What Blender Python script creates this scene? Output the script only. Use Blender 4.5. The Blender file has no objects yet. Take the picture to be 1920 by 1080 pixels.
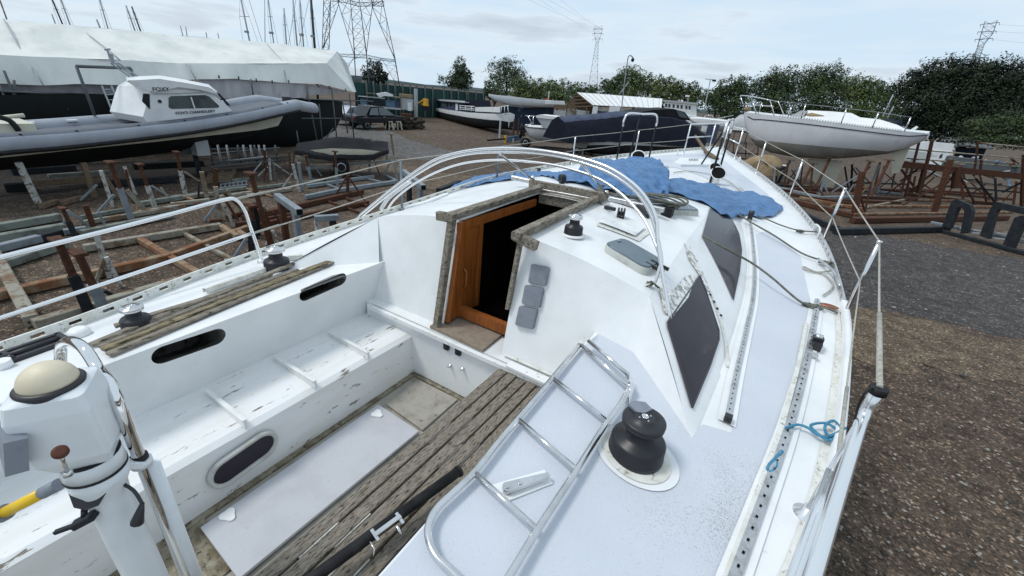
import bpy, math, random
import numpy as np
from mathutils import Vector, Matrix, noise as mnoise
from mathutils.geometry import delaunay_2d_cdt
random.seed(7); RNG = np.random.default_rng(11)
SC = bpy.context.scene; COL = SC.collection
rad = math.radians

# ------------------------------------------------------------------ camera
F_PX, ROLL, DH, VPX, VPY = 780.0, 5.5, 363.0, 1480.0, 226.0
CAMZ = 3.6
def _cam_basis():
    r = rad(ROLL); t = F_PX / DH
    up = Vector((math.sin(r)*t, math.cos(r)*t, 1.0)).normalized()
    fw = Vector(((VPX-960)/F_PX, -(VPY-540)/F_PX, -1.0))
    fw = (fw - up*fw.dot(up)).normalized()
    rt = fw.cross(up)
    return Matrix((rt, fw, up))          # world = M @ cam
CM = _cam_basis()
cam_d = bpy.data.cameras.new("camera"); cam = bpy.data.objects.new("camera", cam_d); COL.objects.link(cam)
cam.matrix_world = Matrix.Translation((0, 0, CAMZ)) @ CM.to_4x4()
cam_d.sensor_fit = 'HORIZONTAL'; cam_d.sensor_width = 36.0; cam_d.lens = 36.0*F_PX/1920.0
cam_d.clip_start = 0.02; cam_d.clip_end = 4000
SC.camera = cam

# ------------------------------------------------------------------ light
SUN_EL, SUN_AZ = 58.0, 235.0              # high soft sun behind thin overcast
W = bpy.data.worlds.new("World"); SC.world = W; W.use_nodes = True
nt = W.node_tree; nt.nodes.clear()
sky = nt.nodes.new("ShaderNodeTexSky"); sky.sky_type = 'NISHITA'; sky.sun_disc = False
sky.sun_elevation = rad(SUN_EL); sky.sun_rotation = rad(SUN_AZ); sky.air_density = 1.0; sky.dust_density = 2.0
tc = nt.nodes.new("ShaderNodeTexCoord"); mp = nt.nodes.new("ShaderNodeMapping")
mp.inputs['Scale'].default_value = (1.6, 1.6, 11.0)
n1 = nt.nodes.new("ShaderNodeTexNoise"); n1.inputs['Scale'].default_value = 1.7; n1.inputs['Detail'].default_value = 7; n1.inputs['Roughness'].default_value = .55
r1 = nt.nodes.new("ShaderNodeValToRGB")
e = r1.color_ramp.elements; e[0].position = .38; e[0].color = (7.0, 8.8, 10.4, 1); e[1].position = .54; e[1].color = (8.0, 9.25, 10.3, 1)
e2 = r1.color_ramp.elements.new(.60); e2.color = (7.0, 8.0, 9.1, 1); e3 = r1.color_ramp.elements.new(.70); e3.color = (6.0, 6.9, 7.95, 1)
mx = nt.nodes.new("ShaderNodeMix"); mx.data_type = 'RGBA'; mx.inputs['Factor'].default_value = .93
bg = nt.nodes.new("ShaderNodeBackground"); bg.inputs['Strength'].default_value = .078
out = nt.nodes.new("ShaderNodeOutputWorld")
L = nt.links.new
L(tc.outputs['Generated'], mp.inputs[0]); L(mp.outputs[0], n1.inputs['Vector']); L(n1.outputs[0], r1.inputs[0])
L(sky.outputs[0], mx.inputs['A']); L(r1.outputs[0], mx.inputs['B']); L(mx.outputs['Result'], bg.inputs[0]); L(bg.outputs[0], out.inputs[0])
sd = bpy.data.lights.new("sun", 'SUN'); sd.energy = 1.5; sd.angle = rad(14); sd.color = (1, .97, .92)
sun = bpy.data.objects.new("sun", sd); COL.objects.link(sun)
_az = rad(SUN_AZ); _d = Vector((math.sin(_az)*math.cos(rad(SUN_EL)), math.cos(_az)*math.cos(rad(SUN_EL)), math.sin(rad(SUN_EL))))
sun.rotation_euler = _d.to_track_quat('Z', 'Y').to_euler()
SC.view_settings.view_transform = 'Standard'; SC.view_settings.look = 'None'
SC.view_settings.exposure = 0.28; SC.view_settings.gamma = 1.0

# ------------------------------------------------------------------ projection helpers (real planes, real distances)
def ray(px, py): return CM @ Vector(((px-960)/F_PX, -(py-540)/F_PX, -1.0))
CAMP = Vector((0, 0, CAMZ))
def P(px, py, z=0.0):
    d = ray(px, py); return CAMP + d*((z-CAMZ)/d.z)
def PP(px, py, p0, n):
    d = ray(px, py); n = Vector(n); return CAMP + d*((Vector(p0)-CAMP).dot(n)/d.dot(n))
def PX(px, py, x): return PP(px, py, (x, 0, 0), (1, 0, 0))
def PY(px, py, y): return PP(px, py, (0, y, 0), (0, 1, 0))
def V(base, px, py):
    """point straight above base closest to the ray through the pixel"""
    d = ray(px, py); k = math.hypot(base[0], base[1])/math.hypot(d.x, d.y)
    return Vector((base[0], base[1], CAMZ + d.z*k))
def PS(px, py, fn, lo=.4, hi=16.0, step=.02):
    """first hit of the pixel ray with a height field"""
    d = ray(px, py); d = d/math.hypot(d.x, d.y); t = lo
    while t < hi:
        p = CAMP + d*t
        if p.z <= fn(p.x, p.y):
            a, b = t-step, t
            for _ in range(12):
                m = (a+b)/2; q = CAMP + d*m
                if q.z <= fn(q.x, q.y): b = m
                else: a = m
            return CAMP + d*b
        t += step
    return P(px, py, 2.5)
class Pl:
    """vertical plane standing on the ground: s along, d away from camera, z up"""
    def __init__(self, bx, by, yaw=0.0, b2=None, z=0.0):
        self.o = P(bx, by, z); self.o.z = 0
        n = Vector((self.o.x, self.o.y, 0)).normalized()
        if b2:
            q = P(b2[0], b2[1], z); q.z = 0
            u = (q-self.o).normalized(); n2 = Vector((-u.y, u.x, 0))
            if n2.dot(n) < 0: n2 = -n2
            self.u, self.n = u, n2
        else:
            u = Vector((n.y, -n.x, 0)); c, s = math.cos(rad(yaw)), math.sin(rad(yaw))
            self.u = u*c + n*s; self.n = n*c - u*s
    def sz(self, px, py, d=0.0):
        q = PP(px, py, self.o + self.n*d, self.n); return (q-self.o).dot(self.u), q.z
    def w(self, s, d, z): return self.o + self.u*s + self.n*d + Vector((0, 0, z))
    def pt(self, px, py, d=0.0):
        s, z = self.sz(px, py, d); return self.w(s, d, z)
    def mpp(self): return self.o.length and abs((self.o - CAMP).dot(CM @ Vector((0, 0, -1))))/F_PX

# ------------------------------------------------------------------ materials
def ramp(nt, fac, stops):
    r = nt.nodes.new("ShaderNodeValToRGB"); el = r.color_ramp.elements
    while len(el) < len(stops): el.new(.5)
    for i, (p, c) in enumerate(stops):
        el[i].position = p; el[i].color = (*c, 1)
    nt.links.new(fac, r.inputs[0]); return r.outputs[0]
def mat(name, c, rough=.5, metal=0.0, c2=None, sc=6.0, lo=.45, hi=.65, grime=None, gsc=9.0, glo=.62, ghi=.75, bump=0.0, bsc=40.0, stretch=(1, 1, 1), spec=None, gdet=8):
    m = bpy.data.materials.new(name); m.use_nodes = True; n = m.node_tree; b = n.nodes['Principled BSDF']
    b.inputs['Roughness'].default_value = rough; b.inputs['Metallic'].default_value = metal; b.inputs['Base Color'].default_value = (*c, 1)
    if spec is None and rough >= .6 and not metal: spec = .2
    if spec is not None: b.inputs['Specular IOR Level'].default_value = spec
    t = n.nodes.new("ShaderNodeTexCoord"); mpn = n.nodes.new("ShaderNodeMapping"); mpn.inputs['Scale'].default_value = stretch
    n.links.new(t.outputs['Object'], mpn.inputs[0])
    def ns(scale, det=6, ro=.6):
        x = n.nodes.new("ShaderNodeTexNoise"); x.inputs['Scale'].default_value = scale; x.inputs['Detail'].default_value = det; x.inputs['Roughness'].default_value = ro
        n.links.new(mpn.outputs[0], x.inputs['Vector']); return x.outputs[0]
    col = None
    if c2: col = ramp(n, ns(sc), [(lo, c), (hi, c2)])
    if grime:
        f = ramp(n, ns(gsc, gdet, .7), [(glo, (0, 0, 0)), (ghi, (1, 1, 1))])
        mxn = n.nodes.new("ShaderNodeMix"); mxn.data_type = 'RGBA'
        n.links.new(f, mxn.inputs['Factor'])
        if col: n.links.new(col, mxn.inputs['A'])
        else: mxn.inputs['A'].default_value = (*c, 1)
        mxn.inputs['B'].default_value = (*grime, 1); col = mxn.outputs['Result']
    if col: n.links.new(col, b.inputs['Base Color'])
    if bump:
        bn = n.nodes.new("ShaderNodeBump"); bn.inputs['Strength'].default_value = bump; bn.inputs['Distance'].default_value = .02
        n.links.new(ns(bsc, 4), bn.inputs['Height']); n.links.new(bn.outputs[0], b.inputs['Normal'])
    return m
M = {}
M['gel'] = mat("white gelcoat", (.80, .815, .825), .34, c2=(.70, .72, .725), sc=3.2, lo=.38, hi=.72, grime=(.45, .43, .36), gsc=30, glo=.625, ghi=.80)
M['geldirty'] = mat("grimy white gelcoat", (.78, .79, .79), .4, c2=(.68, .69, .67), sc=5, grime=(.30, .27, .2), gsc=26, glo=.60, ghi=.68, stretch=(1, 1, 1.0))
M['gelseat'] = mat("flaking seat paint", (.78, .79, .80), .4, c2=(.72, .72, .69), sc=3, lo=.45, hi=.7, grime=(.20, .17, .13), gsc=7, glo=.615, ghi=.64, stretch=(4.5, .8, 3))
M['edge'] = mat("mildewed white edge", (.72, .73, .70), .5, c2=(.60, .59, .52), sc=14, lo=.42, hi=.66, grime=(.16, .14, .095), gsc=48, glo=.56, ghi=.67)
M['deck'] = mat("pale grey nonslip", (.585, .62, .68), .62, c2=(.545, .58, .645), sc=3, lo=.35, hi=.7, grime=(.40, .40, .38), gsc=90, glo=.62, ghi=.78, bump=.25, bsc=260)
def speckled():
    m = M['deck']; n = m.node_tree; bsdf = n.nodes['Principled BSDF']; lk = bsdf.inputs['Base Color'].links[0].from_socket
    t = n.nodes.new("ShaderNodeTexCoord"); sp = n.nodes.new("ShaderNodeSeparateXYZ"); n.links.new(t.outputs['Object'], sp.inputs[0])
    def mrange(s, a0, a1):
        r = n.nodes.new("ShaderNodeMapRange"); r.inputs['From Min'].default_value = a0; r.inputs['From Max'].default_value = a1; n.links.new(s, r.inputs['Value']); return r.outputs[0]
    def mt(op, x, y):
        q = n.nodes.new("ShaderNodeMath"); q.operation = op
        for i, v in enumerate((x, y)):
            if hasattr(v, 'links'): n.links.new(v, q.inputs[i])
            else: q.inputs[i].default_value = v
        return q.outputs[0]
    big = n.nodes.new("ShaderNodeTexNoise"); big.inputs['Scale'].default_value = 5; big.inputs['Detail'].default_value = 5; n.links.new(t.outputs['Object'], big.inputs['Vector'])
    fine = n.nodes.new("ShaderNodeTexNoise"); fine.inputs['Scale'].default_value = 190; fine.inputs['Detail'].default_value = 8; n.links.new(t.outputs['Object'], fine.inputs['Vector'])
    k = mt('MULTIPLY', mrange(sp.outputs['X'], 1.22, 1.68), mrange(sp.outputs['Y'], -1.15, -1.75)); k = mt('ADD', mt('MULTIPLY', k, mt('MULTIPLY', big.outputs[0], .36)), mt('MULTIPLY', mt('SUBTRACT', big.outputs[0], .62), .2))
    s_ = mt('ADD', fine.outputs[0], k); r = ramp(n, s_, [(.61, (0, 0, 0)), (.92, (1, 1, 1))])
    x = n.nodes.new("ShaderNodeMix"); x.data_type = 'RGBA'; n.links.new(r, x.inputs['Factor']); n.links.new(lk, x.inputs['A']); x.inputs['B'].default_value = (.24, .23, .19, 1); n.links.new(x.outputs['Result'], bsdf.inputs['Base Color'])
speckled()
M['deckdirty'] = mat("lichen speckled nonslip", (.56, .59, .64), .65, c2=(.48, .49, .49), sc=4, lo=.45, hi=.7, grime=(.26, .25, .205), gsc=95, glo=.545, ghi=.68, bump=.25, bsc=260)
M['sole'] = mat("grey sole panel", (.50, .51, .545), .65, c2=(.45, .455, .48), sc=4, grime=(.36, .34, .32), gsc=50, glo=.6, ghi=.75, bump=.2, bsc=250)
M['solebrown'] = mat("stained sole", (.36, .34, .30), .7, c2=(.27, .25, .21), sc=9, grime=(.12, .1, .07), gsc=20, glo=.6, ghi=.7, bump=.2, bsc=200)
M['muck'] = mat("muck in the gutter", (.16, .135, .09), .9, c2=(.34, .31, .24), sc=18, lo=.4, hi=.66, grime=(.035, .03, .02), gsc=30, glo=.55, ghi=.65, bump=.6, bsc=80)
M['teak'] = mat("weathered teak", (.35, .31, .26), .85, c2=(.23, .20, .16), sc=5, lo=.38, hi=.6, grime=(.03, .024, .018), gsc=6.0, glo=.525, ghi=.60, stretch=(34, 5.0, 34), bump=.7, bsc=9, gdet=10)
M['teakgrey'] = mat("grey teak trim", (.31, .28, .23), .85, c2=(.18, .155, .125), sc=5, lo=.4, hi=.6, grime=(.035, .03, .022), gsc=6, glo=.55, ghi=.62, stretch=(12, 3, 12), bump=.6, bsc=10)
M['teakyel'] = mat("yellowed timber", (.30, .25, .15), .8, c2=(.14, .12, .09), sc=5, lo=.42, hi=.6, grime=(.03, .03, .02), gsc=6, glo=.52, ghi=.6, stretch=(14, 2, 14), bump=.5, bsc=10)
M['varnish'] = mat("varnished mahogany", (.32, .10, .022), .35, c2=(.19, .055, .012), sc=3, stretch=(14, 14, 1.5), lo=.4, hi=.7)
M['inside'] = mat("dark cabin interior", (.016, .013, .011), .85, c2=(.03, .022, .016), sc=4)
M['steel'] = mat("stainless steel", (.72, .72, .72), .16, 1.0, c2=(.6, .6, .6), sc=12)
M['chrome'] = mat("polished chrome", (.80, .80, .80), .06, 1.0)
M['paintrail'] = mat("bright aluminium rail", (.82, .83, .84), .22, .85)
M['pocket'] = mat('shade-dark locker inside', (.27, .27, .265), .8, c2=(.14, .135, .12), sc=9, grime=(.02, .018, .014), gsc=14, glo=.5, ghi=.66)  # darkness of the unlit pockets is put into this colour
M['flake'] = mat('flaking paint showing grey', (.78, .79, .79), .4, c2=(.62, .62, .58), sc=8, grime=(.30, .29, .245), gsc=24, glo=.50, ghi=.54, gdet=5)
M['alu'] = mat("aluminium track", (.58, .59, .60), .38, .8, c2=(.4, .4, .4), sc=20, grime=(.1, .09, .07), gsc=40, glo=.6, ghi=.7)
M['black'] = mat("black plastic", (.018, .018, .022), .42)
M['black2'] = mat("black anodised drum", (.020, .020, .024), .38, .3)
M['rubber'] = mat("black rubber", (.014, .014, .016), .6, c2=(.03, .03, .03), sc=14)
M['hole'] = mat("dark slot", (.006, .006, .006), .9)
M['greycap'] = mat("grey instrument cover", (.205, .225, .265), .5, c2=(.17, .185, .22), sc=20)
M['hatch'] = mat("smoked hatch lid", (.105, .145, .175), .25, c2=(.085, .12, .145), sc=8)
M['hatchrim'] = mat("hatch rim", (.52, .53, .50), .5, c2=(.40, .40, .36), sc=14)
M['smoke'] = mat("smoked acrylic", (.030, .027, .036), .14, c2=(.040, .034, .044), sc=3, spec=.12)
M['smokefr'] = mat("smoked acrylic edge", (.03, .028, .035), .3)
M['tarp'] = mat("blue tarpaulin", (.085, .21, .42), .5, c2=(.045, .125, .28), sc=11, lo=.38, hi=.66, bump=1.0, bsc=13, stretch=(1.0, 2.2, 1))
M['rope'] = mat("green grey rope", (.12, .125, .105), .85, c2=(.2, .2, .165), sc=60)
M['ropelight'] = mat("pale rope", (.42, .41, .37), .8, c2=(.28, .27, .23), sc=60)
M['ropeblue'] = mat("blue cord", (.05, .20, .32), .8, c2=(.10, .30, .42), sc=60)
M['mat'] = mat("brown step board", (.29, .235, .185), .85, c2=(.22, .175, .135), sc=30, bump=.4, bsc=120)
M['yellow'] = mat("yellow plastic", (.75, .48, .01), .4)
M['cream'] = mat("cream compass cover", (.66, .585, .44), .5, c2=(.58, .51, .38), sc=6, grime=(.35, .28, .18), gsc=16, glo=.64, ghi=.76)
M['pedestal'] = mat("pedestal paint", (.72, .75, .77), .3, c2=(.64, .67, .69), sc=5, grime=(.32, .3, .25), gsc=18, glo=.66, ghi=.76)
M['brownknob'] = mat("brown knob", (.09, .035, .022), .6)
M['cowl'] = mat("cowl white", (.76, .78, .78), .35)
M['rust'] = mat("rusty steel", (.085, .036, .021), .85, c2=(.050, .025, .018), sc=9, grime=(.16, .078, .045), gsc=14, glo=.56, ghi=.7, bump=.3, bsc=60)
M['rustorange'] = mat("orange rust", (.19, .088, .045), .85, c2=(.27, .20, .135), sc=3.2, lo=.44, hi=.58, grime=(.07, .04, .025), gsc=8, glo=.6, ghi=.7, bump=.3, bsc=60)
M['rustpale'] = mat("rust stained pale paint", (.27, .26, .215), .8, c2=(.17, .115, .075), sc=3.5, lo=.48, hi=.6, grime=(.08, .04, .025), gsc=9, glo=.57, ghi=.64)
M['galv'] = mat("galvanised steel", (.235, .27, .30), .55, .25, c2=(.165, .195, .22), sc=5, grime=(.10, .07, .05), gsc=9, glo=.64, ghi=.72)
M['greygreen'] = mat("weathered grey green beam", (.20, .225, .20), .75, c2=(.115, .125, .11), sc=4, grime=(.09, .055, .035), gsc=8, glo=.58, ghi=.68)
M['whitepost'] = mat("chipped white post", (.44, .45, .44), .7, c2=(.30, .29, .26), sc=8, grime=(.11, .06, .035), gsc=11, glo=.52, ghi=.60)
M['darksteel'] = mat("dark blue grey steel", (.014, .018, .023), .65, c2=(.026, .029, .033), sc=6)
M['timber'] = mat("old timber", (.17, .125, .085), .85, c2=(.10, .07, .045), sc=5, stretch=(2, 2, 8))
M['plyboard'] = mat("stained plywood", (.26, .19, .145), .85, c2=(.17, .12, .09), sc=6)
M['sheet'] = mat("white shelter sheeting", (.70, .715, .69), .65, c2=(.585, .605, .585), sc=.9, lo=.42, hi=.62, grime=(.40, .40, .36), gsc=1.2, glo=.62, ghi=.85, bump=.9, bsc=3.0, stretch=(1, 1, .22))
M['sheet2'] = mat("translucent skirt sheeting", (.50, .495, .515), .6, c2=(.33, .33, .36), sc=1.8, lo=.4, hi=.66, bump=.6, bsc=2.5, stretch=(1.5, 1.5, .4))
M['shiphull'] = mat("black ship plating", (.009, .012, .012), .65, c2=(.005, .006, .007), sc=.8, grime=(.015, .021, .018), gsc=2, glo=.58, ghi=.7)
M['tube'] = mat("grey inflatable tube", (.30, .325, .37), .5, c2=(.255, .28, .325), sc=1.6, grime=(.19, .2, .22), gsc=4, glo=.62, ghi=.8)
M['tubedark'] = mat("dark grey tube top", (.13, .145, .17), .6, c2=(.11, .12, .145), sc=3)
M['white'] = mat("white paint", (.74, .76, .77), .35, c2=(.66, .68, .69), sc=1.5, grime=(.48, .47, .43), gsc=3, glo=.66, ghi=.82)
M['creamhull'] = mat("cream hull", (.55, .53, .43), .5, c2=(.46, .44, .35), sc=1.2)
M['antifoul'] = mat("dark antifouling", (.012, .013, .014), .7, c2=(.025, .025, .025), sc=1.4)
M['window'] = mat("dark window", (.02, .026, .03), .08)
M['windowlt'] = mat("clear window", (.09, .115, .12), .1, c2=(.05, .06, .065), sc=2.0)
M['ink'] = mat("dark lettering", (.03, .034, .045), .5)
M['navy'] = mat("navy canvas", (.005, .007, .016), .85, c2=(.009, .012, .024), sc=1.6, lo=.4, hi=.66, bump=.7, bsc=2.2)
M['navylt'] = mat("pale navy canvas", (.06, .075, .12), .75, c2=(.04, .05, .085), sc=2, bump=.5, bsc=2.2)
M['blackcover'] = mat("black pvc cover", (.007, .0075, .010), .7, c2=(.012, .0125, .016), sc=1.5, bump=.7, bsc=2.6)
M['yachthull'] = mat("old white topsides", (.64, .655, .69), .5, c2=(.57, .585, .62), sc=.7, grime=(.40, .40, .41), gsc=1.1, glo=.58, ghi=.75)
M['oldanti'] = mat("worn grey antifouling", (.30, .295, .27), .8, c2=(.20, .195, .175), sc=.9, lo=.4, hi=.66, grime=(.14, .13, .11), gsc=2.4, glo=.6, ghi=.75, stretch=(1, 1, .35))
M['coverwhite'] = mat("white boat cover", (.76, .77, .78), .6, c2=(.68, .69, .70), sc=1.0, bump=.5, bsc=1.4)
M['tan'] = mat("tan canvas", (.30, .225, .135), .85, c2=(.22, .16, .095), sc=1.8, bump=.6, bsc=4)
M['navycont'] = mat("navy container", (.018, .032, .062), .6, c2=(.025, .042, .075), sc=1.2)
M['greenfence'] = mat("green steel fence", (.022, .062, .060), .7, c2=(.02, .054, .052), sc=.4)
M['fencepost'] = mat("grey green post", (.115, .135, .13), .7)
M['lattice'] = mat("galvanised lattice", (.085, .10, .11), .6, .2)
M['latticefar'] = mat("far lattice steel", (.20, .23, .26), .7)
M['mastgrey'] = mat("aluminium spar", (.30, .33, .36), .45, .3)
M['mastblack'] = mat("black spar", (.012, .012, .014), .5)
M['lightgrey'] = mat("pale grey", (.42, .44, .46), .6, c2=(.34, .36, .38), sc=1)
M['bluegrey'] = mat("blue grey junk", (.10, .17, .24), .6, c2=(.055, .10, .16), sc=2)
M['carblack'] = mat("black car paint", (.012, .013, .019), .18)
M['carsilver'] = mat("silver car paint", (.34, .36, .42), .25, .5)
M['carred'] = mat("tail lamp red", (.3, .01, .01), .3)
M['carglass'] = mat("car glass", (.10, .13, .14), .05)
M['tyre'] = mat("tyre", (.012, .012, .012), .8)
M['roofwhite'] = mat("white roof sheeting", (.72, .735, .74), .5)
M['roofline'] = mat("grey roof seam", (.42, .44, .45), .5)
M['stone'] = mat("grubby plaster wall", (.36, .35, .31), .8, c2=(.26, .25, .22), sc=1.2)
M['orange'] = mat("orange plastic", (.55, .09, .02), .5)
M['amber'] = mat("amber plastic", (.62, .33, .02), .5)
M['copper'] = mat("copper bronze", (.35, .15, .09), .4, .7)

# ------------------------------------------------------------------ mesh builder
OFF = {}
class MB:
    def __init__(s): s.v = []; s.f = []; s.m = []; s.sm = []
    def add(s, vs, fs, mi=0, sm=False):
        b = len(s.v); s.v += [tuple(x) for x in vs]
        for f in fs: s.f.append([b+i for i in f]); s.m.append(mi); s.sm.append(sm)
        return s
    def box(s, c, size, mi=0, R=None):
        hx, hy, hz = size[0]/2, size[1]/2, size[2]/2
        vs = [Vector((x, y, z)) for x in (-hx, hx) for y in (-hy, hy) for z in (-hz, hz)]
        if R is not None: vs = [R @ v for v in vs]
        c = Vector(c); return s.add([c+v for v in vs], [(0, 1, 3, 2), (4, 6, 7, 5), (0, 4, 5, 1), (2, 3, 7, 6), (0, 2, 6, 4), (1, 5, 7, 3)], mi)
    def bar(s, a, b, w, h, mi=0, up=(0, 0, 1), bev=0.12):
        a, b = Vector(a), Vector(b); d = (b-a)
        if d.length < 1e-6: return s
        d.normalize(); up = Vector(up)
        x = d.cross(up)
        if x.length < 1e-3: x = d.cross(Vector((1, 0, 0)))
        x.normalize(); y = x.cross(d); k = min(w, h)*bev
        pr = [(-w/2+k, -h/2), (w/2-k, -h/2), (w/2, -h/2+k), (w/2, h/2-k), (w/2-k, h/2), (-w/2+k, h/2), (-w/2, h/2-k), (-w/2, -h/2+k)]
        vs = [a+x*p+y*q for p, q in pr]+[b+x*p+y*q for p, q in pr]
        fs = [(i, (i+1) % 8, 8+(i+1) % 8, 8+i) for i in range(8)]+[tuple(range(7, -1, -1)), tuple(range(8, 16))]
        return s.add(vs, fs, mi)
    def tube(s, pts, r, n=8, mi=0, closed=False, rs=None):
        pts = [Vector(p) for p in pts]; k = len(pts); vs = []; fr = None
        for i, p in enumerate(pts):
            if closed: t = pts[(i+1) % k]-pts[i-1]
            else: t = pts[min(i+1, k-1)]-pts[max(i-1, 0)]
            if t.length < 1e-9: t = Vector((0, 0, 1))
            t.normalize()
            if fr is None:
                fr = t.orthogonal().normalized()
            fr = (fr - t*fr.dot(t))
            if fr.length < 1e-6: fr = t.orthogonal()
            fr.normalize(); b = t.cross(fr); q = rs[i] if rs else r
            vs += [p+fr*(q*math.cos(2*math.pi*j/n))+b*(q*math.sin(2*math.pi*j/n)) for j in range(n)]
        fs = []
        for i in range(k if closed else k-1):
            j2 = (i+1) % k
            fs += [(i*n+j, i*n+(j+1) % n, j2*n+(j+1) % n, j2*n+j) for j in range(n)]
        s.add(vs, fs, mi, True)
        if not closed: 
            b = len(s.v)-k*n
            s.f.append([b+j for j in range(n-1, -1, -1)]); s.m.append(mi); s.sm.append(False)
            s.f.append([b+(k-1)*n+j for j in range(n)]); s.m.append(mi); s.sm.append(False)
        return s
    def lathe(s, prof, c, n=32, mi=0, ax=None, sx=1.0, sy=1.0, mis=None, flat=False):
        c = Vector(c); R = Vector((0, 0, 1)).rotation_difference(Vector(ax)).to_matrix() if ax is not None else Matrix.Identity(3)
        vs = []
        for r, z in prof: vs += [c+R @ Vector((r*sx*math.cos(2*math.pi*j/n), r*sy*math.sin(2*math.pi*j/n), z)) for j in range(n)]
        b = len(s.v); s.v += [tuple(v) for v in vs]
        for i in range(len(prof)-1):
            for j in range(n):
                s.f.append([b+i*n+j, b+i*n+(j+1) % n, b+(i+1)*n+(j+1) % n, b+(i+1)*n+j]); s.m.append(mis[i] if mis else mi); s.sm.append(not flat)
        s.f.append([b+j for j in range(n-1, -1, -1)]); s.m.append(mis[0] if mis else mi); s.sm.append(False)
        k = len(prof)-1; s.f.append([b+k*n+j for j in range(n)]); s.m.append(mis[-1] if mis else mi); s.sm.append(False)
        return s
    def loft(s, secs, mi=0, closed=False, cap=False, sm=True):
        n = len(secs[0]); vs = [p for sec in secs for p in sec]; fs = []
        for i in range(len(secs)-1):
            for j in range(n if closed else n-1):
                j2 = (j+1) % n; fs.append((i*n+j, i*n+j2, (i+1)*n+j2, (i+1)*n+j))
        s.add(vs, fs, mi, sm)
        if cap:
            b = len(s.v)-len(vs)
            for o in (0, (len(secs)-1)*n): s.f.append([b+o+j for j in range(n)]); s.m.append(mi); s.sm.append(False)
        return s
    def poly(s, pts, mi=0): return s.add(pts, [tuple(range(len(pts)))], mi)
    def prism(s, pts, off, mi=0):
        off = Vector(off); n = len(pts); pts = [Vector(p) for p in pts]
        return s.add(pts+[p+off for p in pts], [tuple(range(n-1, -1, -1)), tuple(range(n, 2*n))]+[(i, (i+1) % n, n+(i+1) % n, n+i) for i in range(n)], mi)
    def build(s, name, mats, parent=None, loc=None, sm=None):
        if not isinstance(mats, (list, tuple)): mats = [mats]
        off = OFF.get(parent.name, Vector((0, 0, 0))) if parent else Vector(loc) if loc is not None else Vector((0, 0, 0))
        me = bpy.data.meshes.new(name)
        me.from_pydata([(x-off[0], y-off[1], z-off[2]) for x, y, z in s.v], [], s.f)
        for m in mats: me.materials.append(M[m] if isinstance(m, str) else m)
        me.polygons.foreach_set('material_index', s.m)
        me.polygons.foreach_set('use_smooth', [sm if sm is not None else x for x in s.sm]); me.update()
        o = bpy.data.objects.new(name, me); COL.objects.link(o)
        if parent: o.parent = parent; OFF[o.name] = off
        else: o.location = off; OFF[o.name] = Vector(off)
        return o
def tag(o, label, cat, group=None, kind=None):
    o['label'] = label; o['category'] = cat
    if group: o['group'] = group
    return o
def struct(o): o['kind'] = 'structure'; return o
def thing(name, label, cat, loc=(0, 0, 0), group=None):
    o = bpy.data.objects.new(name, None); COL.objects.link(o); o.location = loc; o.empty_display_size = .2
    OFF[o.name] = Vector(loc); return tag(o, label, cat, group)
def copy_tree(o, parent=None):
    c = o.copy(); COL.objects.link(c); c.parent = parent
    for ch in list(o.children): copy_tree(ch, c)
    return c
def inpoly(x, y, pl):
    r = False; j = len(pl)-1
    for i in range(len(pl)):
        if (pl[i][1] > y) != (pl[j][1] > y) and x < (pl[j][0]-pl[i][0])*(y-pl[i][1])/(pl[j][1]-pl[i][1]+1e-12)+pl[i][0]: r = not r
        j = i
    return r
def dens(pl, step):
    o = []
    for i in range(len(pl)):
        a, b = pl[i], pl[(i+1) % len(pl)]; k = max(1, int(math.hypot(b[0]-a[0], b[1]-a[1])/step))
        o += [(a[0]+(b[0]-a[0])*t/k, a[1]+(b[1]-a[1])*t/k) for t in range(k)]
    return o
def tri2d(pl, step, holes=()):
    """triangles filling a polygon with an even inner grid"""
    pl = dens(pl, step); loops = [pl]+[dens(h, step) for h in holes]; vs = []; ed = []
    for lp in loops:
        b = len(vs); vs += lp; ed += [(b+i, b+(i+1) % len(lp)) for i in range(len(lp))]
    xs = [p[0] for p in pl]; ys = [p[1] for p in pl]
    x = min(xs)+step/2
    while x < max(xs):
        y = min(ys)+step/2
        while y < max(ys):
            q = (x+random.uniform(-.2, .2)*step, y+random.uniform(-.2, .2)*step)
            if inpoly(*q, pl) and not any(inpoly(*q, h) for h in loops[1:]): vs.append(q)
            y += step
        x += step
    rv, re, rf, *_ = delaunay_2d_cdt([Vector(v) for v in vs], ed, [], 0, 1e-5)
    fs = []
    for f in rf:
        cx = sum(rv[i][0] for i in f)/3; cy = sum(rv[i][1] for i in f)/3
        if inpoly(cx, cy, pl) and not any(inpoly(cx, cy, h) for h in loops[1:]): fs.append(tuple(f))
    return [(v[0], v[1]) for v in rv], fs
def drape(mb, xy, fn, off=.004, step=.08, mi=0, wob=None, sm=True):
    vs, fs = tri2d(xy, step)
    mb.add([(x, y, fn(x, y)+off+(wob(x, y) if wob else 0)) for x, y in vs], fs, mi, sm); return mb
def interp(tab):
    xs = [a for a, _ in tab]; ys = [b for _, b in tab]
    n = len(xs); d = [(ys[i+1]-ys[i])/(xs[i+1]-xs[i]) for i in range(n-1)]
    m = [d[0]]+[(d[i-1]+d[i])/2 if d[i-1]*d[i] > 0 else 0 for i in range(1, n-1)]+[d[-1]]
    def f(x):
        if x <= xs[0]: return ys[0]+(x-xs[0])*m[0]*.0
        if x >= xs[-1]: return ys[-1]
        i = 0
        while x > xs[i+1]: i += 1
        h = xs[i+1]-xs[i]; t = (x-xs[i])/h
        return (2*t**3-3*t*t+1)*ys[i]+(t**3-2*t*t+t)*h*m[i]+(-2*t**3+3*t*t)*ys[i+1]+(t**3-t*t)*h*m[i+1]
    return f
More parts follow.
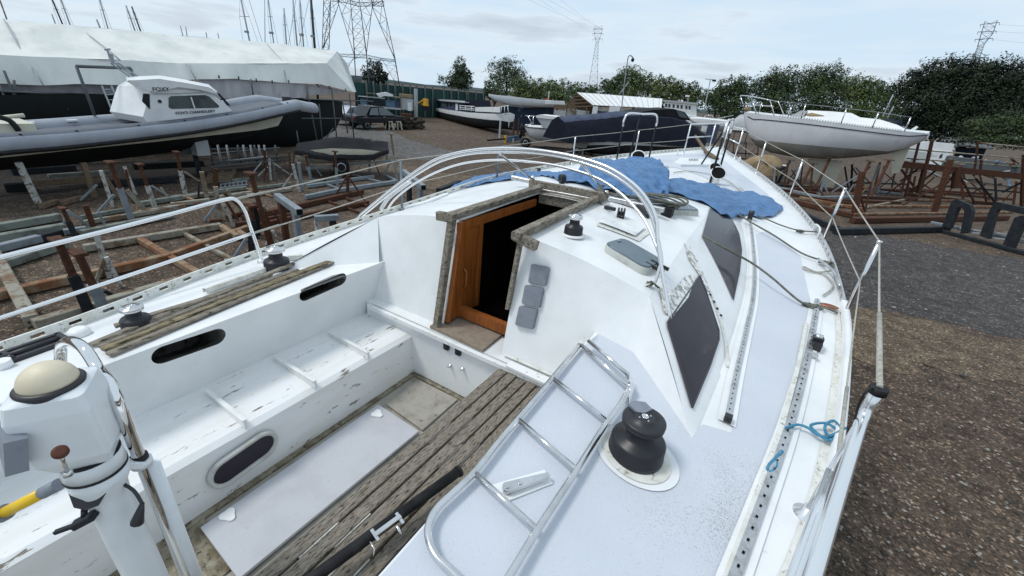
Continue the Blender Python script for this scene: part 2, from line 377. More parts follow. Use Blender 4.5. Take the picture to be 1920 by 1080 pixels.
def smooth(pts, k=6, closed=False):
    """Catmull-Rom through points"""
    pts = [Vector(p) for p in pts]; o = []; n = len(pts)
    for i in range(n if closed else n-1):
        p0, p1, p2, p3 = (pts[i-1] if (i or closed) else pts[0]), pts[i], pts[(i+1) % n], (pts[(i+2) % n] if closed or i+2 < n else pts[-1])
        for j in range(k):
            t = j/k; o.append(.5*((2*p1)+(p2-p0)*t+(2*p0-5*p1+4*p2-p3)*t*t+(3*p1-p0-3*p2+p3)*t**3))
    if not closed: o.append(pts[-1])
    return o
def rrect(w, h, r, n=5):
    o = []
    for cx, cy, a in ((w/2-r, h/2-r, 0), (-w/2+r, h/2-r, 90), (-w/2+r, -h/2+r, 180), (w/2-r, -h/2+r, 270)):
        o += [(cx+r*math.cos(rad(a+90*i/n)), cy+r*math.sin(rad(a+90*i/n))) for i in range(n+1)]
    return o
def lettering(name, txt, origin, xdir, ydir, size, m, parent, depth=.004, align='LEFT', bold=0.0):
    cu = bpy.data.curves.new("lettering", 'FONT'); cu.body = txt; cu.size = size; cu.extrude = depth; cu.align_x = align; cu.offset = bold
    t = bpy.data.objects.new("tmp", cu); COL.objects.link(t)
    bpy.context.view_layer.update(); me = t.evaluated_get(bpy.context.evaluated_depsgraph_get()).to_mesh()
    vs = [v.co.copy() for v in me.vertices]; fs = [tuple(p.vertices) for p in me.polygons]
    bpy.data.objects.remove(t)
    x = Vector(xdir).normalized(); y = Vector(ydir); y = (y-x*y.dot(x)).normalized(); z = x.cross(y); origin = Vector(origin)
    mb = MB().add([origin+x*v.x+y*v.y+z*v.z for v in vs], fs)
    return mb.build(name, m, parent)
# ================================================================== ground
def ground_mat(name, c, c2, peb, gdet=1.0, wet=None):
    m = bpy.data.materials.new(name); m.use_nodes = True; n = m.node_tree; b = n.nodes['Principled BSDF']; b.inputs['Roughness'].default_value = .92; b.inputs['Specular IOR Level'].default_value = .25
    t = n.nodes.new("ShaderNodeTexCoord")
    def ns(s, d=6, r=.6):
        x = n.nodes.new("ShaderNodeTexNoise"); x.inputs['Scale'].default_value = s; x.inputs['Detail'].default_value = d; x.inputs['Roughness'].default_value = r; n.links.new(t.outputs['Object'], x.inputs['Vector']); return x.outputs[0]
    big = ramp(n, ns(.22, 8, .62), [(.38, c), (.62, c2)])
    mid = ramp(n, ns(3.2, 8, .7), [(.36, (.55, .54, .52)), (.66, (1.32, 1.3, 1.27))])
    v = n.nodes.new("ShaderNodeTexVoronoi"); v.inputs['Scale'].default_value = 42*gdet; v.inputs['Randomness'].default_value = 1; n.links.new(t.outputs['Object'], v.inputs['Vector'])
    sep = n.nodes.new("ShaderNodeSeparateColor"); n.links.new(v.outputs['Color'], sep.inputs[0])
    st_ = ramp(n, sep.outputs[0], [(0, (.5, .5, .5)), (.55, (.95, .95, .95)), (.86, (1.3, 1.28, 1.25)), (.955, (2.4, 2.3, 2.2)), (1, (4.2, 4.0, 3.9))])
    def mul(a, b_):
        x = n.nodes.new("ShaderNodeMix"); x.data_type = 'RGBA'; x.blend_type = 'MULTIPLY'; x.inputs['Factor'].default_value = 1; n.links.new(a, x.inputs['A']); n.links.new(b_, x.inputs['B']); return x.outputs['Result']
    col = mul(mul(big, mid), st_)
    n.links.new(col, b.inputs['Base Color'])
    bn = n.nodes.new("ShaderNodeBump"); bn.inputs['Strength'].default_value = .7; bn.inputs['Distance'].default_value = .02; n.links.new(v.outputs['Distance'], bn.inputs['Height']); n.links.new(bn.outputs[0], b.inputs['Normal'])
    return m
M['gravel'] = ground_mat('brown gravel hardstanding', (.082, .061, .047), (.108, .083, .064), 1)
M['tarmac'] = ground_mat('dark loose tarmac', (.058, .054, .055), (.078, .072, .071), 1, .9)
M['concrete'] = ground_mat('pale grey hardstanding', (.13, .128, .13), (.105, .10, .098), 1, 1.3)
M['sand'] = ground_mat('sandy track', (.145, .112, .08), (.108, .085, .064), 1, 1.2)
mb = MB(); g = [(-3000, -600), (3000, -600), (3000, 3500), (-3000, 3500)]
n_ = 24; mb.add([(-3000+6000*i/n_, -600+4100*j/n_, 0) for i in range(n_+1) for j in range(n_+1)], [(i*(n_+1)+j, (i+1)*(n_+1)+j, (i+1)*(n_+1)+j+1, i*(n_+1)+j+1) for i in range(n_) for j in range(n_)])
gr = struct(mb.build('ground', 'gravel', None, (0, 0, 0)))
def patch(px, m_, name, z, jag=.12, sub=.35):
    pts = [P(*p) for p in px]; o = []
    for i in range(len(pts)):
        a, b = pts[i], pts[(i+1) % len(pts)]; L_ = (b-a).length; k = max(2, min(60, int(L_/sub))); nn = Vector((-(b-a).y, (b-a).x, 0)).normalized()
        for j in range(k):
            q = a.lerp(b, j/k); w = mnoise.noise(q*1.3)*jag*4+mnoise.noise(q*5)*jag*1.5; q = q+nn*w; o.append((q.x, q.y))
    vs, fs = tri2d(o, 1e3); mb = MB().add([(x, y, z) for x, y in vs], fs); return struct(mb.build(name, m_, None, (0, 0, 0)))
patch([(1480, 405), (1700, 452), (1990, 500), (1990, 655), (1800, 612), (1690, 585), (1600, 575), (1490, 520)], 'tarmac', 'tarmac_patch', .004)
patch([(1530, 580), (1620, 585), (1800, 622), (1990, 665), (1990, 730), (1700, 690), (1560, 680)], 'sand', 'sandy_path', .008)
M['shadeground'] = ground_mat('ground darkened as shade', (.014, .012, .011), (.024, .020, .017), 1)
patch([(-60, 372), (60, 368), (180, 352), (320, 338), (460, 322), (540, 306), (560, 292), (400, 296), (200, 305), (-60, 312)], 'shadeground', 'shade_patch', .004)  # near-black sheet: shade below the inflatable boat and ship painted on the ground
patch([(560, 305), (600, 240), (640, 226), (700, 233), (740, 250), (790, 270), (860, 285), (800, 300), (700, 290)], 'concrete', 'concrete_apron', .004)
patch([(700, 305), (780, 312), (860, 330), (960, 330), (1000, 345), (880, 370), (760, 345)], 'sand', 'sandy_track', .008)
# low far hills along the horizon
mb = MB(); secs = []
for k in range(0, 61):
    a = rad(-75+150*k/60); R_ = 1500; h = 9+7*mnoise.noise(Vector((k*.35, 0, 0)))+4*mnoise.noise(Vector((k*1.1, 3, 0))); secs.append([(R_*math.sin(a), R_*math.cos(a), -1), (R_*math.sin(a), R_*math.cos(a), max(2, h)), ((R_+120)*math.sin(a), (R_+120)*math.cos(a), -1)])
M['hill'] = mat('far wooded hill', (.10, .135, .135), .9, c2=(.13, .165, .165), sc=.02)
mb.loft(secs); struct(mb.build('far_hills', 'hill', None, (0, 0, 0)))

# loose stones and grit lying on the yard to starboard
mb = MB(); rs = random.Random(5)
for k in range(900):
    px = rs.uniform(1560, 1960); py = 420+660*rs.random()**.8; q = P(px, py, 0); r_ = rs.uniform(.006, .020)*(1+.05*q.length); 
    if rs.random() < .05: r_ *= 1.8
    vs = [q+Vector((r_*rs.uniform(.7, 1.3)*x, r_*rs.uniform(.6, 1.2)*y, max(0, r_*rs.uniform(.5, .9)*z+r_*.35))) for x, y, z in ((1, 0, 0), (0, 1, 0), (-1, 0, 0), (0, -1, 0), (.2, .1, 1), (-.3, -.2, .8))]
    mb.add(vs, [(0, 1, 4), (1, 2, 5), (1, 5, 4), (2, 3, 5), (3, 0, 4), (3, 4, 5)], k % 3)
M['stone1'] = mat('pale pebble', (.30, .28, .25), .85); M['stone2'] = mat('brown pebble', (.15, .115, .09), .85); M['stone3'] = mat('dark pebble', (.06, .055, .05), .85)
o = mb.build('loose_stones', ['stone1', 'stone2', 'stone3'], None, (0, 0, 0)); tag(o, 'loose stones and grit scattered over the yard on the starboard side', 'stones'); o['kind'] = 'stuff'
# ================================================================== the yacht we stand on
CX = -1.35
hw = interp([(-2.4, 1.25), (.38, 1.58), (1.38, 1.84), (2.48, 2.0), (3.48, 2.075), (5.05, 1.98), (7.02, 1.65), (9.0, 1.11), (10.8, .58), (12.6, .03)])
zr = interp([(-2.4, 2.30), (.4, 2.34), (2.4, 2.365), (3.48, 2.40), (5.05, 2.52), (7.02, 2.59), (9.0, 2.67), (12.6, 2.77)])
def pdrop(x, y): return .09*max(0, min(1, (CX-x)/1.6))*max(0, min(1, (8-y)/5))
def zd(x, y):
    h = max(hw(y), .05); t = min(1.15, abs(x-CX)/h)
    return zr(y)+(.13 if y < 6 else max(.05, .13-.02*(y-6)))*(1-t*t)-pdrop(x, y)
hwf = interp([(1.5, 1.40), (2.1, 1.43), (3.0, 1.445), (4.2, 1.36), (5.5, 1.09), (6.3, .8), (7.0, .48), (7.4, .2)])
hws = interp([(2.06, 1.0), (3.04, .98), (4.5, .92), (5.5, .70), (6.3, .46), (7.0, .22), (7.4, .06)])
zsh = interp([(2.06, 2.715), (3.0, 2.755), (4.5, 2.765), (5.5, 2.75), (6.3, 2.73), (7.4, 2.72)])
zcr = interp([(2.06, 2.86), (3.0, 2.885), (4.5, 2.87), (5.5, 2.83), (6.3, 2.785), (7.4, 2.735)])
Y0, Y1 = 2.06, 7.4
def zs(x, y):
    d = abs(x-CX)
    if Y0 <= y <= Y1:
        s, f = hws(y), hwf(y)
        if d < s: return zcr(y)-(zcr(y)-zsh(y))*(d/s)**2-pdrop(x, y)*.4
        if d < f: return zsh(y)-pdrop(x, y)*.4+(zd(x, y)-zsh(y)+pdrop(x, y)*.4)*(d-s)/(f-s)
    elif 1.5 <= y < Y0:
        t = (y-1.5)/(Y0-1.5); i = 1.39+(1.0-1.39)*t; f = 1.40+.03*t
        if i < d < f: return zd(x, y)+max(0, (zsh(Y0)-.4*pdrop(x, y)-zd(x, y))*t)*(f-d)/(f-i)
    return zd(x, y)
def S(px, py, h=0.0):
    p = PS(px, py, zs); p.z += h; return p
def SXY(pl): return [(q.x, q.y) for q in (S(*p) for p in pl)]

yacht = thing('sailing_yacht', 'white sailing yacht with dismasted deck, weathered teak and grey nonslip decks filling the foreground', 'sailing yacht', (CX, 3, 0))
def lin(a, b, n): return [a+(b-a)*i/n for i in range(n+1)]
# hull
mb = MB(); secs = []
for y in lin(-2.4, 12.6, 50):
    h, z = hw(y), zr(y); sec = []; fl = max(.15, min(1, 1-(y-6)/9)) if y > 6 else 1
    zk = .75+max(0, (y-8))**2*.075
    for k in range(-10, 11):
        a = k/10; w = abs(a)**.62 if abs(a) > 0 else 0
        x = CX+math.copysign(h*min(1, (math.sin(abs(a)*math.pi/2))**.55)*(1 if abs(a) > .5 else .98), a)
        zz = zk+(z-(pdrop(x, y))-zk)*(abs(a)**2.2)
        sec.append((x, y, zz))
    secs.append(sec)
mb.loft(secs); mb.poly([p for p in secs[0]]); mb.build('hull', 'gel', yacht)
# keel
MB().prism([(CX, 2.2, 1.0), (CX, 4.6, 1.0), (CX, 4.2, .12), (CX, 2.6, .12)], (.18, 0, 0)).build('keel', 'antifoul', yacht)
# deck (two side strips, then full width forward)
mb = MB()
for sgn, xin in ((1, -.56), (-1, -2.2)):
    secs = []
    for y in lin(-2.4, 4.3, 40):
        xi = xin if y <= 1.96 else CX+sgn*.79; xo = CX+sgn*hw(y)
        secs.append([(x, y, zd(x, y)) for x in lin(xi, xo, 16)])
    mb.loft(secs)
secs = [[(CX+hw(y)*t, y, zd(CX+hw(y)*t, y)) for t in lin(-1, 1, 24)] for y in lin(4.3, 12.6, 50)]
mb.loft(secs); mb.build('deck', 'gel', yacht)
# coachroof
mb = MB(); cols = None; secs = []
ys = lin(Y0, 3.06, 8)+lin(3.06, Y1, 40)[1:]
for y in ys:
    s, f = hws(y), hwf(y); q = .215*min(1, s/.7)
    o = [0, q*.5, q]+[q+(s-q)*k/5 for k in range(1, 6)]+[s+(f-s)*k/5 for k in range(1, 6)]
    o = [-a for a in o[:0:-1]]+o
    secs.append([(CX+a, y, zs(CX+a*(.9995 if abs(a) > f*.99 else 1), y) if abs(a) < f*.999 else zd(CX+a, y)-.004) for a in o])
n = len(secs[0]); vs = [p for sc in secs for p in sc]; fs = []
for i in range(len(secs)-1):
    for j in range(n-1):
        if i < 8 and abs((j+.5)-(n-1)/2) < 2: continue          # companionway opening
        fs.append((i*n+j, i*n+j+1, (i+1)*n+j+1, (i+1)*n+j))
mb.add(vs, fs, 0, False)
for sg in (1, -1):                                                # aft wings of the cabin sides
    t = []
    for k in range(9):
        y = 1.5+(Y0-1.5)*k/8; i = 1.39-.39*k/8; f = 1.40+.03*k/8
        t.append([(CX+sg*(i+(f-i)*m/4), y, zs(CX+sg*(i+(f-i)*max(.002, min(.998, m/4))), y)) for m in range(5)])
    mb.loft(t, sm=False)
cabin = mb.build('coachroof', 'gel', yacht)
# cabin bulkhead with its swept ends
A, B, Cc, Dd, E_, Ff, Gg = [(-1.12, 2.05, 2.86), (-.35, 2.06, 2.715), (.04, 1.5, 2.49), (-.37, 1.98, 2.5), (-.56, 1.84, 2.48), (-.69, 1.83, 2.13), (-1.09, 1.87, 2.13)]
mb = MB()
def topx(x): return Vector((x, Y0-.002, zs(x, Y0+.001)+.002))
bot = [(-1.09, 1.87, 2.13), (-.69, 1.87, 2.13), (-.56, 1.935, 2.44), (-.33, 1.90, 2.435)]
def resamp(pl, n):
    pl = [Vector(p) for p in pl]; ls = [0]
    for p, q in zip(pl, pl[1:]): ls.append(ls[-1]+(q-p).length)
    o = []
    for k in range(n+1):
        s = ls[-1]*k/n; i = max(i for i in range(len(pl)-1) if ls[i] <= s+1e-9); t = (s-ls[i])/(ls[i+1]-ls[i]); o.append(pl[i].lerp(pl[i+1], min(1, t)))
    return o
t_ = [topx(x) for x in lin(-1.12, CX+1.0, 12)]; b_ = resamp(bot, 12); mb.loft([t_, [p.lerp(q, .5) for p, q in zip(t_, b_)], b_])
B_, D_, C_ = t_[-1], b_[-1], Vector((.045, 1.5, zd(.045, 1.5)))
mb.add([B_, C_, D_], [(0, 1, 2)]); mb.add([D_, C_, C_-Vector((0, 0, .2)), D_-Vector((0, 0, .2))], [(0, 1, 2, 3)])
mb.build('cabin_bulkhead', 'gel', yacht); mb = MB()
t_ = [topx(x) for x in lin(-1.575, CX-1.0, 12)]; b_ = resamp([(-1.585, 1.87, 1.95), (-2.0, 1.86, 1.95), (-2.31, 1.85, 1.95)], 12); mb.loft([t_, [p.lerp(q, .5)-Vector((0, .01, 0)) for p, q in zip(t_, b_)], b_])
B_ = t_[-1]; D_ = Vector((-2.215, 1.93, zd(-2.215, 1.93))); C_ = Vector((CX-1.395, 1.5, zd(CX-1.395, 1.5))); mb.add([B_, C_, D_, b_[-1]], [(0, 2, 1), (0, 3, 2)])
mb.build('cabin_bulkhead', 'gel', yacht)
# interior
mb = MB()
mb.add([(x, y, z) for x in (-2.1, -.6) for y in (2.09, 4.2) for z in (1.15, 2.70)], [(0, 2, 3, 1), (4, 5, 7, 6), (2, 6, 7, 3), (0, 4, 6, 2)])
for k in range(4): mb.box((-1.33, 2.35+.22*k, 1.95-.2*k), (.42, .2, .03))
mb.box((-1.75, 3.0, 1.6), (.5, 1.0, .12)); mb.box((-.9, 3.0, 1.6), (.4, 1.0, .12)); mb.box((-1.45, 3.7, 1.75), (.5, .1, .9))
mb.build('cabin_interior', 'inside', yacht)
DX = -1.565; dy = PX(893, 566, DX).y
mb = MB(); mb.prism([(DX-.01, 2.015, 2.83), (DX-.01, dy, 2.83), (DX-.01, dy, 2.17), (DX-.01, 1.905, 2.17)], (.02, 0, 0)); mb.bar((DX+.012, 2.03, 2.83), (DX+.012, 1.922, 2.17), .03, .02, up=(1, 0, 0)); mb.box((DX+.012, dy-.012, 2.5), (.02, .03, .66)); door = mb.build('varnished_door', 'varnish', yacht)
MB().tube([(DX+.015, 2.06, 2.38), (DX+.04, 2.06, 2.40), (DX+.04, 2.06, 2.5), (DX+.015, 2.06, 2.52)], .007, 6).build('door_handle', 'varnish', door)
mb = MB(); mb.box((DX+.004, 2.5, 2.815), (.025, 1.0, .055)); mb.build('varnished_carlin', 'varnish', yacht)
mb = MB(); mb.box((-1.34, 2.055, 2.2), (.46, .05, .07)); mb.box((-1.34, 2.11, 2.165), (.46, .06, .03)); mb.build('companionway_sill', 'varnish', yacht)
# teak trim round the companionway
mb = MB(); jm = MB()
mb.bar((-1.6, 1.985, 2.86), (-1.6, 1.855, 2.14), .042, .05, up=(0, 1, 0)); mb.build('companionway_jamb', 'teakgrey', yacht); mb = MB(); mb.bar((-1.105, 2.0, 2.86), (-1.112, 1.935, 2.42), .024, .035, up=(0, 1, 0))
mb.build('companionway_jamb', 'teakgrey', yacht)
mb = MB()
mb.bar((-1.588, 1.93, 2.885), (-1.588, 3.14, 2.915), .062, .045); mb.bar((-1.105, 1.93, 2.885), (-1.105, 3.14, 2.915), .055, .045)
mb.bar((-1.70, 1.97, 2.865), (-1.575, 1.97, 2.875),   .045, .055); mb.bar((-1.135, 1.97, 2.875), (-.985, 1.97, 2.845), .045, .055)
mb.build('hatch_runner', 'teakgrey', yacht)
mb = MB(); mb.bar((-1.72, 3.17, 2.90), (-1.02, 3.17, 2.91), .04, .11); mb.bar((-1.57, 3.09, 2.84), (-1.14, 3.09, 2.85), .03, .09)
mb.build('hatch_crossbeam', 'teakgrey', yacht)
mb = MB(); mb.bar((-1.57, 3.10, 2.905), (-1.14, 3.10, 2.915), .018, .012); mb.bar((-2.0, 3.34, 2.905), (-.62, 3.36, 2.885), .05, .035); mb.build('traveller_track', 'alu', yacht)

# cockpit
mb = MB()                                                          # port wall with two oval pockets
def wx(z): return -2.2-.07*(2.42-z)/.4
def slot(px0, py0, px1, py1, r):
    a, b = PX(px0, py0, -2.23), PX(px1, py1, -2.23); o = []
    d = math.atan2(b.z-a.z, b.y-a.y)
    for c, s in ((b, -90), (a, 90)):
        o += [(c.y+r*math.cos(d+rad(s+180*k/10)), c.z+r*math.sin(d+rad(s+180*k/10))) for k in range(11)]
    return o
slots = [slot(305, 663, 402, 631, .05), slot(570, 550, 634, 522, .045)]
edge = [(-2.3, 2.0), (1.95, 2.0), (1.97, 2.2)]+[(y, zd(-2.2, y)) for y in lin(1.97, -2.3, 14)]
v2, f2 = tri2d(edge, .12, slots)
mb.add([(wx(z), y, z) for y, z in v2], f2)
mb.build('port_cockpit_wall', 'gel', yacht)
for sl in slots:
    mb = MB(); sd_ = dens(sl, .02); fr = [(wx(z), y, z) for y, z in sd_]; bk = [(wx(z)-.34, y, z-.15) for y, z in sd_]
    mb.loft([fr, bk], closed=True); mb.poly(bk); mb.build('side_pocket', 'pocket', yacht)
mb = MB(); mb.loft([[(-2.275, y, 2.02), (-1.83, y, 2.02), (-1.80, y, 2.0), (-1.785, y, 1.69)] for y in lin(-2.3, 1.83, 16)], sm=False)
mb.build('port_seat', 'gelseat', yacht)
mb = MB()
for a, b in (((384, 730), (458, 797)), ((512, 667), (590, 722)), ((614, 620), (690, 668))):
    p, q = P(*a, 2.05), P(*b, 2.05); p.z = q.z = 2.022
    mb = MB().prism([p, q, q+Vector((0, 0, .05)), p+Vector((0, 0, .022))], (0, .012, 0)); mb.bar(p+Vector((0, .006, .024)), q+Vector((0, .006, .052)), .022, .005); mb.build('seat_batten', 'geldirty', yacht)
p, q = P(697, 565, 2.1), P(774, 612, 2.1); MB().bar(p, q, .05, .012).build('seat_batten', 'geldirty', yacht)
def slotx(px0, py0, px1, py1, r, x):
    a, b = PX(px0, py0, x), PX(px1, py1, x); o = []; d = math.atan2(b.z-a.z, b.y-a.y)
    for c, s in ((b, -90), (a, 90)): o += [(x, c.y+r*math.cos(d+rad(s+180*k/10)), c.z+r*math.sin(d+rad(s+180*k/10))) for k in range(11)]
    return o
o1, o2 = slotx(424, 882, 489, 836, .082, -1.787), slotx(424, 882, 489, 836, .062, -1.787); mb = MB(); X_ = Vector((.022, 0, 0))
mb.loft([[Vector(p) for p in o1], [Vector(p)+X_*.7 for p in o1], [Vector(p)+X_ for p in slotx(424, 882, 489, 836, .077, -1.787)], [Vector(p)+X_*.8 for p in o2], [Vector(p)+X_*.3 for p in o2]], closed=True); pf = mb.build('seat_port_frame', 'hatchrim', yacht)
MB().poly([Vector(p)+X_*.3 for p in o2]).build('seat_port_glass', 'smoke', pf)
mb = MB(); mb.box((-1.4, -.25, 1.67), (1.9, 4.2, .05)); mb.build('cockpit_sole', 'solebrown', yacht)
mb = MB(); mb.bar((-1.775, -1.5, 1.699), (-1.775, 1.8, 1.699), .045, .02); mb.bar((-1.8, 1.805, 1.699), (-1.2, 1.805, 1.699), .03, .02); mb.box((-1.6, .3, 1.698), (.34, .26, .012)); mb.build('gutter_muck', 'muck', yacht)
mb = MB(); c4 = [P(*p, 1.725) for p in ((376, 989), (709, 758), (785, 808), (447, 1085))]; mb.prism([p-Vector((0, 0, .016)) for p in c4], (0, 0, .016)); panel = mb.build('sole_hatch', 'sole', yacht)
for px, py in ((428, 966), (707, 776)):
    c = P(px, py, 1.73); mb = MB(); o = [(c.x+(.030+.006*math.cos(3*a))*math.cos(a)*1.15, c.y+(.030+.006*math.cos(3*a))*math.sin(a), c.z-.004) for a in [2*math.pi*k/24 for k in range(24)]]
    mb.prism(o, (0, 0, .008)); mb.build('hatch_catch', 'cowl', panel)
mb = MB(); mb.prism([P(*p, 1.712)-Vector((0, 0, .012)) for p in ((725, 758), (785, 712), (858, 748), (792, 806))], (0, 0, .012)); mb.build('sole_board', 'solebrown', yacht)
mb = MB(); mb.box((-1.4, 1.94, 1.92), (1.7, .235, .42)); bd = mb.build('bridge_deck', 'gel', yacht)
mb = MB(); mb.bar((-2.2, 1.80, 2.11), (-.57, 1.80, 2.11), .03, .035); mb.bar((-1.0, 1.81, 2.135), (-.57, 1.8, 2.135), .06, .02); mb.build('bridge_deck_lip', 'geldirty', yacht)
for px, py, r in ((838, 649, .022), (860, 659, .022)):
    c = PY(px, py, 1.82); mb = MB(); o = rrect(2*r, 2*r*1.15, .008); mb.prism([(c.x+a, 1.82, c.z+b) for a, b in o], (0, -.012, 0)); g = mb.build('gauge', 'black', bd)
    MB().lathe([(r*.75, 0), (r*.75, .004)], (c.x, 1.807, c.z), 20, ax=(0, -1, 0)).build('gauge_glass', 'window', g)
for px, py in ((845, 685), (868, 691)):
    c = PY(px, py, 1.82); MB().lathe([(.012, 0), (.012, .012), (.006, .014), (.006, .03)], (c.x, 1.822, c.z), 12, ax=(0, -1, 0)).build('switch', 'steel', bd)
# step board
sb = MB(); sb.prism([P(*p, 2.15)-Vector((0, 0, .018)) for p in ((806, 611), (851, 579), (948, 621), (905, 656))], (0, 0, .018))
tag(sb.build('step_board', 'mat', None, P(880, 615, 2.13)), 'worn brown step board lying in front of the companionway', 'step board')
# starboard seat with teak slats
mb = MB(); mb.box((-.78, .0, 1.87), (.47, 3.6, .36)); mb.build('starboard_seat', 'geldirty', yacht)
mb = MB()
xs = [-1.032+.0665*k for k in range(7)]
for i, x in enumerate(xs): mb.bar((x, -1.2, 2.075), (x+.014, 1.795-.01*(i % 3), 2.085+.002*(i % 2)), .056, .03, bev=.10)
slat = mb.build('seat_slats', 'teak', yacht)
for i, x in enumerate(xs[:-1]):
    for y in (.45, 1.1, 1.7): MB().bar((x+.037, y+.1*math.sin(i*2), 2.086), (x+.039, y+.16+.1*math.sin(i*2), 2.090), .006, .006).build('slat_caulking', 'edge', slat)
mb = MB(); secs = [[(-.56, y, zd(-.56, y)), (-.585, y, 2.38), (-.60, y, 2.05)] for y in lin(-2.3, 1.84, 14)]; mb.loft(secs, sm=False); mb.build('starboard_cockpit_wall', 'gel', yacht)

# loose black tubes on the slats
mb = MB(); a, b = P(640, 1045, 2.17), P(858, 885, 2.17); d = (b-a).normalized(); mb.tube([a-d*.5, b], .021, 12); mb.tube([b, b+d*.012], .024, 12)
bt = mb.build('black_tube', 'rubber', None, P(740, 985, 2.1)); tag(bt, 'slim black tube with a steel clamp lying on the weathered seat slats', 'tube')
c = P(728, 985, 2.2); mb = MB(); side = Vector((d.y, -d.x, 0)); mb.bar(c-d*.05, c+d*.05, .018, .012); mb.bar(c-d*.05+side*.02-Vector((0, 0, .01)), c-d*.05-side*.025, .012, .012); mb.bar(c+d*.045+side*.025-Vector((0, 0, .01)), c+d*.045-side*.02, .012, .012)
mb.tube([c-d*.075+side*.01, c-d*.075+side*.035-Vector((0, 0, .01)), c-d*.09+side*.05-Vector((0, 0, .03))], .003, 6); mb.tube([c+d*.02+side*.02, c+d*.02+side*.05-Vector((0, 0, .02))], .006, 6); mb.build('steel_clamp', 'steel', bt)
mb = MB(); c2 = P(712, 998, 2.17); mb.bar(c2, c2+d*.035, .02, .008); mb.build('yellow_tag', 'yellow', bt)
mb = MB(); a, b = P(760, 1045, 2.135), P(870, 920, 2.135); d = (b-a).normalized(); mb.tube([a-d*.45, b], .033, 14)
tag(mb.build('black_spar', 'black', None, P(780, 1010, 2.1)), 'thicker black spar tucked between the slim black tube and the coaming', 'spar')

# nonslip panels and margins on the starboard side
main_px = [(640, 1160), (700, 1081), (860, 903), (1016, 724), (1094, 647), (1141, 602), (1187, 627), (1220, 683), (1255, 743), (1296, 812), (1318, 797), (1372, 813), (1384, 740), (1400, 655), (1420, 570), (1423, 500), (1416, 440), (1440, 432), (1500, 480), (1522, 575), (1503, 660), (1476, 760), (1440, 860), (1393, 985), (1345, 1110), (1330, 1200), (900, 1250)]
xy = SXY(main_px)
xy = [(max(x, -.552), y) for x, y in xy]
mb = MB(); drape(mb, xy, zd, .004, .09)
mb.build('nonslip_panel', 'deck', yacht)
mb = MB(); drape(mb, SXY([(1560, 300), (1300, 318), (1340, 345), (1480, 400), (1520, 440), (1500, 470)]) if 0 else [(-.9, 7.2), (-.2, 6.2), (.2, 5.6), (.05, 7.0), (-.5, 8.6), (-1.0, 10.2), (-1.35, 10.4), (-1.7, 10.2), (-2.2, 8.6), (-2.7, 7.2), (-2.5, 6.5), (-1.8, 7.5), (-1.35, 7.6)], zd, .004, .14); mb.build('foredeck_nonslip', 'deck', yacht)
def strip(pts, w, fn, off, k=8):
    pts = smooth([Vector((p.x, p.y, 0)) for p in pts], k); l, r = [], []
    for i, p in enumerate(pts):
        t = (pts[min(i+1, len(pts)-1)]-pts[max(i-1, 0)]).normalized(); n_ = Vector((t.y, -t.x, 0))*w/2
        l.append(p-n_); r.append(p+n_)
    return [[(a.x, a.y, fn(a.x, a.y)+off), (b.x, b.y, fn(b.x, b.y)+off)] for a, b in zip(l, r)], pts
def track(px, name, w, gap, hole, parent=yacht, base=None, m='alu', hgt=.014):
    pp = [S(*p) for p in px]
    if base:
        secs, _ = strip(pp, base[0], zd, .009); MB().loft(secs).build('track_margin', base[1], parent)
    secs, cl = strip(pp, w, zd, .010); mb = MB()
    prof = []
    for (a, b) in secs:
        a, b = Vector(a), Vector(b); u = Vector((0, 0, hgt)); prof.append([a, a+u, b+u, b])
    mb.loft(prof, sm=False)
    acc = 0
    for i in range(len(cl)-1):
        p, q = cl[i], cl[i+1]; dl = (q-p).length; t = (q-p).normalized(); nn = Vector((t.y, -t.x, 0))
        while acc < dl:
            c = p+t*acc; z = zd(c.x, c.y)+.010+hgt+.0012; c = Vector((c.x, c.y, z))
            mb.add([c-t*hole-nn*hole*.62, c-t*hole+nn*hole*.62, c+t*hole+nn*hole*.62, c+t*hole-nn*hole*.62], [(0, 1, 2, 3)], 1); acc += gap
        acc -= dl
    return mb.build(name, [m, 'hole'], parent)
itrack = [(1361, 796), (1380, 700), (1398, 620), (1411, 555), (1413, 490), (1405, 414)]
track(itrack, 'genoa_track', .024, .042, .0045, base=(.075, 'gel'))
otrack = [(1335, 1190), (1378, 1075), (1430, 935), (1478, 800), (1508, 690), (1524, 610), (1531, 566)]
track(otrack, 'genoa_track', .032, .055, .0062, base=(.085, 'gel'))
mb = MB(); c = S(1362, 792, .012); mb.box(c+Vector((0, 0, .012)), (.03, .03, .03)); mb.build('track_end_stop', 'black', yacht)
# raised dirty lip along the outer track
pp = [S(px-14, py) for px, py in otrack[:-1]]; secs, _ = strip(pp, .02, zd, .008); prof = [[Vector(a), Vector(a)+Vector((0, 0, .012)), Vector(b)+Vector((0, 0, .012)), Vector(b)] for a, b in secs]; MB().loft(prof, sm=False).build('track_lip', 'edge', yacht)
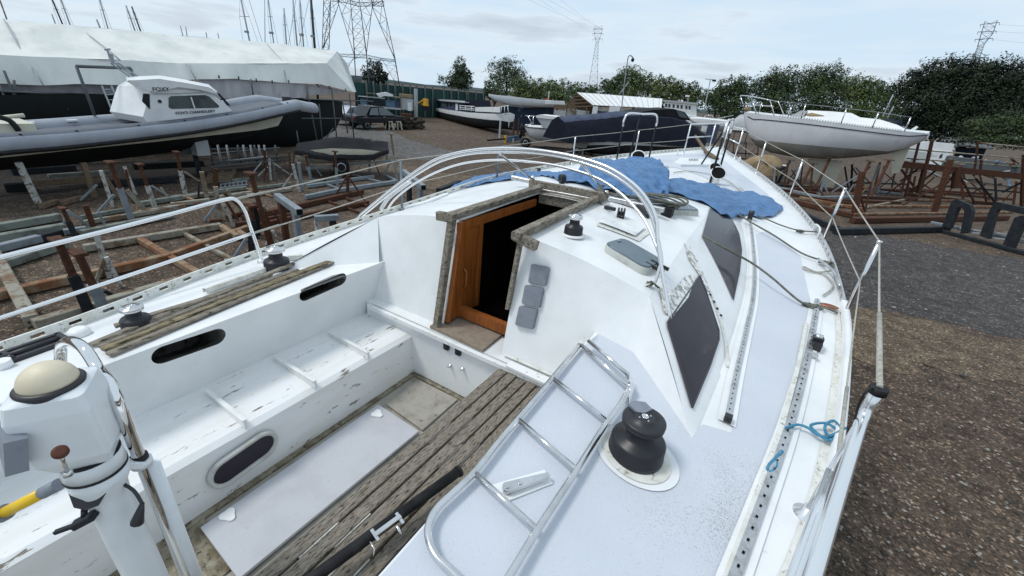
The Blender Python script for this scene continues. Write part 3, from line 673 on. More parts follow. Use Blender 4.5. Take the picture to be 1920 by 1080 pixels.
# toe rails
def toerail(y0, y1, sg, h=.055, gap=.14, open_=.06, m='alu', inset=.015):
    mb = MB(); y = y0
    def cols(yy):
        x = CX+sg*(hw(yy)-inset); z = zd(x, yy); return [(x, yy, z), (x, yy, z+h*.32), (x, yy, z+h*.7), (x, yy, z+h)]
    th = Vector((sg*.012, 0, 0))
    def seg(a, b, rows):
        A_, B_ = cols(a), cols(b)
        for r in rows:
            q = [Vector(A_[r]), Vector(B_[r]), Vector(B_[r+1]), Vector(A_[r+1])]; mb.prism(q, th)
    while y < y1:
        seg(y, min(y+gap-open_, y1), (0, 1, 2)); 
        if y+gap < y1: seg(y+gap-open_, y+gap, (0, 2))
        y += gap
    return mb.build('toe_rail', m, yacht)
toerail(-1.6, 12.45, -1, .06, .15, .055, 'edge'); toerail(3.6, 12.45, 1, .06, .15, .06, 'alu')
mb = MB(); secs = []
for y in lin(-2.3, 3.6, 30):
    x = CX+hw(y); z = zd(x, y); secs.append([(x-.03, y, z), (x-.028, y, z+.055), (x+.006, y, z+.06), (x+.012, y, z-.04)])
MB().loft(secs).build('bulwark', 'gel', yacht)
secs, _ = strip([Vector((CX+hw(y)-.045, y, 0)) for y in lin(-2, 3.5, 12)], .03, zd, .005); MB().loft(secs).build('gutter_dirt', 'edge', yacht)

# windows in the coachroof side
def side(px): return SXY(px)
w1 = [(1311, 519), (1322, 545), (1347, 622), (1347, 640), (1330, 690), (1297, 768), (1283, 720), (1252, 616), (1251, 607)]
mb = MB(); drape(mb, side(w1), zs, .008, .05, sm=False); mb.build('cabin_window', 'smoke', yacht)
w2 = [(1331, 391), (1352, 400), (1374, 415), (1386, 440), (1391, 470), (1387, 510), (1375, 566), (1350, 510), (1316, 445)]
mb = MB(); drape(mb, side(w2), zs, .008, .06, sm=False); mb.build('cabin_window', 'smoke', yacht)
mb = MB()
for a, b in zip(w1, w1[1:]+w1[:1]):
    p, q = S(*a, .010), S(*b, .010); mb.bar(p, q, .008, .004)
mb.build('window_seal', 'smokefr', yacht)
ch = [(1283, 457), (1300, 490), (1318, 520), (1338, 563), (1360, 640), (1365, 690)]
secs, _ = strip([S(*p) for p in ch], .022, zs, .006); mb = MB().loft(secs); 
mb.build('grimy_channel', 'edge', yacht)
mb = MB()
for px, py in ((1331, 555), (1338, 568), (1344, 581), (1351, 594)):
    c = S(px, py, .009); n_ = Vector((.45, -.1, .9)); mb.lathe([(.009, 0), (.009, .003)], c, 12, ax=n_)
mb.build('drain_hole', 'hole', yacht)
for pl in ([(1286, 470), (1300, 478), (1312, 500), (1330, 548), (1322, 545), (1310, 517), (1292, 490)], [(1262, 548), (1285, 520), (1302, 517), (1295, 540), (1272, 580), (1256, 600)], [(1235, 540), (1265, 545), (1305, 520), (1290, 560), (1262, 595), (1245, 590)], [(1293, 462), (1308, 495), (1326, 545), (1318, 520), (1300, 500)]):
    drape(MB(), SXY(pl), zs, .003+.001*len(pl), .04).build('flaking_paint', 'flake', yacht)

# hatches on the coachroof
def hatch(c0, c1, c2, z, name, hgt, tilt=0):
    fz = lambda x, y: zs(x, y)+hgt
    a, b, c = PS(*c0, fz), PS(*c1, fz), PS(*c2, fz); ctr = (a+c)/2; L1 = (b-a).length; L2 = (c-b).length; th = math.atan2((c-b).y, (c-b).x)
    base = zs(ctr.x, ctr.y); slope = (zs(ctr.x+.1, ctr.y)-zs(ctr.x-.1, ctr.y))/.2; ct, st = math.cos(th), math.sin(th)
    def ring(s, h): 
        o = []
        for u, v in rrect(L2*s, L1*s, .05*s): 
            x, y = ctr.x+u*ct-v*st, ctr.y+u*st+v*ct; o.append((x, y, base+slope*(x-ctr.x)+h))
        return o
    low = [(p[0], p[1], zs(p[0], p[1])-.004) for p in ring(1.07, 0)]; hgt = hgt+max(0, -min(zs(p[0], p[1])-p[2] for p in ring(1, 0)))*.25
    mb = MB(); mb.loft([low, ring(1.06, hgt*.6), ring(1.02, hgt)], closed=True); h = mb.build(name, 'hatchrim', yacht)
    mb = MB(); mb.loft([ring(1.01, hgt-.004), ring(1.01, hgt+.004), ring(.98, hgt+.008)], closed=True); mb.poly(ring(.98, hgt+.008)); mb.build('hatch_lid', 'hatch', h)
    return h, ctr, base+hgt, Vector((ct, st, slope)), Vector((-st, ct, 0))
h, ctr, zt, ux, uy = hatch((1140, 464), (1164, 444), (1236, 486), 2.88, 'deck_hatch', .035)
mb = MB()
for s in (-.035, .03): c = ctr+ux*.16+uy*s; mb.bar(Vector((c.x-.06, c.y, zt+.002+ux.z*.1)), Vector((c.x+.05, c.y, zt+.0+ux.z*.2)), .014, .02)
mb.build('hatch_hinge', 'black', h)
c = ctr-ux*.12+uy*.02; MB().lathe([(.016, 0), (.013, .006)], (c.x, c.y, zt+.006-ux.z*.12), 14).build('hatch_latch', 'greycap', h)
hatch((1240, 391), (1252, 368), (1280, 382), 2.9, 'deck_hatch', .04)
pp = [S(750, 393), S(795, 383), S(838, 366)]; mb = MB()
for p, q in zip(pp, pp[1:]): mb.bar(p+Vector((0, 0, .015)), q+Vector((0, 0, .015)), .045, .03)
mb.build('coaming_strip', 'gel', yacht)
# winches
def winch(name, base, hgt, r, parent, m='black2', top='black'):
    mb = MB(); b = base
    mb.lathe([(r, 0), (r, hgt*.10), (r*.985, hgt*.11), (r*.97, hgt*.36), (r*.90, hgt*.42), (r*.60, hgt*.47), (r*.53, hgt*.55), (r*.52, hgt*.70), (r*.60, hgt*.78)], b, 40)
    w = mb.build(name, m, parent)
    mb = MB(); z = b+Vector((0, 0, hgt*.76))
    mb.lathe([(r*.62, 0), (r*.74, hgt*.02), (r*.75, hgt*.05), (r*.70, hgt*.07), (r*.70, hgt*.10), (r*.76, hgt*.12), (r*.75, hgt*.155), (r*.70, hgt*.17), (r*.38, hgt*.175), (r*.37, hgt*.20), (r*.30, hgt*.215)], z, 40); mb.build('self_tailer', top, w)
    mb = MB(); zt = z+Vector((0, 0, hgt*.216)); mb.lathe([(r*.125, 0), (r*.125, hgt*.02), (r*.085, hgt*.02), (r*.08, hgt*.005)], zt, 16)
    for k in range(4): a = rad(45+90*k); mb.lathe([(r*.035, 0), (r*.03, hgt*.01)], zt+Vector((r*.22*math.cos(a), r*.22*math.sin(a), 0)), 8)
    mb.build('winch_socket', 'chrome', w); return w, zt
wb = S(1190, 850); wtop = V(wb, 1212, 783); WR = .102
prim, zt = winch('primary_winch', wb+Vector((0, 0, .006)), wtop.z-wb.z, WR, yacht)
def disc(px, py, rx, ry, n=36): c = S(px, py); return [(c.x+rx*math.cos(2*math.pi*k/n), c.y+ry*math.sin(2*math.pi*k/n)) for k in range(n)]
drape(MB(), [(wb.x+.012+.155*math.cos(a), wb.y-.012+.135*math.sin(a)) for a in [2*math.pi*k/40 for k in range(40)]], zd, .009, .06).build('winch_plinth', 'gel', yacht)
drape(MB(), [(wb.x+.008+.128*math.cos(a), wb.y-.012+.118*math.sin(a)) for a in [2*math.pi*k/40 for k in range(40)]], zd, .013, .06).build('winch_pad', 'edge', yacht)
mb = MB(); arm_z = zt.z+.002; mb.prism([(wb.x+WR*a, wb.y+WR*b, arm_z-.012) for a, b in ((-.72, .30), (-.55, .62), (-.2, .78), (.1, .55), (-.05, .2), (-.3, .05))], (0, 0, .012)); mb.build('stripper_arm', 'greycap', prim)
b2 = S(1074, 441); t2 = V(b2, 1081, 404)
mb = MB(); mb.lathe([(.075, 0), (.075, .008), (.06, .012)], b2, 28); mb.build('winch_pad', 'geldirty', yacht)
wv, _ = winch('coachroof_winch', b2+Vector((0, 0, .008)), t2.z-b2.z, .058, yacht, 'black2', 'steel')
b3 = S(521, 505); t3 = V(b3, 512, 474); winch('port_winch', b3+Vector((0, 0, .004)), max(.17, t3.z-b3.z), .085, yacht, 'black2', 'steel')
b4 = S(258, 612); t4 = V(b4, 253, 580); winch('port_aft_winch', b4+Vector((0, 0, .004)), max(.12, t4.z-b4.z), .065, yacht, 'black2', 'steel')
# black mooring chock on the port quarter
mb = MB(); c = S(60, 662, .015); u = (S(110, 640)-S(20, 672)); u.z = 0; u.normalize(); nn = Vector((u.y, -u.x, 0))
for s in (-.05, .05): mb.bar(c-u*.12+nn*s, c+u*.12+nn*s, .02, .035)
for s in (-.12, .12): mb.bar(c+u*s-nn*.06, c+u*s+nn*.06, .025, .035)
mb.tube([c-u*.07-nn*.05+Vector((0, 0, .01)), c-u*.07+nn*.05+Vector((0, 0, .01))], .012); mb.tube([c-u*.1+Vector((0, 0, .012)), c+u*.1+Vector((0, 0, .012))], .014); mb.build('fairlead', 'black', yacht)
mb = MB(); c = S(150, 630, .0); mb.lathe([(.05, 0), (.045, .03), (.03, .045)], c, 20); mb.build('deck_pad', 'gel', yacht); mb = MB(); mb.lathe([(.03, 0), (.028, .04)], S(10, 690), 16); mb.build('deck_pad', 'gel', yacht)
# cleat lever on its plate
pl = [S(*p, .010) for p in ((922, 913), (1020, 885), (1036, 910), (945, 946))]; MB().prism([p-Vector((0, 0, .004)) for p in pl], (0, 0, .005)).build('cleat_plate', 'gel', yacht)
mb = MB(); a, b = S(950, 926, .03), S(1026, 903, .03); d = (b-a).normalized(); nn = Vector((d.y, -d.x, 0)); o = []
for k in range(9): t = rad(90+180*k/8); o.append(a+d*(.017*math.cos(t))+nn*(.017*math.sin(t)))
o += [b-nn*.009, b+d*.004, b+nn*.010]; mb.prism([p-Vector((0, 0, .006)) for p in o], (0, 0, .011)); mb.lathe([(.014, -.022), (.014, 0)], a, 16)
for t in (.0, .045): mb.lathe([(.008, 0), (.008, .004)], a+d*t+Vector((0, 0, .005)), 12)
mb.build('hatch_lever', 'steel', yacht)
mb = MB(); mb.bar((-1.07, 1.862, 2.150), (-.70, 1.862, 2.150), .02, .006); mb.bar((-.69, 1.86, 2.15), (-.575, 1.92, 2.44), .02, .006); mb.build('mildew_line', 'edge', yacht)
# instrument covers on the bulkhead
A = (-1.12, 2.06, 2.86); nb = (Vector((-.35, 2.06, 2.715))-Vector(A)).cross(Vector((-1.09, 1.87, 2.13))-Vector(A)).normalized(); nb = -nb if nb.y > 0 else nb; A = Vector(A)+nb*.012
for q in ([(998, 494), (1031, 501), (1025, 536), (991, 530)], [(986, 533), (1021, 541), (1014, 577), (979, 569)], [(975, 572), (1010, 580), (1001, 617), (967, 609)]):
    c4 = [PP(px, py, A, nb) for px, py in q]; ctr = sum(c4, Vector())/4; x = ((c4[1]-c4[0])+(c4[2]-c4[3]))/2; y = ((c4[3]-c4[0])+(c4[2]-c4[1]))/2
    mb = MB(); o = [ctr+x*u+y*v+nb*.004 for u, v in rrect(1, 1, .1, 3)]; o2 = [ctr+(p-ctr)*.94+nb*.016 for p in o]; o0 = [p-nb*.006 for p in o]
    mb.loft([o0, [p+nb*.008 for p in o], o2], closed=True, sm=False); mb.poly(o2); mb.build('instrument_cover', 'greycap', yacht)
# blocks, clutch, padeye on the coachroof
def block(px, py, h=.05, ang=0, nm='deck_block'):
    c = S(px, py); b = MB(); ax = Vector((math.cos(ang), math.sin(ang), 0)); cc = c+Vector((0, 0, h*.62))
    for s in (-.6, 0, .6): b.lathe([(h*.5, -h*.09), (h*.56, 0), (h*.5, h*.09)], cc+ax*h*s*.45, 18, ax=ax)
    b.box(c+Vector((0, 0, h*.1)), (h*.5, h*.5, h*.2)); o = b.build(nm, 'black', yacht)
    MB().lathe([(h*.2, -h*.36), (h*.2, h*.36)], cc, 12, ax=ax).build('sheave_pin', 'steel', o); return o
block(1162, 412, .075, .3); block(1053, 344, .075, .9); block(1010, 322, .05, 1.6)
mb = MB(); c = S(1128, 381, .02)
for k in range(3): mb.box(c+Vector((.0+.02*k, -.01*k, 0)), (.045, .07, .04))
mb.lathe([(.02, 0), (.016, .03)], c+Vector((.05, -.01, .01)), 12); mb.build('rope_clutch', 'steel', yacht)
mb = MB(); c = S(1148, 398, .02); mb.bar(c-Vector((.07, -.03, 0)), c+Vector((.02, -.02, .01)), .025, .025); mb.build('clutch_handle', 'black', yacht)
mb = MB(); mb.tube(smooth([S(1188, 391, .02), S(1200, 398, .03), S(1215, 410, .02)], 4), .02); mb.build('turning_block', 'black2', yacht)
mb = MB(); c = S(1247, 403, .03); mb.box(c, (.11, .09, .07)); mb.build('clutch_box', 'rubber', yacht)
drape(MB(), SXY([(1120, 420), (1150, 400), (1210, 430), (1190, 447)]), zs, .02, .05).build('winch_base_pad', 'geldirty', yacht)
drape(MB(), SXY([(1118, 424), (1124, 418), (1194, 446), (1214, 430), (1222, 436), (1198, 454)]), zs, .006, .04).build('pad_grime', 'edge', yacht)
# shroud car on outer track, upright block on inner track
mb = MB(); c = S(1527, 652, .03)
mb.box(c, (.045, .11, .05)); mb.box(c+Vector((-.002, .0, .028)), (.055, .045, .03)); g = mb.build('genoa_car', 'black', yacht)
MB().lathe([(.02, -.018), (.02, .018)], c+Vector((0, .015, .036)), 16, ax=(1, 0, 0)).build('car_roller', 'steel', g)
mb = MB(); c2 = S(1521, 672, .022); mb.box(c2, (.05, .03, .025)); mb.build('car_stop', 'alu', yacht)
mb = MB(); c = S(1405, 412, .04); mb.box(c, (.05, .10, .07)); mb.lathe([(.03, -.028), (.03, .028)], c+Vector((0, 0, .03)), 16, ax=(1, 0, 0)); mb.build('genoa_car', 'black', yacht)
# fairlead ring and cleats at the starboard rail
mb = MB(); c = S(1553, 577, .012); mb.lathe([(.05, 0), (.05, .006), (.035, .010), (.03, .004)], c, 20, sx=1.2, sy=.7); mb.build('deck_ring', 'copper', yacht)
def loop_cleat(px, py, s, up=.06):
    c = S(px, py); t = Vector((-.15, 1, 0)).normalized(); pts = [c-t*s, c-t*s*.9+Vector((0, 0, up)), c+t*s*.9+Vector((0, 0, up)), c+t*s]; MB().tube(smooth(pts, 5), .009).build('bow_cleat', 'cowl', yacht)
for px, py, s in ((1527, 441, .12), (1269, 292, .12), (1385, 304, .12)): loop_cleat(px, py, s, .09)
mb = MB(); pp = [S(1530, 495, .05), S(1555, 520, .06), S(1570, 548, .05)]; mb.tube(smooth(pp, 5), .012); mb.build('rail_fairlead', 'alu', yacht)
# ------------------------------------------------------------------ rails, stanchions, lifelines
def rail_base(y, sg, inset=.035): x = CX+sg*(hw(y)-inset); return Vector((x, y, zd(x, y)))
st_px = [((1582, 592), (1657, 455)), ((1541, 456), (1581, 353)), ((1478, 375), (1517, 302)), ((1417, 326), (1446, 267))]
st = []
for b, t in st_px:
    bb = S(*b); tt = V(bb, *t); st.append((bb, tt))
    mb = MB(); mb.tube([bb, tt], .0125, 10); mb.lathe([(.03, 0), (.03, .012), (.018, .03)], bb, 12); mb.lathe([(.016, -.012), (.016, .006)], tt, 10); mb.build('stanchion', 'steel', yacht)
mb = MB(); mid = st[0][0].lerp(st[0][1], .5); mb.build
wl = MB()
# pushpit, starboard
pb = S(1512, 966); pt = V(pb, 1643, 778)
pt2 = Vector((pt.x, pt.y, pt.z))
aft = Vector((-.02, -1, 0)).normalized()
r0 = P(1548, 1020, pt.z); aft = (r0-pt); aft.z = 0; aft.normalize()
aft2 = aft
mb = MB(); top = pt+Vector((0, 0, .085)); mb.tube([top, pt+Vector((0, 0, .02))]+[pt+aft*(.045*(1-math.cos(rad(t))))+Vector((0, 0, .02-.045*math.sin(rad(t)))) for t in (30, 60, 90)]+[pt+aft*.4-Vector((0, 0, .027)), pt+aft*1.8-Vector((0, 0, .03))], .0165, 14)
mb.tube([pb, pb.lerp(pt, .5), pt+aft*.03-Vector((0, 0, .02))], .0135, 10)
mlow = pb.lerp(pt, .45); mb.tube([mlow, mlow+aft*.25, mlow+aft*1.8], .0165, 12)
mb.lathe([(.045, 0), (.045, .006), (.022, .014), (.02, .04)], pb, 18)
pp_ = mb.build('pushpit', 'paintrail', yacht)
mb = MB(); mb.lathe([(.024, 0), (.024, .022)], top-Vector((0, 0, .02)), 14); _dt = -(CM.transposed() @ (top-CAMP)).z; mb.tube(smooth([top-Vector((0, 0, .01)), CAMP+ray(1630, 728)*(_dt-.01), CAMP+ray(1613, 752)*(_dt+.0), CAMP+ray(1603, 785)*(_dt+.03), CAMP+ray(1594, 822)*(_dt+.08)], 5), .0032, 6); mb.build('black_hose', 'rubber', pp_)
top = top+Vector((0, 0, .0))
# lifelines starboard
def sag(a, b, s=.01, k=6): return [a.lerp(b, t/k)-Vector((0, 0, s*4*(t/k)*(1-t/k))) for t in range(k+1)]
low = [b.lerp(t, .48) for b, t in st]
pulb = {}
bowp = {'sb': ((1377, 298), (1401, 243)), 'sa': ((1352, 289), (1378, 237)), 'pa': ((1327, 287), (1334, 231)), 'pb': ((1281, 291), (1297, 233))}
for k, (b, t) in bowp.items():
    bb = S(*b); pulb[k] = (bb, V(bb, *t))
mb = MB()
for k in bowp: mb.tube([pulb[k][0], pulb[k][1]], .014, 8); mb.lathe([(.035, 0), (.02, .03)], pulb[k][0], 10)
mb.tube(smooth([pulb['pb'][1], pulb['pa'][1], pulb['pa'][1].lerp(pulb['sa'][1], .5)+Vector((0, .25, .03)), pulb['sa'][1], pulb['sb'][1]], 8), .014, 8)
mb.tube([pulb['pb'][0].lerp(pulb['pb'][1], .58), pulb['pa'][0].lerp(pulb['pa'][1], .58)], .012, 8); mb.tube([pulb['sb'][0].lerp(pulb['sb'][1], .52), pulb['sa'][0].lerp(pulb['sa'][1], .6)], .012, 8)
mb.build('pulpit', 'paintrail', yacht)
mb = MB()
chain = [top]+[t for _, t in st]+[pulb['sb'][1]]
for a, b in zip(chain, chain[1:]): mb.tube(sag(a, b, .004), .005, 6)
lchain = [mlow.lerp(pt, .2)]+low+[pulb['sb'][0].lerp(pulb['sb'][1], .5)]
for a, b in zip(lchain, lchain[1:]): mb.tube(sag(a, b, .006), .0045, 6)
mb.tube([top, top+(st[0][1]-top)*.32], .009, 8); mb.tube([lchain[0], lchain[0].lerp(low[0], .25)], .007, 8)
mb.build('lifeline', 'ropelight', yacht)
# port: aft rail of two tubes, bending down to the deck
pbb = S(492, 492); ptop = V(pbb, 432, 372); dirp = None
a0 = PX(0, 487, ptop.x+.02); k1 = PX(300, 413, ptop.x)
mb = MB(); c1 = PX(445, 378, ptop.x); c2 = PX(466, 415, ptop.x)
pl_top = [PX(-160, 525, ptop.x+.14), PX(0, 483, ptop.x+.06), PX(200, 433, ptop.x+.02), PX(330, 399, ptop.x), PX(415, 376, ptop.x), PX(441, 374, ptop.x), PX(458, 394, ptop.x), PX(468, 422, ptop.x), PX(478, 450, ptop.x), pbb]
mb.tube(smooth(pl_top, 5), .0125, 12)
pl_low = [PX(-160, 650, ptop.x+.12), PX(0, 597, ptop.x+.05), PX(240, 517, ptop.x), PX(474, 437, ptop.x)]
mb.tube(smooth(pl_low, 4), .0115, 12); mb.lathe([(.035, 0), (.035, .008), (.02, .03)], pbb, 14); mb.build('pushpit', 'paintrail', yacht)
pst = []
for (px, py) in ((751, 300), (935, 275), (1079, 256), (1199, 244)):
    # bases sit on the port rail: find the station whose vertical passes through the pixel column
    best = min((abs(PY(px, py, y).x-rail_base(y, -1).x), y) for y in lin(2.6, 11.5, 400))[1]
    b = rail_base(best, -1); t = V(b, px, py); pst.append((b, t))
    mb = MB(); mb.tube([b, t], .0125, 8); mb.lathe([(.03, 0), (.018, .03)], b, 10); mb.build('stanchion', 'galv' if px < 1000 else 'steel', yacht)
mb = MB(); ch = [PX(443, 373, ptop.x)]+[t for _, t in pst]+[pulb['pb'][1]]
for a, b in zip(ch, ch[1:]): mb.tube(sag(a, b, .006), .005, 6)
ch2 = [PX(476, 437, ptop.x)]+[b.lerp(t, .5) for b, t in pst]+[pulb['pb'][0].lerp(pulb['pb'][1], .5)]
for a, b in zip(ch2, ch2[1:]): mb.tube(sag(a, b, .008), .005, 6)
mb.tube([ch[0], ch[0].lerp(ch[1], .12)], .008, 6); mb.tube([ch2[0], ch2[0].lerp(ch2[1], .12)], .008, 6)
mb.build('lifeline', 'ropelight', yacht)
mb = MB(); secs, _ = strip([S(*p) for p in ((385, 552), (509, 507), (540, 489), (655, 443))], .035, zd, .01); mb.loft([[Vector(a), Vector(a)+Vector((0, 0, .03)), Vector(b)+Vector((0, 0, .03)), Vector(b)] for a, b in secs], sm=False); mb.build('port_track', 'edge', yacht)
# loose teak battens along the port coaming
bat = [((172, 653), (361, 574), (509, 519), 'teakgrey', 'longest grey batten, outermost of the loose teak battens on the port deck'),
       ((196, 664), (430, 567), (618, 496), 'teakyel', 'yellowed batten in the middle of the loose teak pile on the port deck'),
       ((218, 621), (405, 563), (598, 482), 'teakgrey', 'flat grey batten touching the black port winch'),
       ((205, 671), (420, 580), (646, 487), 'teakgrey', 'grey batten lying along the edge of the cockpit wall'),
       ((190, 659), (400, 571), (560, 512), 'teak', 'blackened ridged batten next to the outermost one'),
       ((330, 612), (470, 556), (612, 501), 'teakyel', 'short brown batten with a square dark end')]
for i, (a, b, c, m_, lb) in enumerate(bat):
    q = [PS(*p, zd)+Vector((0, 0, .018+.006*(i % 3))) for p in (a, b, c)]; mb = MB()
    for u, w in zip(q, q[1:]): mb.bar(u, w, .036 if i != 4 else .028, .016, bev=.2)
    o = mb.build('teak_batten', m_, None, q[0]); tag(o, lb, 'batten', 'loose teak battens on the port side deck')
# ------------------------------------------------------------------ sprayhood hoops
Lf, Rf, Tp = PX(669, 409, -2.98), S(1257, 598), PX(945, 283, -1.5)
def hoop(pxs, n, p0, r, parent, nm='hoop', m='steel'):
    pts = smooth([PP(px, py, p0, n) for px, py in pxs], 6); return MB().tube(pts, r, 10).build(nm, m, parent)
n1_ = (Rf-Lf).cross(Tp-Lf).normalized()
fr = hoop([(669, 408), (740, 350), (800, 308), (840, 291), (890, 281), (945, 278), (1000, 281), (1060, 290), (1120, 306), (1160, 325), (1195, 352), (1220, 385), (1231, 415), (1233, 450), (1243, 520), (1257, 598)], n1_, Lf, .0098, yacht, 'sprayhood_frame', 'paintrail')
hoop([(676, 408), (748, 350), (808, 311), (845, 296), (890, 287), (945, 285), (1000, 288), (1060, 297), (1118, 314), (1156, 332), (1190, 358), (1213, 388), (1226, 420), (1240, 480), (1236, 505), (1228, 530)], n1_, Lf+Vector((0, .01, 0)), .009, fr, 'hoop', 'paintrail')
T3 = PX(940, 300, -1.5); 
n3 = (Rf-Lf).cross(PP(940, 300, (0, 2.75, 0), (0, 1, 0))-Lf).normalized()
hoop([(727, 392), (742, 372), (775, 346), (820, 322), (870, 306), (930, 300), (990, 303), (1050, 312), (1110, 330), (1150, 352), (1185, 383), (1208, 412), (1222, 440), (1237, 480), (1238, 505)], n3, Lf, .0088, fr, 'hoop', 'paintrail')
hoop([(714, 393), (730, 370), (770, 340)], n3, Lf, .016, fr, 'hoop_end', 'steel')
for x, px, py in ((-1.70, 938, 290), (-1.04, 1085, 300)): MB().tube([PP(px, py, Lf, n1_), Vector((x, 3.17, 2.96))], .008, 8).lathe([(.02, 0), (.014, .03)], (x, 3.17, 2.955), 10).build('frame_strut', 'steel', fr)
mb = MB(); c = S(1224, 540, .02)
for k in range(26):
    a = random.uniform(0, 6.28); r_ = random.uniform(.01, .04); mb.tube([c+Vector((0, 0, .01)), c+Vector((r_*math.cos(a), r_*math.sin(a)-.012, random.uniform(-.015, .02)))], .0035, 5)
mb.build('frayed_lashing', 'rope', fr)
# ------------------------------------------------------------------ blue tarpaulin in three crumpled pieces
def wob(amp, seed, sc=5.0):
    def f(x, y):
        v = Vector((x*sc+seed, y*sc, seed)); a = mnoise.noise(v); b = abs(mnoise.noise(v*2.3)); r = abs(mnoise.noise(Vector((x*sc*.9+seed, y*sc*2.2, 1.7)))); r2 = abs(mnoise.noise(Vector((x*sc*2.1+y*3+seed, y*sc*1.1-x*4, 5.2)))); return amp*(.75+a*.5+.5*b-.95*r-.7*r2+.12*mnoise.noise(v*5))
    return f
def tarp(px, amp, seed, step, label, lift=.01, hump=None):
    xy = SXY(px); mb = MB()
    cx_, cy_ = sum(p[0] for p in xy)/len(xy), sum(p[1] for p in xy)/len(xy)
    sxx = sum((p[0]-cx_)**2 for p in xy); syy = sum((p[1]-cy_)**2 for p in xy); sxy = sum((p[0]-cx_)*(p[1]-cy_) for p in xy); th = .5*math.atan2(2*sxy, sxx-syy); ct, s_t = math.cos(th), math.sin(th)
    def f(x, y):
        u, v = (x-cx_)*ct+(y-cy_)*s_t, -(x-cx_)*s_t+(y-cy_)*ct; v += .10*mnoise.noise(Vector((u*2.0, v*1.5, seed)))
        dmin = min(math.hypot(x-p, y-q) for p, q in xy); e_ = min(1, dmin/.16)
        r1_ = abs(mnoise.noise(Vector((u*1.3+seed, v*6, 1)))); r2_ = abs(mnoise.noise(Vector((u*3.0+seed, v*12, 4)))); r3_ = abs(mnoise.noise(Vector((u*8+v*4, v*9-u*3, seed))))
        h_ = amp*(1.25-2.3*min(.55, r1_)-1.1*min(.5, r2_)-.45*r3_+.5*mnoise.noise(Vector((u*1.1, v*2, seed))))
        return max(0, h_)*(.05+.95*e_)+(hump*(min(1, dmin/.3)**1.3) if hump else 0)
    fn = zs
    drape(mb, xy, fn, lift, step, wob=f); o = mb.build('blue_tarpaulin', 'tarp', None, (cx_, cy_, zs(cx_, cy_)))
    md = o.modifiers.new('thickness', 'SOLIDIFY'); md.thickness = .004; md.offset = 1
    return tag(o, label, 'tarpaulin', 'blue tarpaulins on the yacht')
tarp([(838, 362), (866, 342), (905, 330), (965, 324), (1030, 322), (1090, 326), (1150, 338), (1215, 362), (1240, 376), (1200, 372), (1120, 352), (1050, 342), (985, 336), (930, 342), (890, 350)], .024, 3.1, .03, 'flat strip of blue tarpaulin across the port side of the coachroof')
tarp([(1080, 345), (1094, 316), (1150, 312), (1226, 308), (1243, 330), (1253, 352), (1251, 372), (1225, 384), (1180, 372), (1120, 360)], .042, 7.7, .026, 'bunched blue tarpaulin piled beside the coiled ropes on the coachroof', hump=.10)
tarp([(1248, 340), (1300, 346), (1345, 352), (1380, 362), (1430, 370), (1462, 386), (1468, 395), (1450, 408), (1425, 412), (1400, 404), (1372, 412), (1350, 404), (1330, 388), (1290, 374), (1250, 362)], .028, 12.3, .026, 'blue tarpaulin spread over the front window towards the starboard rail', hump=.03)
# coiled ropes beside the bunched tarpaulin
mb = MB(); c = S(1205, 384, .02)
for k in range(7):
    pts = []
    for j in range(25):
        a = 2*math.pi*j/24; pts.append(c+Vector((-.04+(.30+.012*k)*math.cos(a), .05+(.12+.01*k)*math.sin(a)+.25*math.cos(a)*.2, .012*k+.012*math.sin(3*a+k)-.02)))
    mb.tube(pts, .008, 6)
tag(mb.build('rope_coil', 'rope', None, c), 'coil of grey rope lying against the bunched blue tarpaulin', 'rope')
mb = MB()
for k in range(6):
    a = S(1105+7*k, 338+3*k, .07); b = S(1150+12*k, 350+2*k, .07); mb.tube(smooth([a, a.lerp(b, .5)+Vector((0, 0, .04)), b], 5), .007, 6)
tag(mb.build('rope_bundle', 'black', None, S(1130, 345, .03)), 'dark loose ropes trailing between two folds of blue tarpaulin', 'rope')
# ------------------------------------------------------------------ ropes to the starboard rail
def rope(pts, r, m_, label, knots=(), nm='mooring_rope'):
    pts = smooth([S(px, py, h) for px, py, h in pts], 7); mb = MB().tube(pts, r, 7)
    for px, py, h in knots:
        c = S(px, py, h)
        for k in range(3): mb.tube([c+Vector((.026*math.cos(t)+.012*(k-1), .016*math.sin(t), .012*math.sin(t*2+k))) for t in [2*math.pi*j/12 for j in range(12)]], r*.9, 6, closed=True)
    return tag(mb.build(nm, m_, None, pts[0]), label, 'rope', 'ropes tied to the starboard rail')
rope([(1316, 446, .02), (1352, 486, .09), (1400, 520, .12), (1440, 545, .10), (1500, 574, .03), (1540, 580, .02), (1569, 592, .02)], .008, 'rope', 'nearest grey green rope running from the coachroof window to the stanchion foot at the gate', [(1515, 577, .02), (1530, 580, .02)])
rope([(1357, 392, .03), (1385, 413, .05), (1409, 430, .06), (1450, 452, .05), (1500, 480, .03), (1545, 497, .03), (1562, 506, .02)], .008, 'rope', 'grey green rope under the blue tarpaulin edge leading to the middle of the starboard rail', [(1543, 498, .03), (1555, 500, .03)])
rope([(1419, 409, .03), (1440, 420, .04), (1464, 430, .04), (1495, 437, .03), (1529, 440, .03)], .007, 'rope', 'short thin rope from the tarpaulin corner to the loop cleat', [(1500, 437, .02)])
rope([(1340, 336, .03), (1362, 342, .03), (1385, 360, .03), (1400, 372, .03)], .007, 'ropelight', 'pale rope trailing from the vents across the foredeck')
rope([(1262, 326, .02), (1290, 323, .02), (1325, 328, .02), (1335, 331, .02)], .006, 'ropelight', 'thin pale rope lying across the foredeck left of the vents')
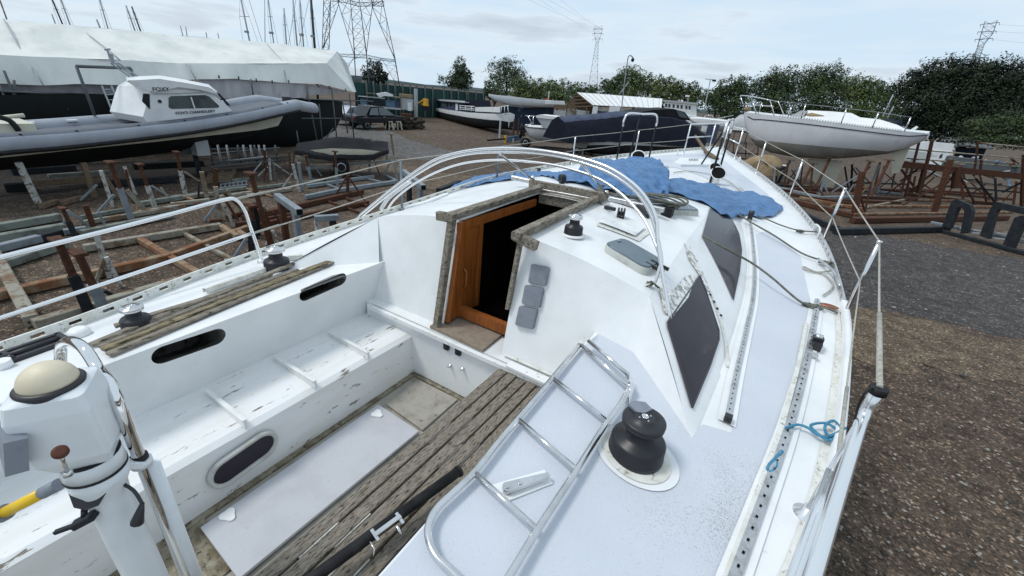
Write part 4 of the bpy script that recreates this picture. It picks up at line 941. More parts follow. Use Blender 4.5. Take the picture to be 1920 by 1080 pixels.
rope([(1555, 512, .02), (1530, 513, .015), (1506, 503, .015), (1512, 510, .015), (1540, 516, .015), (1556, 530, .02), (1560, 540, .02), (1553, 550, .02), (1542, 557, .015)], .0065, 'ropelight', 'loose pale tail of rope looped on the deck by the rail')
def cord(pts, label):
    o = MB().tube(smooth([S(px, py, h) for px, py, h in pts], 8), .006, 6).build('blue_rope', 'ropeblue', None, S(pts[0][0], pts[0][1])); return tag(o, label, 'cord', 'blue cords on the starboard deck')
cord([(1470, 812, .03), (1490, 806, .03), (1510, 812, .03), (1530, 826, .03), (1555, 830, .03), (1560, 818, .04), (1540, 806, .04), (1515, 808, .03), (1535, 828, .03), (1550, 835, .03), (1568, 826, .05), (1555, 805, .05), (1540, 812, .04), (1548, 830, .04), (1575, 822, .06)], 'knotted blue cord looped from the outer track to the rail')
cord([(1462, 856, .03), (1448, 868, .02), (1436, 884, .02), (1440, 892, .02), (1452, 882, .02), (1450, 870, .02), (1440, 878, .02)], 'small tangle of blue cord left of the outer track')
# ------------------------------------------------------------------ boarding ladder lying on the coaming
LH = .035
lr = [S(*p, LH) for p in ((1086, 656), (1034, 721), (969, 799), (930, 848), (888, 901), (850, 938), (822, 965), (807, 990), (803, 1020), (815, 1055), (845, 1085), (880, 1120))]
rr = [S(*p, LH+.01) for p in ((1176, 742), (1160, 772), (1134, 808), (1105, 854), (1076, 901), (1040, 957), (1004, 1013), (964, 1080), (940, 1120))]
lad = thing('boarding_ladder', 'stainless steel boarding ladder lying across the grey deck beside the big black winch', 'ladder', S(980, 900))
mb = MB(); mb.tube(smooth(lr, 5), .0115, 12); mb.tube(smooth(rr, 5), .0115, 12); mb.build('ladder_rail', 'steel', lad)
for a, b in (((1034, 721), (1136, 806)), ((969, 799), (1077, 899)), ((888, 901), (1003, 1012))): MB().tube([S(*a, LH), S(*b, LH+.01)], .0105, 10).build('rung', 'steel', lad)
mb = MB(); mb.tube([S(1086, 656, LH), S(1176, 742, LH+.01)], .0105, 10); mb.tube([S(1100, 657, LH+.022), S(1172, 724, LH+.03)], .0105, 10); mb.build('rung', 'steel', lad)
mb = MB(); mb.tube([S(1172, 724, LH+.02), S(1180, 742, LH+.02), S(1174, 762, .02)], .012, 10); mb.build('ladder_hinge', 'chrome', lad); mb = MB(); mb.lathe([(.012, -.012), (.012, .012)], S(1086, 656, LH), 10); mb.build('ladder_hinge', 'chrome', lad)
# ------------------------------------------------------------------ foredeck gear
def cowl(px, py, r, az):
    c = S(px, py, 0); d = Vector((math.cos(az)*.75, math.sin(az)*.75, .66)).normalized(); mb = MB()
    mb.tube(smooth([c, c+Vector((0, 0, r*.6)), c+Vector((0, 0, r*1.1))+d*r*.4], 4), r*.55, 14)
    mb.lathe([(r*.6, -r*.3), (r*.95, 0), (r*1.08, r*.25), (r*.95, r*.22)], c+Vector((0, 0, r*1.1))+d*r*.5, 22, ax=d); o = mb.build('vent_cowl', 'cowl', yacht)
    MB().lathe([(r*.93, 0), (r*.93, .004)], c+Vector((0, 0, r*1.1))+d*r*.70, 22, ax=d).build('cowl_mouth', 'hole', o)
for px, py, r in ((1166, 318, .075), (1193, 311, .105), (1336, 329, .085), (1340, 344, .10)): cowl(px, py, r, rad(-75))
def granny(feet, topL, topR, lift, mid=None):
    f = [S(*p) for p in feet]; t0, t1 = V(f[0], *topL), V(f[-1], *topR)
    d = (t1-t0); mb = MB(); mb.tube(smooth([f[0].lerp(t0, .75), t0+Vector((0, 0, -.1)), t0+d*.10+Vector((0, 0, 0)), t0+d*.5, t1-d*.10, t1+Vector((0, 0, -.1)), f[-1].lerp(t1, .75)], 5), .017, 10); o = mb.build('mast_rail', 'paintrail', yacht)
    mb = MB(); mb.tube([f[0], f[0].lerp(t0, .78)], .015, 8); mb.tube([f[-1], f[-1].lerp(t1, .78)], .015, 8)
    mb.tube([f[1], (t0+d*.45)], .015, 8); mb.build('rail_leg', 'darksteel', o)
granny([(1155, 306), (1178, 303), (1216, 300)], (1166, 212), (1227, 214), 0)
granny([(1331, 343), (1313, 311), (1347, 325)], (1358, 226), (1375, 224), 0)
mb = MB(); pl = [S(*p, .012) for p in ((1262, 309), (1275, 300), (1330, 303), (1334, 313), (1276, 313))]; mb.prism([p-Vector((0, 0, .02)) for p in pl], (0, 0, .05)); hl = mb.build('anchor_locker_lid', 'gel', yacht)
mb = MB()
for k in range(6): a, b = S(1290+3*k, 305.5, .055), S(1291.5+3*k, 303, .055); mb.prism([a, S(1292+3*k, 305.5, .055), S(1292+3*k, 303, .055), b], (0, 0, .004))
mb.build('lid_lettering', 'ink', hl)
mb = MB(); mb.bar(S(1299, 273, .25), S(1322, 292, .08), .06, .045); mb.bar(S(1322, 292, .08), S(1343, 300, .02), .10, .05); tag(mb.build('wooden_tiller', 'timber', None, S(1320, 296)), 'brown wooden bar leaning on the bow beside the pulpit', 'wooden bar')
mb = MB(); mb.bar(S(1232, 318, .02), S(1250, 314, .02), .05, .01); mb.bar(S(1236, 311, .02), S(1252, 317, .02), .04, .01); mb.build('deck_plate', 'alu', yacht)
drape(MB(), SXY([(1382, 354), (1388, 351), (1396, 357), (1388, 360)]), zd, .006, .1).build('deck_filler', 'alu', yacht)
# ------------------------------------------------------------------ steering pedestal
DEP = 1.2
ax_ = CAMP+ray(237, 1000)*DEP; AX = Vector((ax_.x, ax_.y, 0))
def PA(px, py, dep): return CAMP+ray(px, py)*dep
def ZA(px, py): return V(AX, px, py).z
ped = MB(); zc = ZA(150, 845)
mb = MB(); zb = 1.7; zn = ZA(178, 900)
R1 = .047
mb.lathe([(R1*1.25, zb), (R1*1.2, zb+.03), (R1, zb+.06), (R1*.97, zn-.06), (R1*1.02, zn-.03), (R1*1.3, zn), (R1*1.36, zn+.035)], AX, 32)
pedestal = mb.build('steering_pedestal', 'pedestal', yacht)
zt_ = zn+.04
mb = MB(); mb.lathe([(R1*1.36, zt_), (R1*1.3, zt_+.045), (R1*1.1, zt_+.05)], AX, 32); mb.build('pedestal_collar', 'pedestal', pedestal)
mb = MB(); mb.lathe([(R1*1.375, zt_-.006), (R1*1.375, zt_+.002)], AX, 32); mb.lathe([(R1*1.31, zt_+.045), (R1*1.31, zt_+.050)], AX, 32); mb.build('rubber_seal', 'rubber', pedestal)
# binnacle: wide faceted body leaning towards the camera
tocam = Vector((-AX.x, -AX.y, 0)).normalized(); rtv = Vector((tocam.y*-1, tocam.x, 0)); rtv = rtv if rtv.dot(Vector((1, 0, 0))) > -2 else -rtv
sidev = Vector((-tocam.y, tocam.x, 0)); sidev = sidev if sidev.dot(CM @ Vector((1, 0, 0))) > 0 else -sidev
zh = zt_+.05
_rc, _rs = math.cos(rad(24)), math.sin(rad(24)); hs_ = sidev*_rc+tocam*_rs; ht_ = tocam*_rc-sidev*_rs
def sec(w, d, z, r=.03, ox=0, oy=0): return [AX+hs_*(u*.93+ox)+ht_*(v*.93+oy)+Vector((0, 0, z)) for u, v in rrect(w, d, r, 4)]
H = ZA(112, 716)-zh
mb = MB(); mb.loft([sec(.118, .108, zh, .012), sec(.150, .138, zh+H*.16, .014, -.006), sec(.160, .150, zh+H*.78, .014, -.010), sec(.148, .140, zh+H*.96, .022, -.010), sec(.128, .125, zh+H, .045, -.010)], closed=True, cap=True, sm=False); mb.build('binnacle', 'pedestal', pedestal)
ct_ = AX-sidev*.010+Vector((0, 0, zh+H))
mb = MB(); mb.lathe([(.060, -.008), (.062, .004), (.056, .010), (.052, .010)], ct_, 36); mb.build('compass_ring', 'black', pedestal)
mb = MB(); mb.lathe([(.0525*math.cos(a), .008+.050*math.sin(a)) for a in [rad(90*k/10) for k in range(10)]]+[(.002, .0585)], ct_, 36); mb.build('compass_dome', 'cream', pedestal)
q = AX-sidev*.100+tocam*.015+Vector((0, 0, zh+H*.5)); mb = MB()
Rm = Matrix((sidev, tocam, Vector((0, 0, 1)))).transposed(); mb.box(q, (.035, .10, .085), R=Rm @ Matrix.Rotation(rad(14), 3, 'Y')); mb.build('side_instrument', 'greycap', pedestal)
q = PA(113, 848, DEP-.30); q2 = PA(126, 886, DEP-.24); mb = MB(); mb.tube([q, q2], .0042, 8); mb.lathe([(.010, 0), (.010, .010), (.007, .013)], q2-Vector((0, 0, .008)), 14); mb.build('throttle_stem', 'steel', pedestal)
MB().lathe([(.004, -.004), (.0145, -.002), (.014, .006), (.008, .008)], q, 18, ax=(q-q2)+tocam*.02).build('throttle_knob', 'brownknob', pedestal)
o = []; q = PA(163, 930, DEP-.075); mb = MB()
for px, py in ((130, 930), (140, 914), (165, 902), (196, 906), (199, 925), (185, 948), (160, 957), (138, 952)): o.append(PA(px, py, DEP-.125))
mb.prism(o, -tocam*.03, 0); mb.build('control_cover', 'brownknob' if 0 else 'black', pedestal)
mb = MB(); q = PA(158, 968, DEP-.12); mb.tube([PA(158, 955, DEP-.11), q], .007, 8); mb.bar(PA(176, 966, DEP-.12), PA(140, 985, DEP-.12), .026, .018); mb.bar(PA(140, 985, DEP-.12), PA(104, 998, DEP-.12), .012, .01); mb.build('control_lever', 'darksteel', pedestal)
mb = MB(); mb.tube(smooth([PA(206, 896, DEP-.07), PA(232, 908, DEP-.075), PA(252, 921, DEP-.075), PA(267, 945, DEP-.075)], 5), .0045, 7); a, b = PA(267, 943, DEP-.075), PA(256, 983, DEP-.075); mb.tube([a, a.lerp(b, .3), a.lerp(b, .9), b], .01, 8, rs=[.005, .009, .016, .014]); mb.build('hanging_key_lead', 'black', pedestal)
mb = MB(); mb.tube([PA(5, 963, DEP+.02), PA(86, 921, DEP)], .0165, 14); mb.build('yellow_grip', 'yellow', pedestal)
mb = MB(); a, b = PA(5, 963, DEP+.02), PA(86, 921, DEP); u = (b-a).normalized(); mb.tube([b-u*.01, b+u*.05], .018, 14); mb.tube([a-u*.008, a+u*.012], .024, 14); mb.tube([a-u*.3, a], .013, 12); mb.build('grip_shaft', 'greycap', pedestal)
# guard: polished arch over the binnacle and a white second leg
GL = PA(263, 862, DEP-.02); GL2 = Vector((GL.x, GL.y, 1.7)); zg = V(GL, 205, 735).z
g_top = [GL2, Vector((GL.x, GL.y, 2.2)), GL, Vector((GL.x, GL.y, zg)), PA(185, 695, DEP-.02), PA(160, 656, DEP+.0), PA(138, 641, DEP+.05), PA(122, 642, DEP+.12), PA(114, 656, DEP+.17), PA(114, 700, DEP+.19)]
mb = MB(); mb.tube(smooth(g_top, 6), .0155, 16); mb.build('pedestal_guard', 'chrome', pedestal)
mb = MB(); w_ = (AX-GL); w_.z = 0; w_.normalize(); wl_ = GL+w_*.03+Vector((0, .05, 0)); mb.tube([Vector((wl_.x, wl_.y, 1.7)), Vector((wl_.x, wl_.y, GL.z-.03))], .019, 14)
mb.bar(Vector((AX.x, AX.y, zt_+.005)), Vector((GL.x, GL.y, GL.z-.008)), .05, .02); mb.lathe([(.026, -.018), (.026, .004)], GL, 18); mb.build('guard_bracket', 'pedestal', pedestal)
mb = MB(); mb.lathe([(.0205, -.004), (.0205, .018)], GL, 18); mb.lathe([(.03, 0), (.03, .012), (.018, .02)], GL2, 18); mb.build('guard_collar', 'rubber', pedestal)
# ================================================================== generic builders for the yard
def boathull(name, pl, st, m_top, m_bot, parent, wl=.5, n=9, flare=1.0, sharp=.75, transom=True):
    """st: list of (px, py_sheer, py_bottom, half beam[, wl py]) along the centre plane of a vertical plane pl"""
    secs = []; nb = max(3, n//2); nt_ = n-nb
    for a in st:
        px, ys, yb, hb = a[:4]; s, z1 = pl.sz(px, ys, -hb); s2, z0 = pl.sz(px, yb, -hb*.25); zw = pl.sz(px, a[4], -hb*.85)[1] if len(a) > 4 and a[4] else z0+(z1-z0)*wl
        f = max(.02, min(.98, (zw-z0)/max(1e-4, z1-z0))); tw = f**.5; ts = [tw*k/nb for k in range(nb+1)]+[tw+(1-tw)*k/nt_ for k in range(1, nt_+1)]
        pr = [(hb*min(1, math.sin(t*math.pi/2)**sharp) if t > 0 else 0, z0+(z1-z0)*t**2.0) for t in ts]
        secs.append([pl.w(s, -d, z) for d, z in pr[::-1]]+[pl.w(s, d, z) for d, z in pr[1:]])
        secs[-1] = [pl.w(s, d, z) for d, z in [(-d_, z_) for d_, z_ in pr[::-1]]+[(d_, z_) for d_, z_ in pr[1:]]]
    mb = MB(); S_ = secs; mb.loft(S_); m2 = 2*n+1
    for i in range(len(S_)-1):
        for j in range(m2-1): mb.m[i*(m2-1)+j] = 1 if nt_ <= j < nt_+2*nb else 0
    mb.poly(S_[-1]); mb.poly(S_[0])
    return mb.build(name, [m_top, m_bot], parent), S_
def deck_lid(name, S_, m_, parent, drop=.03, camber=.08):
    mb = MB(); secs = []
    for sec in S_:
        a, b = Vector(sec[0]), Vector(sec[-1]); secs.append([a.lerp(b, t)+Vector((0, 0, -drop+camber*(1-(2*t-1)**2))) for t in (0, .15, .35, .5, .65, .85, 1)])
    mb.loft(secs); return mb.build(name, m_, parent)
def poles(mb, pl, segs, r, d=0.0, n=6):
    for x0, y0, x1, y1 in segs: mb.tube([pl.pt(x0, y0, d), pl.pt(x1, y1, d)], r, n)
    return mb
def vpoly(mb, pl, pxs, d, thick, mi=0):
    pts = [pl.pt(x, y, d) for x, y in pxs]; return mb.prism(pts, pl.n*thick, mi)

# ------------------------------------------------------------------ the big covered ship at the left
SH = Pl(330, 292, b2=(610, 279))
ship = thing('covered_ship', 'long black ship hull laid up under pale sheeting, running behind the grey inflatable boat', 'ship', SH.w(-4, 3, 0))
hp = [(-160, 180, 300, 1.9), (-60, 180, 298, 2.2), (100, 175, 292, 2.3), (250, 178, 290, 2.3), (400, 185, 285, 2.2), (520, 190, 282, 1.9), (590, 190, 272, 1.3), (630, 190, 245, .5), (641, 190, 215, .05)]
PLs = Pl(330, 292, b2=(610, 279)); PLs.o = PLs.o+PLs.n*2.2
hull_o, S_ = boathull('ship_hull', PLs, hp, 'shiphull', 'shiphull', ship, sharp=.6)
shelter = thing('sheeting_shelter', 'long ridge roof of pale green white sheeting stretched over the black ship', 'shelter', SH.w(-4, 2, 0))
RD = 3.2
ridge = [(-170, 18), (7, 36), (120, 46), (230, 56), (340, 67), (440, 74), (540, 84), (600, 92), (632, 96)]
fold = [(-170, 92), (20, 104), (120, 108), (230, 113), (340, 119), (440, 119), (540, 119), (590, 119), (612, 119)]
eave = [(-170, 150), (82, 160), (140, 158), (237, 159), (368, 149), (440, 148), (540, 155), (600, 158), (664, 173)]
def sheet_between(a, b, da, db, nseg, wobamp, sd_, sagm=0):
    secs = []
    for i in range(len(a)-1):
        for t in lin(0, 1, 6)[:-1] if i < len(a)-2 else lin(0, 1, 6):
            pa = SH.pt(a[i][0]+(a[i+1][0]-a[i][0])*t, a[i][1]+(a[i+1][1]-a[i][1])*t, da); pb_ = SH.pt(b[i][0]+(b[i+1][0]-b[i][0])*t, b[i][1]+(b[i+1][1]-b[i][1])*t, db)
            sec = []
            for k in range(nseg+1):
                q = pa.lerp(pb_, k/nseg); w = mnoise.noise(Vector((q.x*1.1+sd_, q.y*1.1, q.z*.35)))*wobamp; sec.append(q-SH.n*(w+sagm*math.sin(math.pi*k/nseg))+Vector((0, 0, w*.3)))
            secs.append(sec)
    return MB().loft(secs)
sheet_between(ridge, fold, RD, .5, 8, .07, 1.0, -.05).build('roof_sheet', 'sheet', shelter)
sheet_between(fold, eave, .49, .15, 6, .10, 5.0).build('side_sheet', 'sheet', shelter)
mb = MB(); tip = SH.pt(632, 96, RD)
back = [SH.w(SH.sz(*p)[0]+.2, 2*RD-.5, SH.sz(*p)[1]) for p in ((612, 119),)]
mb.add([SH.pt(632, 96, RD), SH.pt(612, 119, .5), SH.pt(664, 173, .15), SH.pt(668, 172, RD), SH.pt(650, 118, RD)], [(0, 1, 2), (0, 2, 3, 4)]); mb.build('end_sheet', 'sheet', shelter)
r2 = [SH.pt(*p, RD) for p in ridge]; f2 = [r+SH.n*2.8-Vector((0, 0, 1.2)) for r in r2]; MB().loft([r2, f2]).build('roof_sheet', 'sheet', shelter)
for seam in ([(7, 36), (20, 60), (45, 104), (70, 140), (82, 161)], [(155, 57), (205, 95), (225, 113)], [(305, 66), (345, 110), (352, 122), (368, 150)], [(500, 82), (530, 116), (538, 156)]):
    ds = [RD*1.0, RD*.55, .45, .3, .1]; pts = []
    for i, (px, py) in enumerate(seam):
        k = i/(len(seam)-1); dd = (RD+(.45-RD)*min(1, k/.6)) if k < .6 else .45-.35*(k-.6)/.4
        pts.append(SH.pt(px, py, dd-.16))
    MB().tube(pts, .025, 6).build('seam_batten', 'lightgrey', shelter)
mb = MB()
top = [(372, 148), (440, 146), (470, 148), (520, 155), (556, 156), (574, 158)]; bot = [(372, 200), (440, 192), (470, 190), (520, 188), (556, 184), (574, 182)]
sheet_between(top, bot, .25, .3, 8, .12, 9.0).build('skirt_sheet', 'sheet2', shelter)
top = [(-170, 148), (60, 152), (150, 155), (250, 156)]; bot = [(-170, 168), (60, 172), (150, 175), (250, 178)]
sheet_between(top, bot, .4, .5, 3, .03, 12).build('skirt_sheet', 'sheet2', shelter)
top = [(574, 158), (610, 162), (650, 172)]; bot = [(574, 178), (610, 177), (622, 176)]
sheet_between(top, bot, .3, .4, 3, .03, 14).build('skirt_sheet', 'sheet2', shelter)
mb = MB()
for px, py in ((410, 143), (447, 145), (480, 149), (510, 152), (541, 152), (597, 160), (618, 163), (648, 168)): mb.tube([SH.pt(px, py-2, .05), SH.pt(px+1, py+4, .05)], .03, 5)
mb.build('toggle_cord', 'black', shelter)
scaf = thing('scaffolding', 'grey scaffold poles and rails standing along the side of the black ship', 'scaffolding', SH.w(5, .4, 0))
for x0, y0, x1, y1 in ((7, 132, 42, 216), (0, 160, 22, 218), (26, 150, 30, 200), (574, 160, 600, 292), (622, 165, 634, 285), (598, 195, 605, 268), (556, 245, 562, 280), (655, 175, 664, 262), (642, 190, 652, 250), (625, 240, 600, 275), (470, 148, 477, 195), (465, 186, 466, 200)):
    MB().tube([SH.pt(x0, y0, .05), SH.pt(x1, y1, .05)], .035, 7).build('scaffold_pole', 'lattice', scaf)
for x0, y0, x1, y1 in ((0, 171, 126, 177), (420, 186, 535, 190), (570, 186, 700, 190), (566, 222, 640, 222)):
    MB().tube([SH.pt(x0, y0, .0), SH.pt(x1, y1, .0)], .03, 7).build('scaffold_rail', 'lattice', scaf)
MB().tube([SH.pt(119, 177, -.05), SH.pt(124, 192, -.05), SH.pt(128, 206, -.05)], .03, 6).build('tied_rag', 'lightgrey', scaf)
ld = thing('access_ladder', 'pale aluminium ladder leaning against the black ship left of the wheelhouse', 'ladder', SH.pt(205, 218, -.2))
mb = MB(); mb.bar(SH.pt(191, 161, .0), SH.pt(216, 222, -.5), .05, .06); mb.build('ladder_rail', 'mastgrey', ld)
mb = MB(); mb.bar(SH.pt(209, 161, .0), SH.pt(233, 220, -.5), .05, .06); mb.build('ladder_rail', 'mastgrey', ld)
for k in range(6):
    t = (k+.7)/6.2; MB().tube([SH.pt(191, 161, .0).lerp(SH.pt(216, 222, -.5), t), SH.pt(209, 161, .0).lerp(SH.pt(233, 220, -.5), t)], .02, 6).build('rung', 'mastgrey', ld)

# ------------------------------------------------------------------ rigid inflatable boat
RB = Pl(70, 385, b2=(545, 318))
rib = thing('rigid_inflatable_boat', 'grey rigid inflatable boat with a white wheelhouse, propped on boat stands', 'inflatable boat', RB.w(3, 1, 0))
TW = 2.1
near = [(-120, 285, 28), (0, 271, 25), (120, 262, 24), (258, 248, 23.5), (360, 236, 23), (450, 221, 22), (520, 206, 20), (555, 199, 18)]
def tubeline(pts, d, r0):
    q = smooth([RB.pt(x, y, d) for x, y, _ in pts], 6); return q
r_t = RB.mpp()*19.5*.93
cl = tubeline(near, 0, 0); sE = cl[-1]
nose = [RB.pt(578, 203, .55), RB.pt(584, 203, TW*.5), RB.pt(578, 203, TW-.55)]
far_ = [p+RB.n*TW for p in cl][::-1]
line = cl+smooth([cl[-1]]+nose+[far_[0]], 5)[1:-1]+far_
mb = MB(); mb.tube(line, r_t, 20)
fi = 0
for i in range(len(line)-1):
    for j in range(20):
        f = mb.f[fi]; zc_ = sum(mb.v[k][2] for k in f)/4-(line[i].z+line[i+1].z)/2
        if zc_ > r_t*.66 and i < len(cl)-6: mb.m[fi] = 1
        if zc_ < -r_t*.72: mb.m[fi] = 2
        fi += 1
mb.build('inflatable_tube', ['tube', 'tubedark', 'rubber'], rib)
mb = MB(); 
for k in range(3, len(cl)-4, 5): mb.lathe([(.03, 0), (.03, .03)], cl[k]-RB.n*r_t*.55+Vector((0, 0, r_t*.8)), 8)
mb.build('tube_fitting', 'black', rib)
MB().tube([p-RB.n*r_t*.86-Vector((0, 0, r_t*.62)) for p in cl], .05, 8).build('rubbing_strake', 'rubber', rib)
st_ = [(-130, 300, 345, 1.0, 310), (0, 288, 335, 1.0, 297), (150, 274, 322, 1.0, 281), (300, 258, 302, .98, 266), (420, 242, 282, .9, 253), (500, 228, 262, .65, 246), (545, 218, 243, .3, 240), (563, 212, 226, .05, 225)]
rh = []
for a in st_:
    s, z1 = RB.sz(a[0], a[1]); _, z0 = RB.sz(a[0], a[2]); zc_ = RB.sz(a[0], a[4])[1]; hb = a[3]; m_ = TW/2
    rh.append([RB.w(s, m_-hb, z1), RB.w(s, m_-hb*.97, zc_), RB.w(s, m_-hb*.5, (z0+zc_)/2-.02), RB.w(s, m_, z0), RB.w(s, m_+hb*.5, (z0+zc_)/2-.02), RB.w(s, m_+hb*.97, zc_), RB.w(s, m_+hb, z1)])
mb = MB(); mb.loft(rh, sm=False)
for i in range(len(mb.f)): mb.m[i] = 0 if i % 6 in (0, 5) else 1
mb.build('rib_hull', ['creamhull', 'antifoul'], rib)
mb = MB(); secs = [[p+RB.n*.2+Vector((0, 0, r_t*.2)), p+RB.n*(TW-.2)+Vector((0, 0, r_t*.2))] for p in cl]; mb.loft(secs); mb.build('rib_deck', 'tubedark', rib)
# wheelhouse
def WHs(px, py, d): return RB.pt(px, py, d)
wh_out = [(280, 232), (268, 219), (276, 190), (283, 170), (300, 158), (335, 160), (372, 166), (392, 173), (412, 186), (436, 208), (440, 214), (360, 222)]
d0, d1 = .25, TW-.25
mb = MB(); a = [WHs(x, y, d0) for x, y in wh_out]; b = [p+RB.n*(d1-d0) for p in a]
mid_ = [p+RB.n*((d1-d0)/2) for p in a]
rs_ = [];
for kk, (t, up, sc_) in enumerate(((0, 0, 1), (.12, .02, 1), (.5, .06, 1), (.88, .02, 1), (1, 0, 1))):
    rs_.append([a[i]+RB.n*((d1-d0)*t+(0.14*(1-min(1, abs(t-.5)*2)) if 0 else 0))+Vector((0, 0, up if 3 <= i <= 7 else 0)) for i in range(len(a))])
mb.loft(rs_, closed=True, sm=False); mb.poly(a); mb.poly(b); wh = mb.build('wheelhouse', 'white', rib)
def onside(pxs, name, m_, parent, pr=.012, d=d0): 
    pts = [WHs(x, y, d)-RB.n*pr for x, y in pxs]; return MB().prism(pts, RB.n*pr*.9).build(name, m_, parent)
onside([(236, 152), (245, 150), (300, 148), (345, 156), (392, 165), (406, 176), (395, 174), (370, 168), (330, 163), (285, 172), (262, 166)], 'wheelhouse_roof', 'white', wh, .10)
mb = MB(); rf = [(238, 151), (300, 148), (345, 155), (392, 164), (408, 177)]; secs = [[WHs(x, y, d0-.1)+Vector((0, 0, 0)), WHs(x, y, d0+.3)+Vector((0, 0, .07)), WHs(x, y, TW/2)+Vector((0, 0, .1)), WHs(x, y, d1-.3)+Vector((0, 0, .07)), WHs(x, y, d1+.1)] for x, y in rf]; mb.loft(secs); mb.build('roof_shell', 'white', wh)
win = [(316, 183), (321, 180), (384, 178), (392, 181), (411, 199), (408, 202), (322, 204), (316, 201)]
onside(win, 'side_window', 'windowlt', wh, .016)
MB().bar(WHs(358, 182, d0-.02), WHs(366, 206, d0-.02), .04, .02, up=RB.n).build('window_bar', 'white', wh)
onside([(404, 172), (411, 175), (433, 199), (425, 197)], 'windscreen', 'window', wh, .014)
onside([(268, 175), (280, 176), (281, 205), (266, 190)], 'aft_door_window', 'window', wh, .014)
MB().lathe([(.05, 0), (.05, .03)], WHs(299, 190, d0), 12, ax=-RB.n).build('porthole', 'black', wh)
MB().bar(WHs(290, 176, d0-.03), WHs(382, 173, d0-.03), .02, .02).build('grab_rail', 'lightgrey', wh)
def sign(txt, x0, y0, x1, y1, hpx, parent):
    o, e = WHs(x0, y0, d0)-RB.n*.115*(1 if txt == 'FOXY' else .2), WHs(x1, y1, d0)-RB.n*.115*(1 if txt == 'FOXY' else .2); xd = e-o; up = Vector((0, 0, 1))
    size = RB.mpp()*hpx*1.36; t = lettering('lettering', txt, o, xd, up, size, 'ink', parent, .004, bold=.0012)
    xs_ = [(Vector(v.co)).dot(xd.normalized()) for v in t.data.vertices]; k = xd.length/(max(xs_)-min(xs_)); c = Vector(o)-OFF[t.name]; u = xd.normalized()
    for v in t.data.vertices:
        r = v.co-c; a_ = r.dot(u); v.co = c+(r-u*a_)+u*(a_*k)
    return t
sign('FOXY', 282, 170, 313, 170, 8.0, wh); sign("FOX'S CHANDLERY", 329, 214.5, 403, 210, 6.0, wh)
mb = MB(); poles(mb, RB, [(207, 118, 262, 157), (215, 118, 268, 156), (219, 117, 264, 148), (222, 118, 268, 150)], .022, TW/2); mb.tube([RB.pt(200, 92, TW/2), RB.pt(206, 106, TW/2), RB.pt(212, 117, TW/2)], .03, 6); mb.tube([RB.pt(197, 93, TW/2-.1), RB.pt(206, 92, TW/2+.1)], .025, 6); mb.box(RB.pt(209, 110, TW/2), (.09, .09, .25)); mb.build('antenna_mast', 'mastgrey', wh)
mb = MB(); poles(mb, RB, [(143, 124, 245, 128), (143, 124, 178, 217)], .045, TW*.95); mb.tube([RB.pt(245, 128, TW*.95), RB.pt(252, 150, TW*.95)], .04, 7); mb.build('goalpost_frame', 'lattice', rib)
mb = MB(); poles(mb, RB, [(-10, 222, 45, 216)], .05, TW*.9); mb.box(RB.pt(5, 237, TW*.45), (1.2, .9, .25)); mb.build('aft_seat', 'creamhull', rib)
mb = MB(); mb.tube(smooth([RB.pt(-10, 218, .3), RB.pt(18, 226, .3), RB.pt(35, 245, .3)], 4), .06, 7); mb.build('black_hose', 'rubber', rib)
for px, py in ((47, 229), (127, 225)): MB().bar(RB.pt(px-9, py, TW)-RB.n*r_t*.8, RB.pt(px+10, py-1, TW)-RB.n*r_t*.8, .12, .05).build('tube_patch', 'white', rib)
mb = MB(); mb.box(RB.pt(538, 189, TW*.45), (.25, .25, .3)); mb.build('bow_post', 'black', rib)

# ------------------------------------------------------------------ stands, cradles and frames at the left
GZ = .1
def gb(x0, y0, x1, y1, w=.13, z=.12): a, b = P(x0, y0, z), P(x1, y1, z); return a-Vector((0, 0, w/2)), b-Vector((0, 0, w/2)), w
def cradle(name, label, frames, posts, braces=(), group='steel boat cradles in the yard', cat='cradle'):
    f0 = frames[0] if frames else None
    base = P(f0[0], f0[1], 0) if f0 else P(posts[0][0], posts[0][1], 0)
    t = thing(name, label, cat, base, group)
    for i, fr_ in enumerate(frames):
        x0, y0, x1, y1, w, m_ = fr_; a, b, w = gb(x0, y0, x1, y1, w, w+.02+.0035*(i % 4)); MB().bar(a, b, w, w, bev=.08).build('base_beam', m_, t)
    for po in posts:
        bx, by, tx, ty, w, m_ = po[:6]; b = P(bx, by, .02); tp = V(b, tx, ty); tp = tp if len(po) < 7 or po[6] is None else tp
        # real lean: put the top on the ray at the foot's own distance
        d = ray(tx, ty); k = math.hypot(b.x, b.y)/math.hypot(d.x, d.y); tp = CAMP+d*k
        msp = po[6] if len(po) > 6 else None
        if msp:
            k_ = .55; m1_ = b.lerp(tp, k_); o = MB().bar(b, m1_, w, w, bev=.08).build('post', m_, t); MB().bar(b.lerp(tp, k_-.1), tp, w*.72, w*.72, bev=.3).build('screw_post', msp, o)
            u = (tp-b).normalized(); MB().bar(tp-Vector((w*1.1, 0, 0)), tp+Vector((w*1.1, 0, 0)), w*1.1, w*.35).build('pad', msp, o)
        else: MB().bar(b, tp, w, w, bev=.08).build('post', m_, t)
    for br in braces:
        x0, y0, z0, x1, y1, z1, w, m_ = br; a = P(x0, y0, z0); d = ray(x1, y1); k = math.hypot(a.x, a.y)/math.hypot(d.x, d.y); b = CAMP+d*k if z1 is None else P(x1, y1, z1)
        MB().bar(a, b, w, w, bev=.08).build('brace', m_, t)
    return t
RO, RU, RP, GA, GG, WP, TB = 'rustorange', 'rust', 'rustpale', 'galv', 'greygreen', 'whitepost', 'timber'
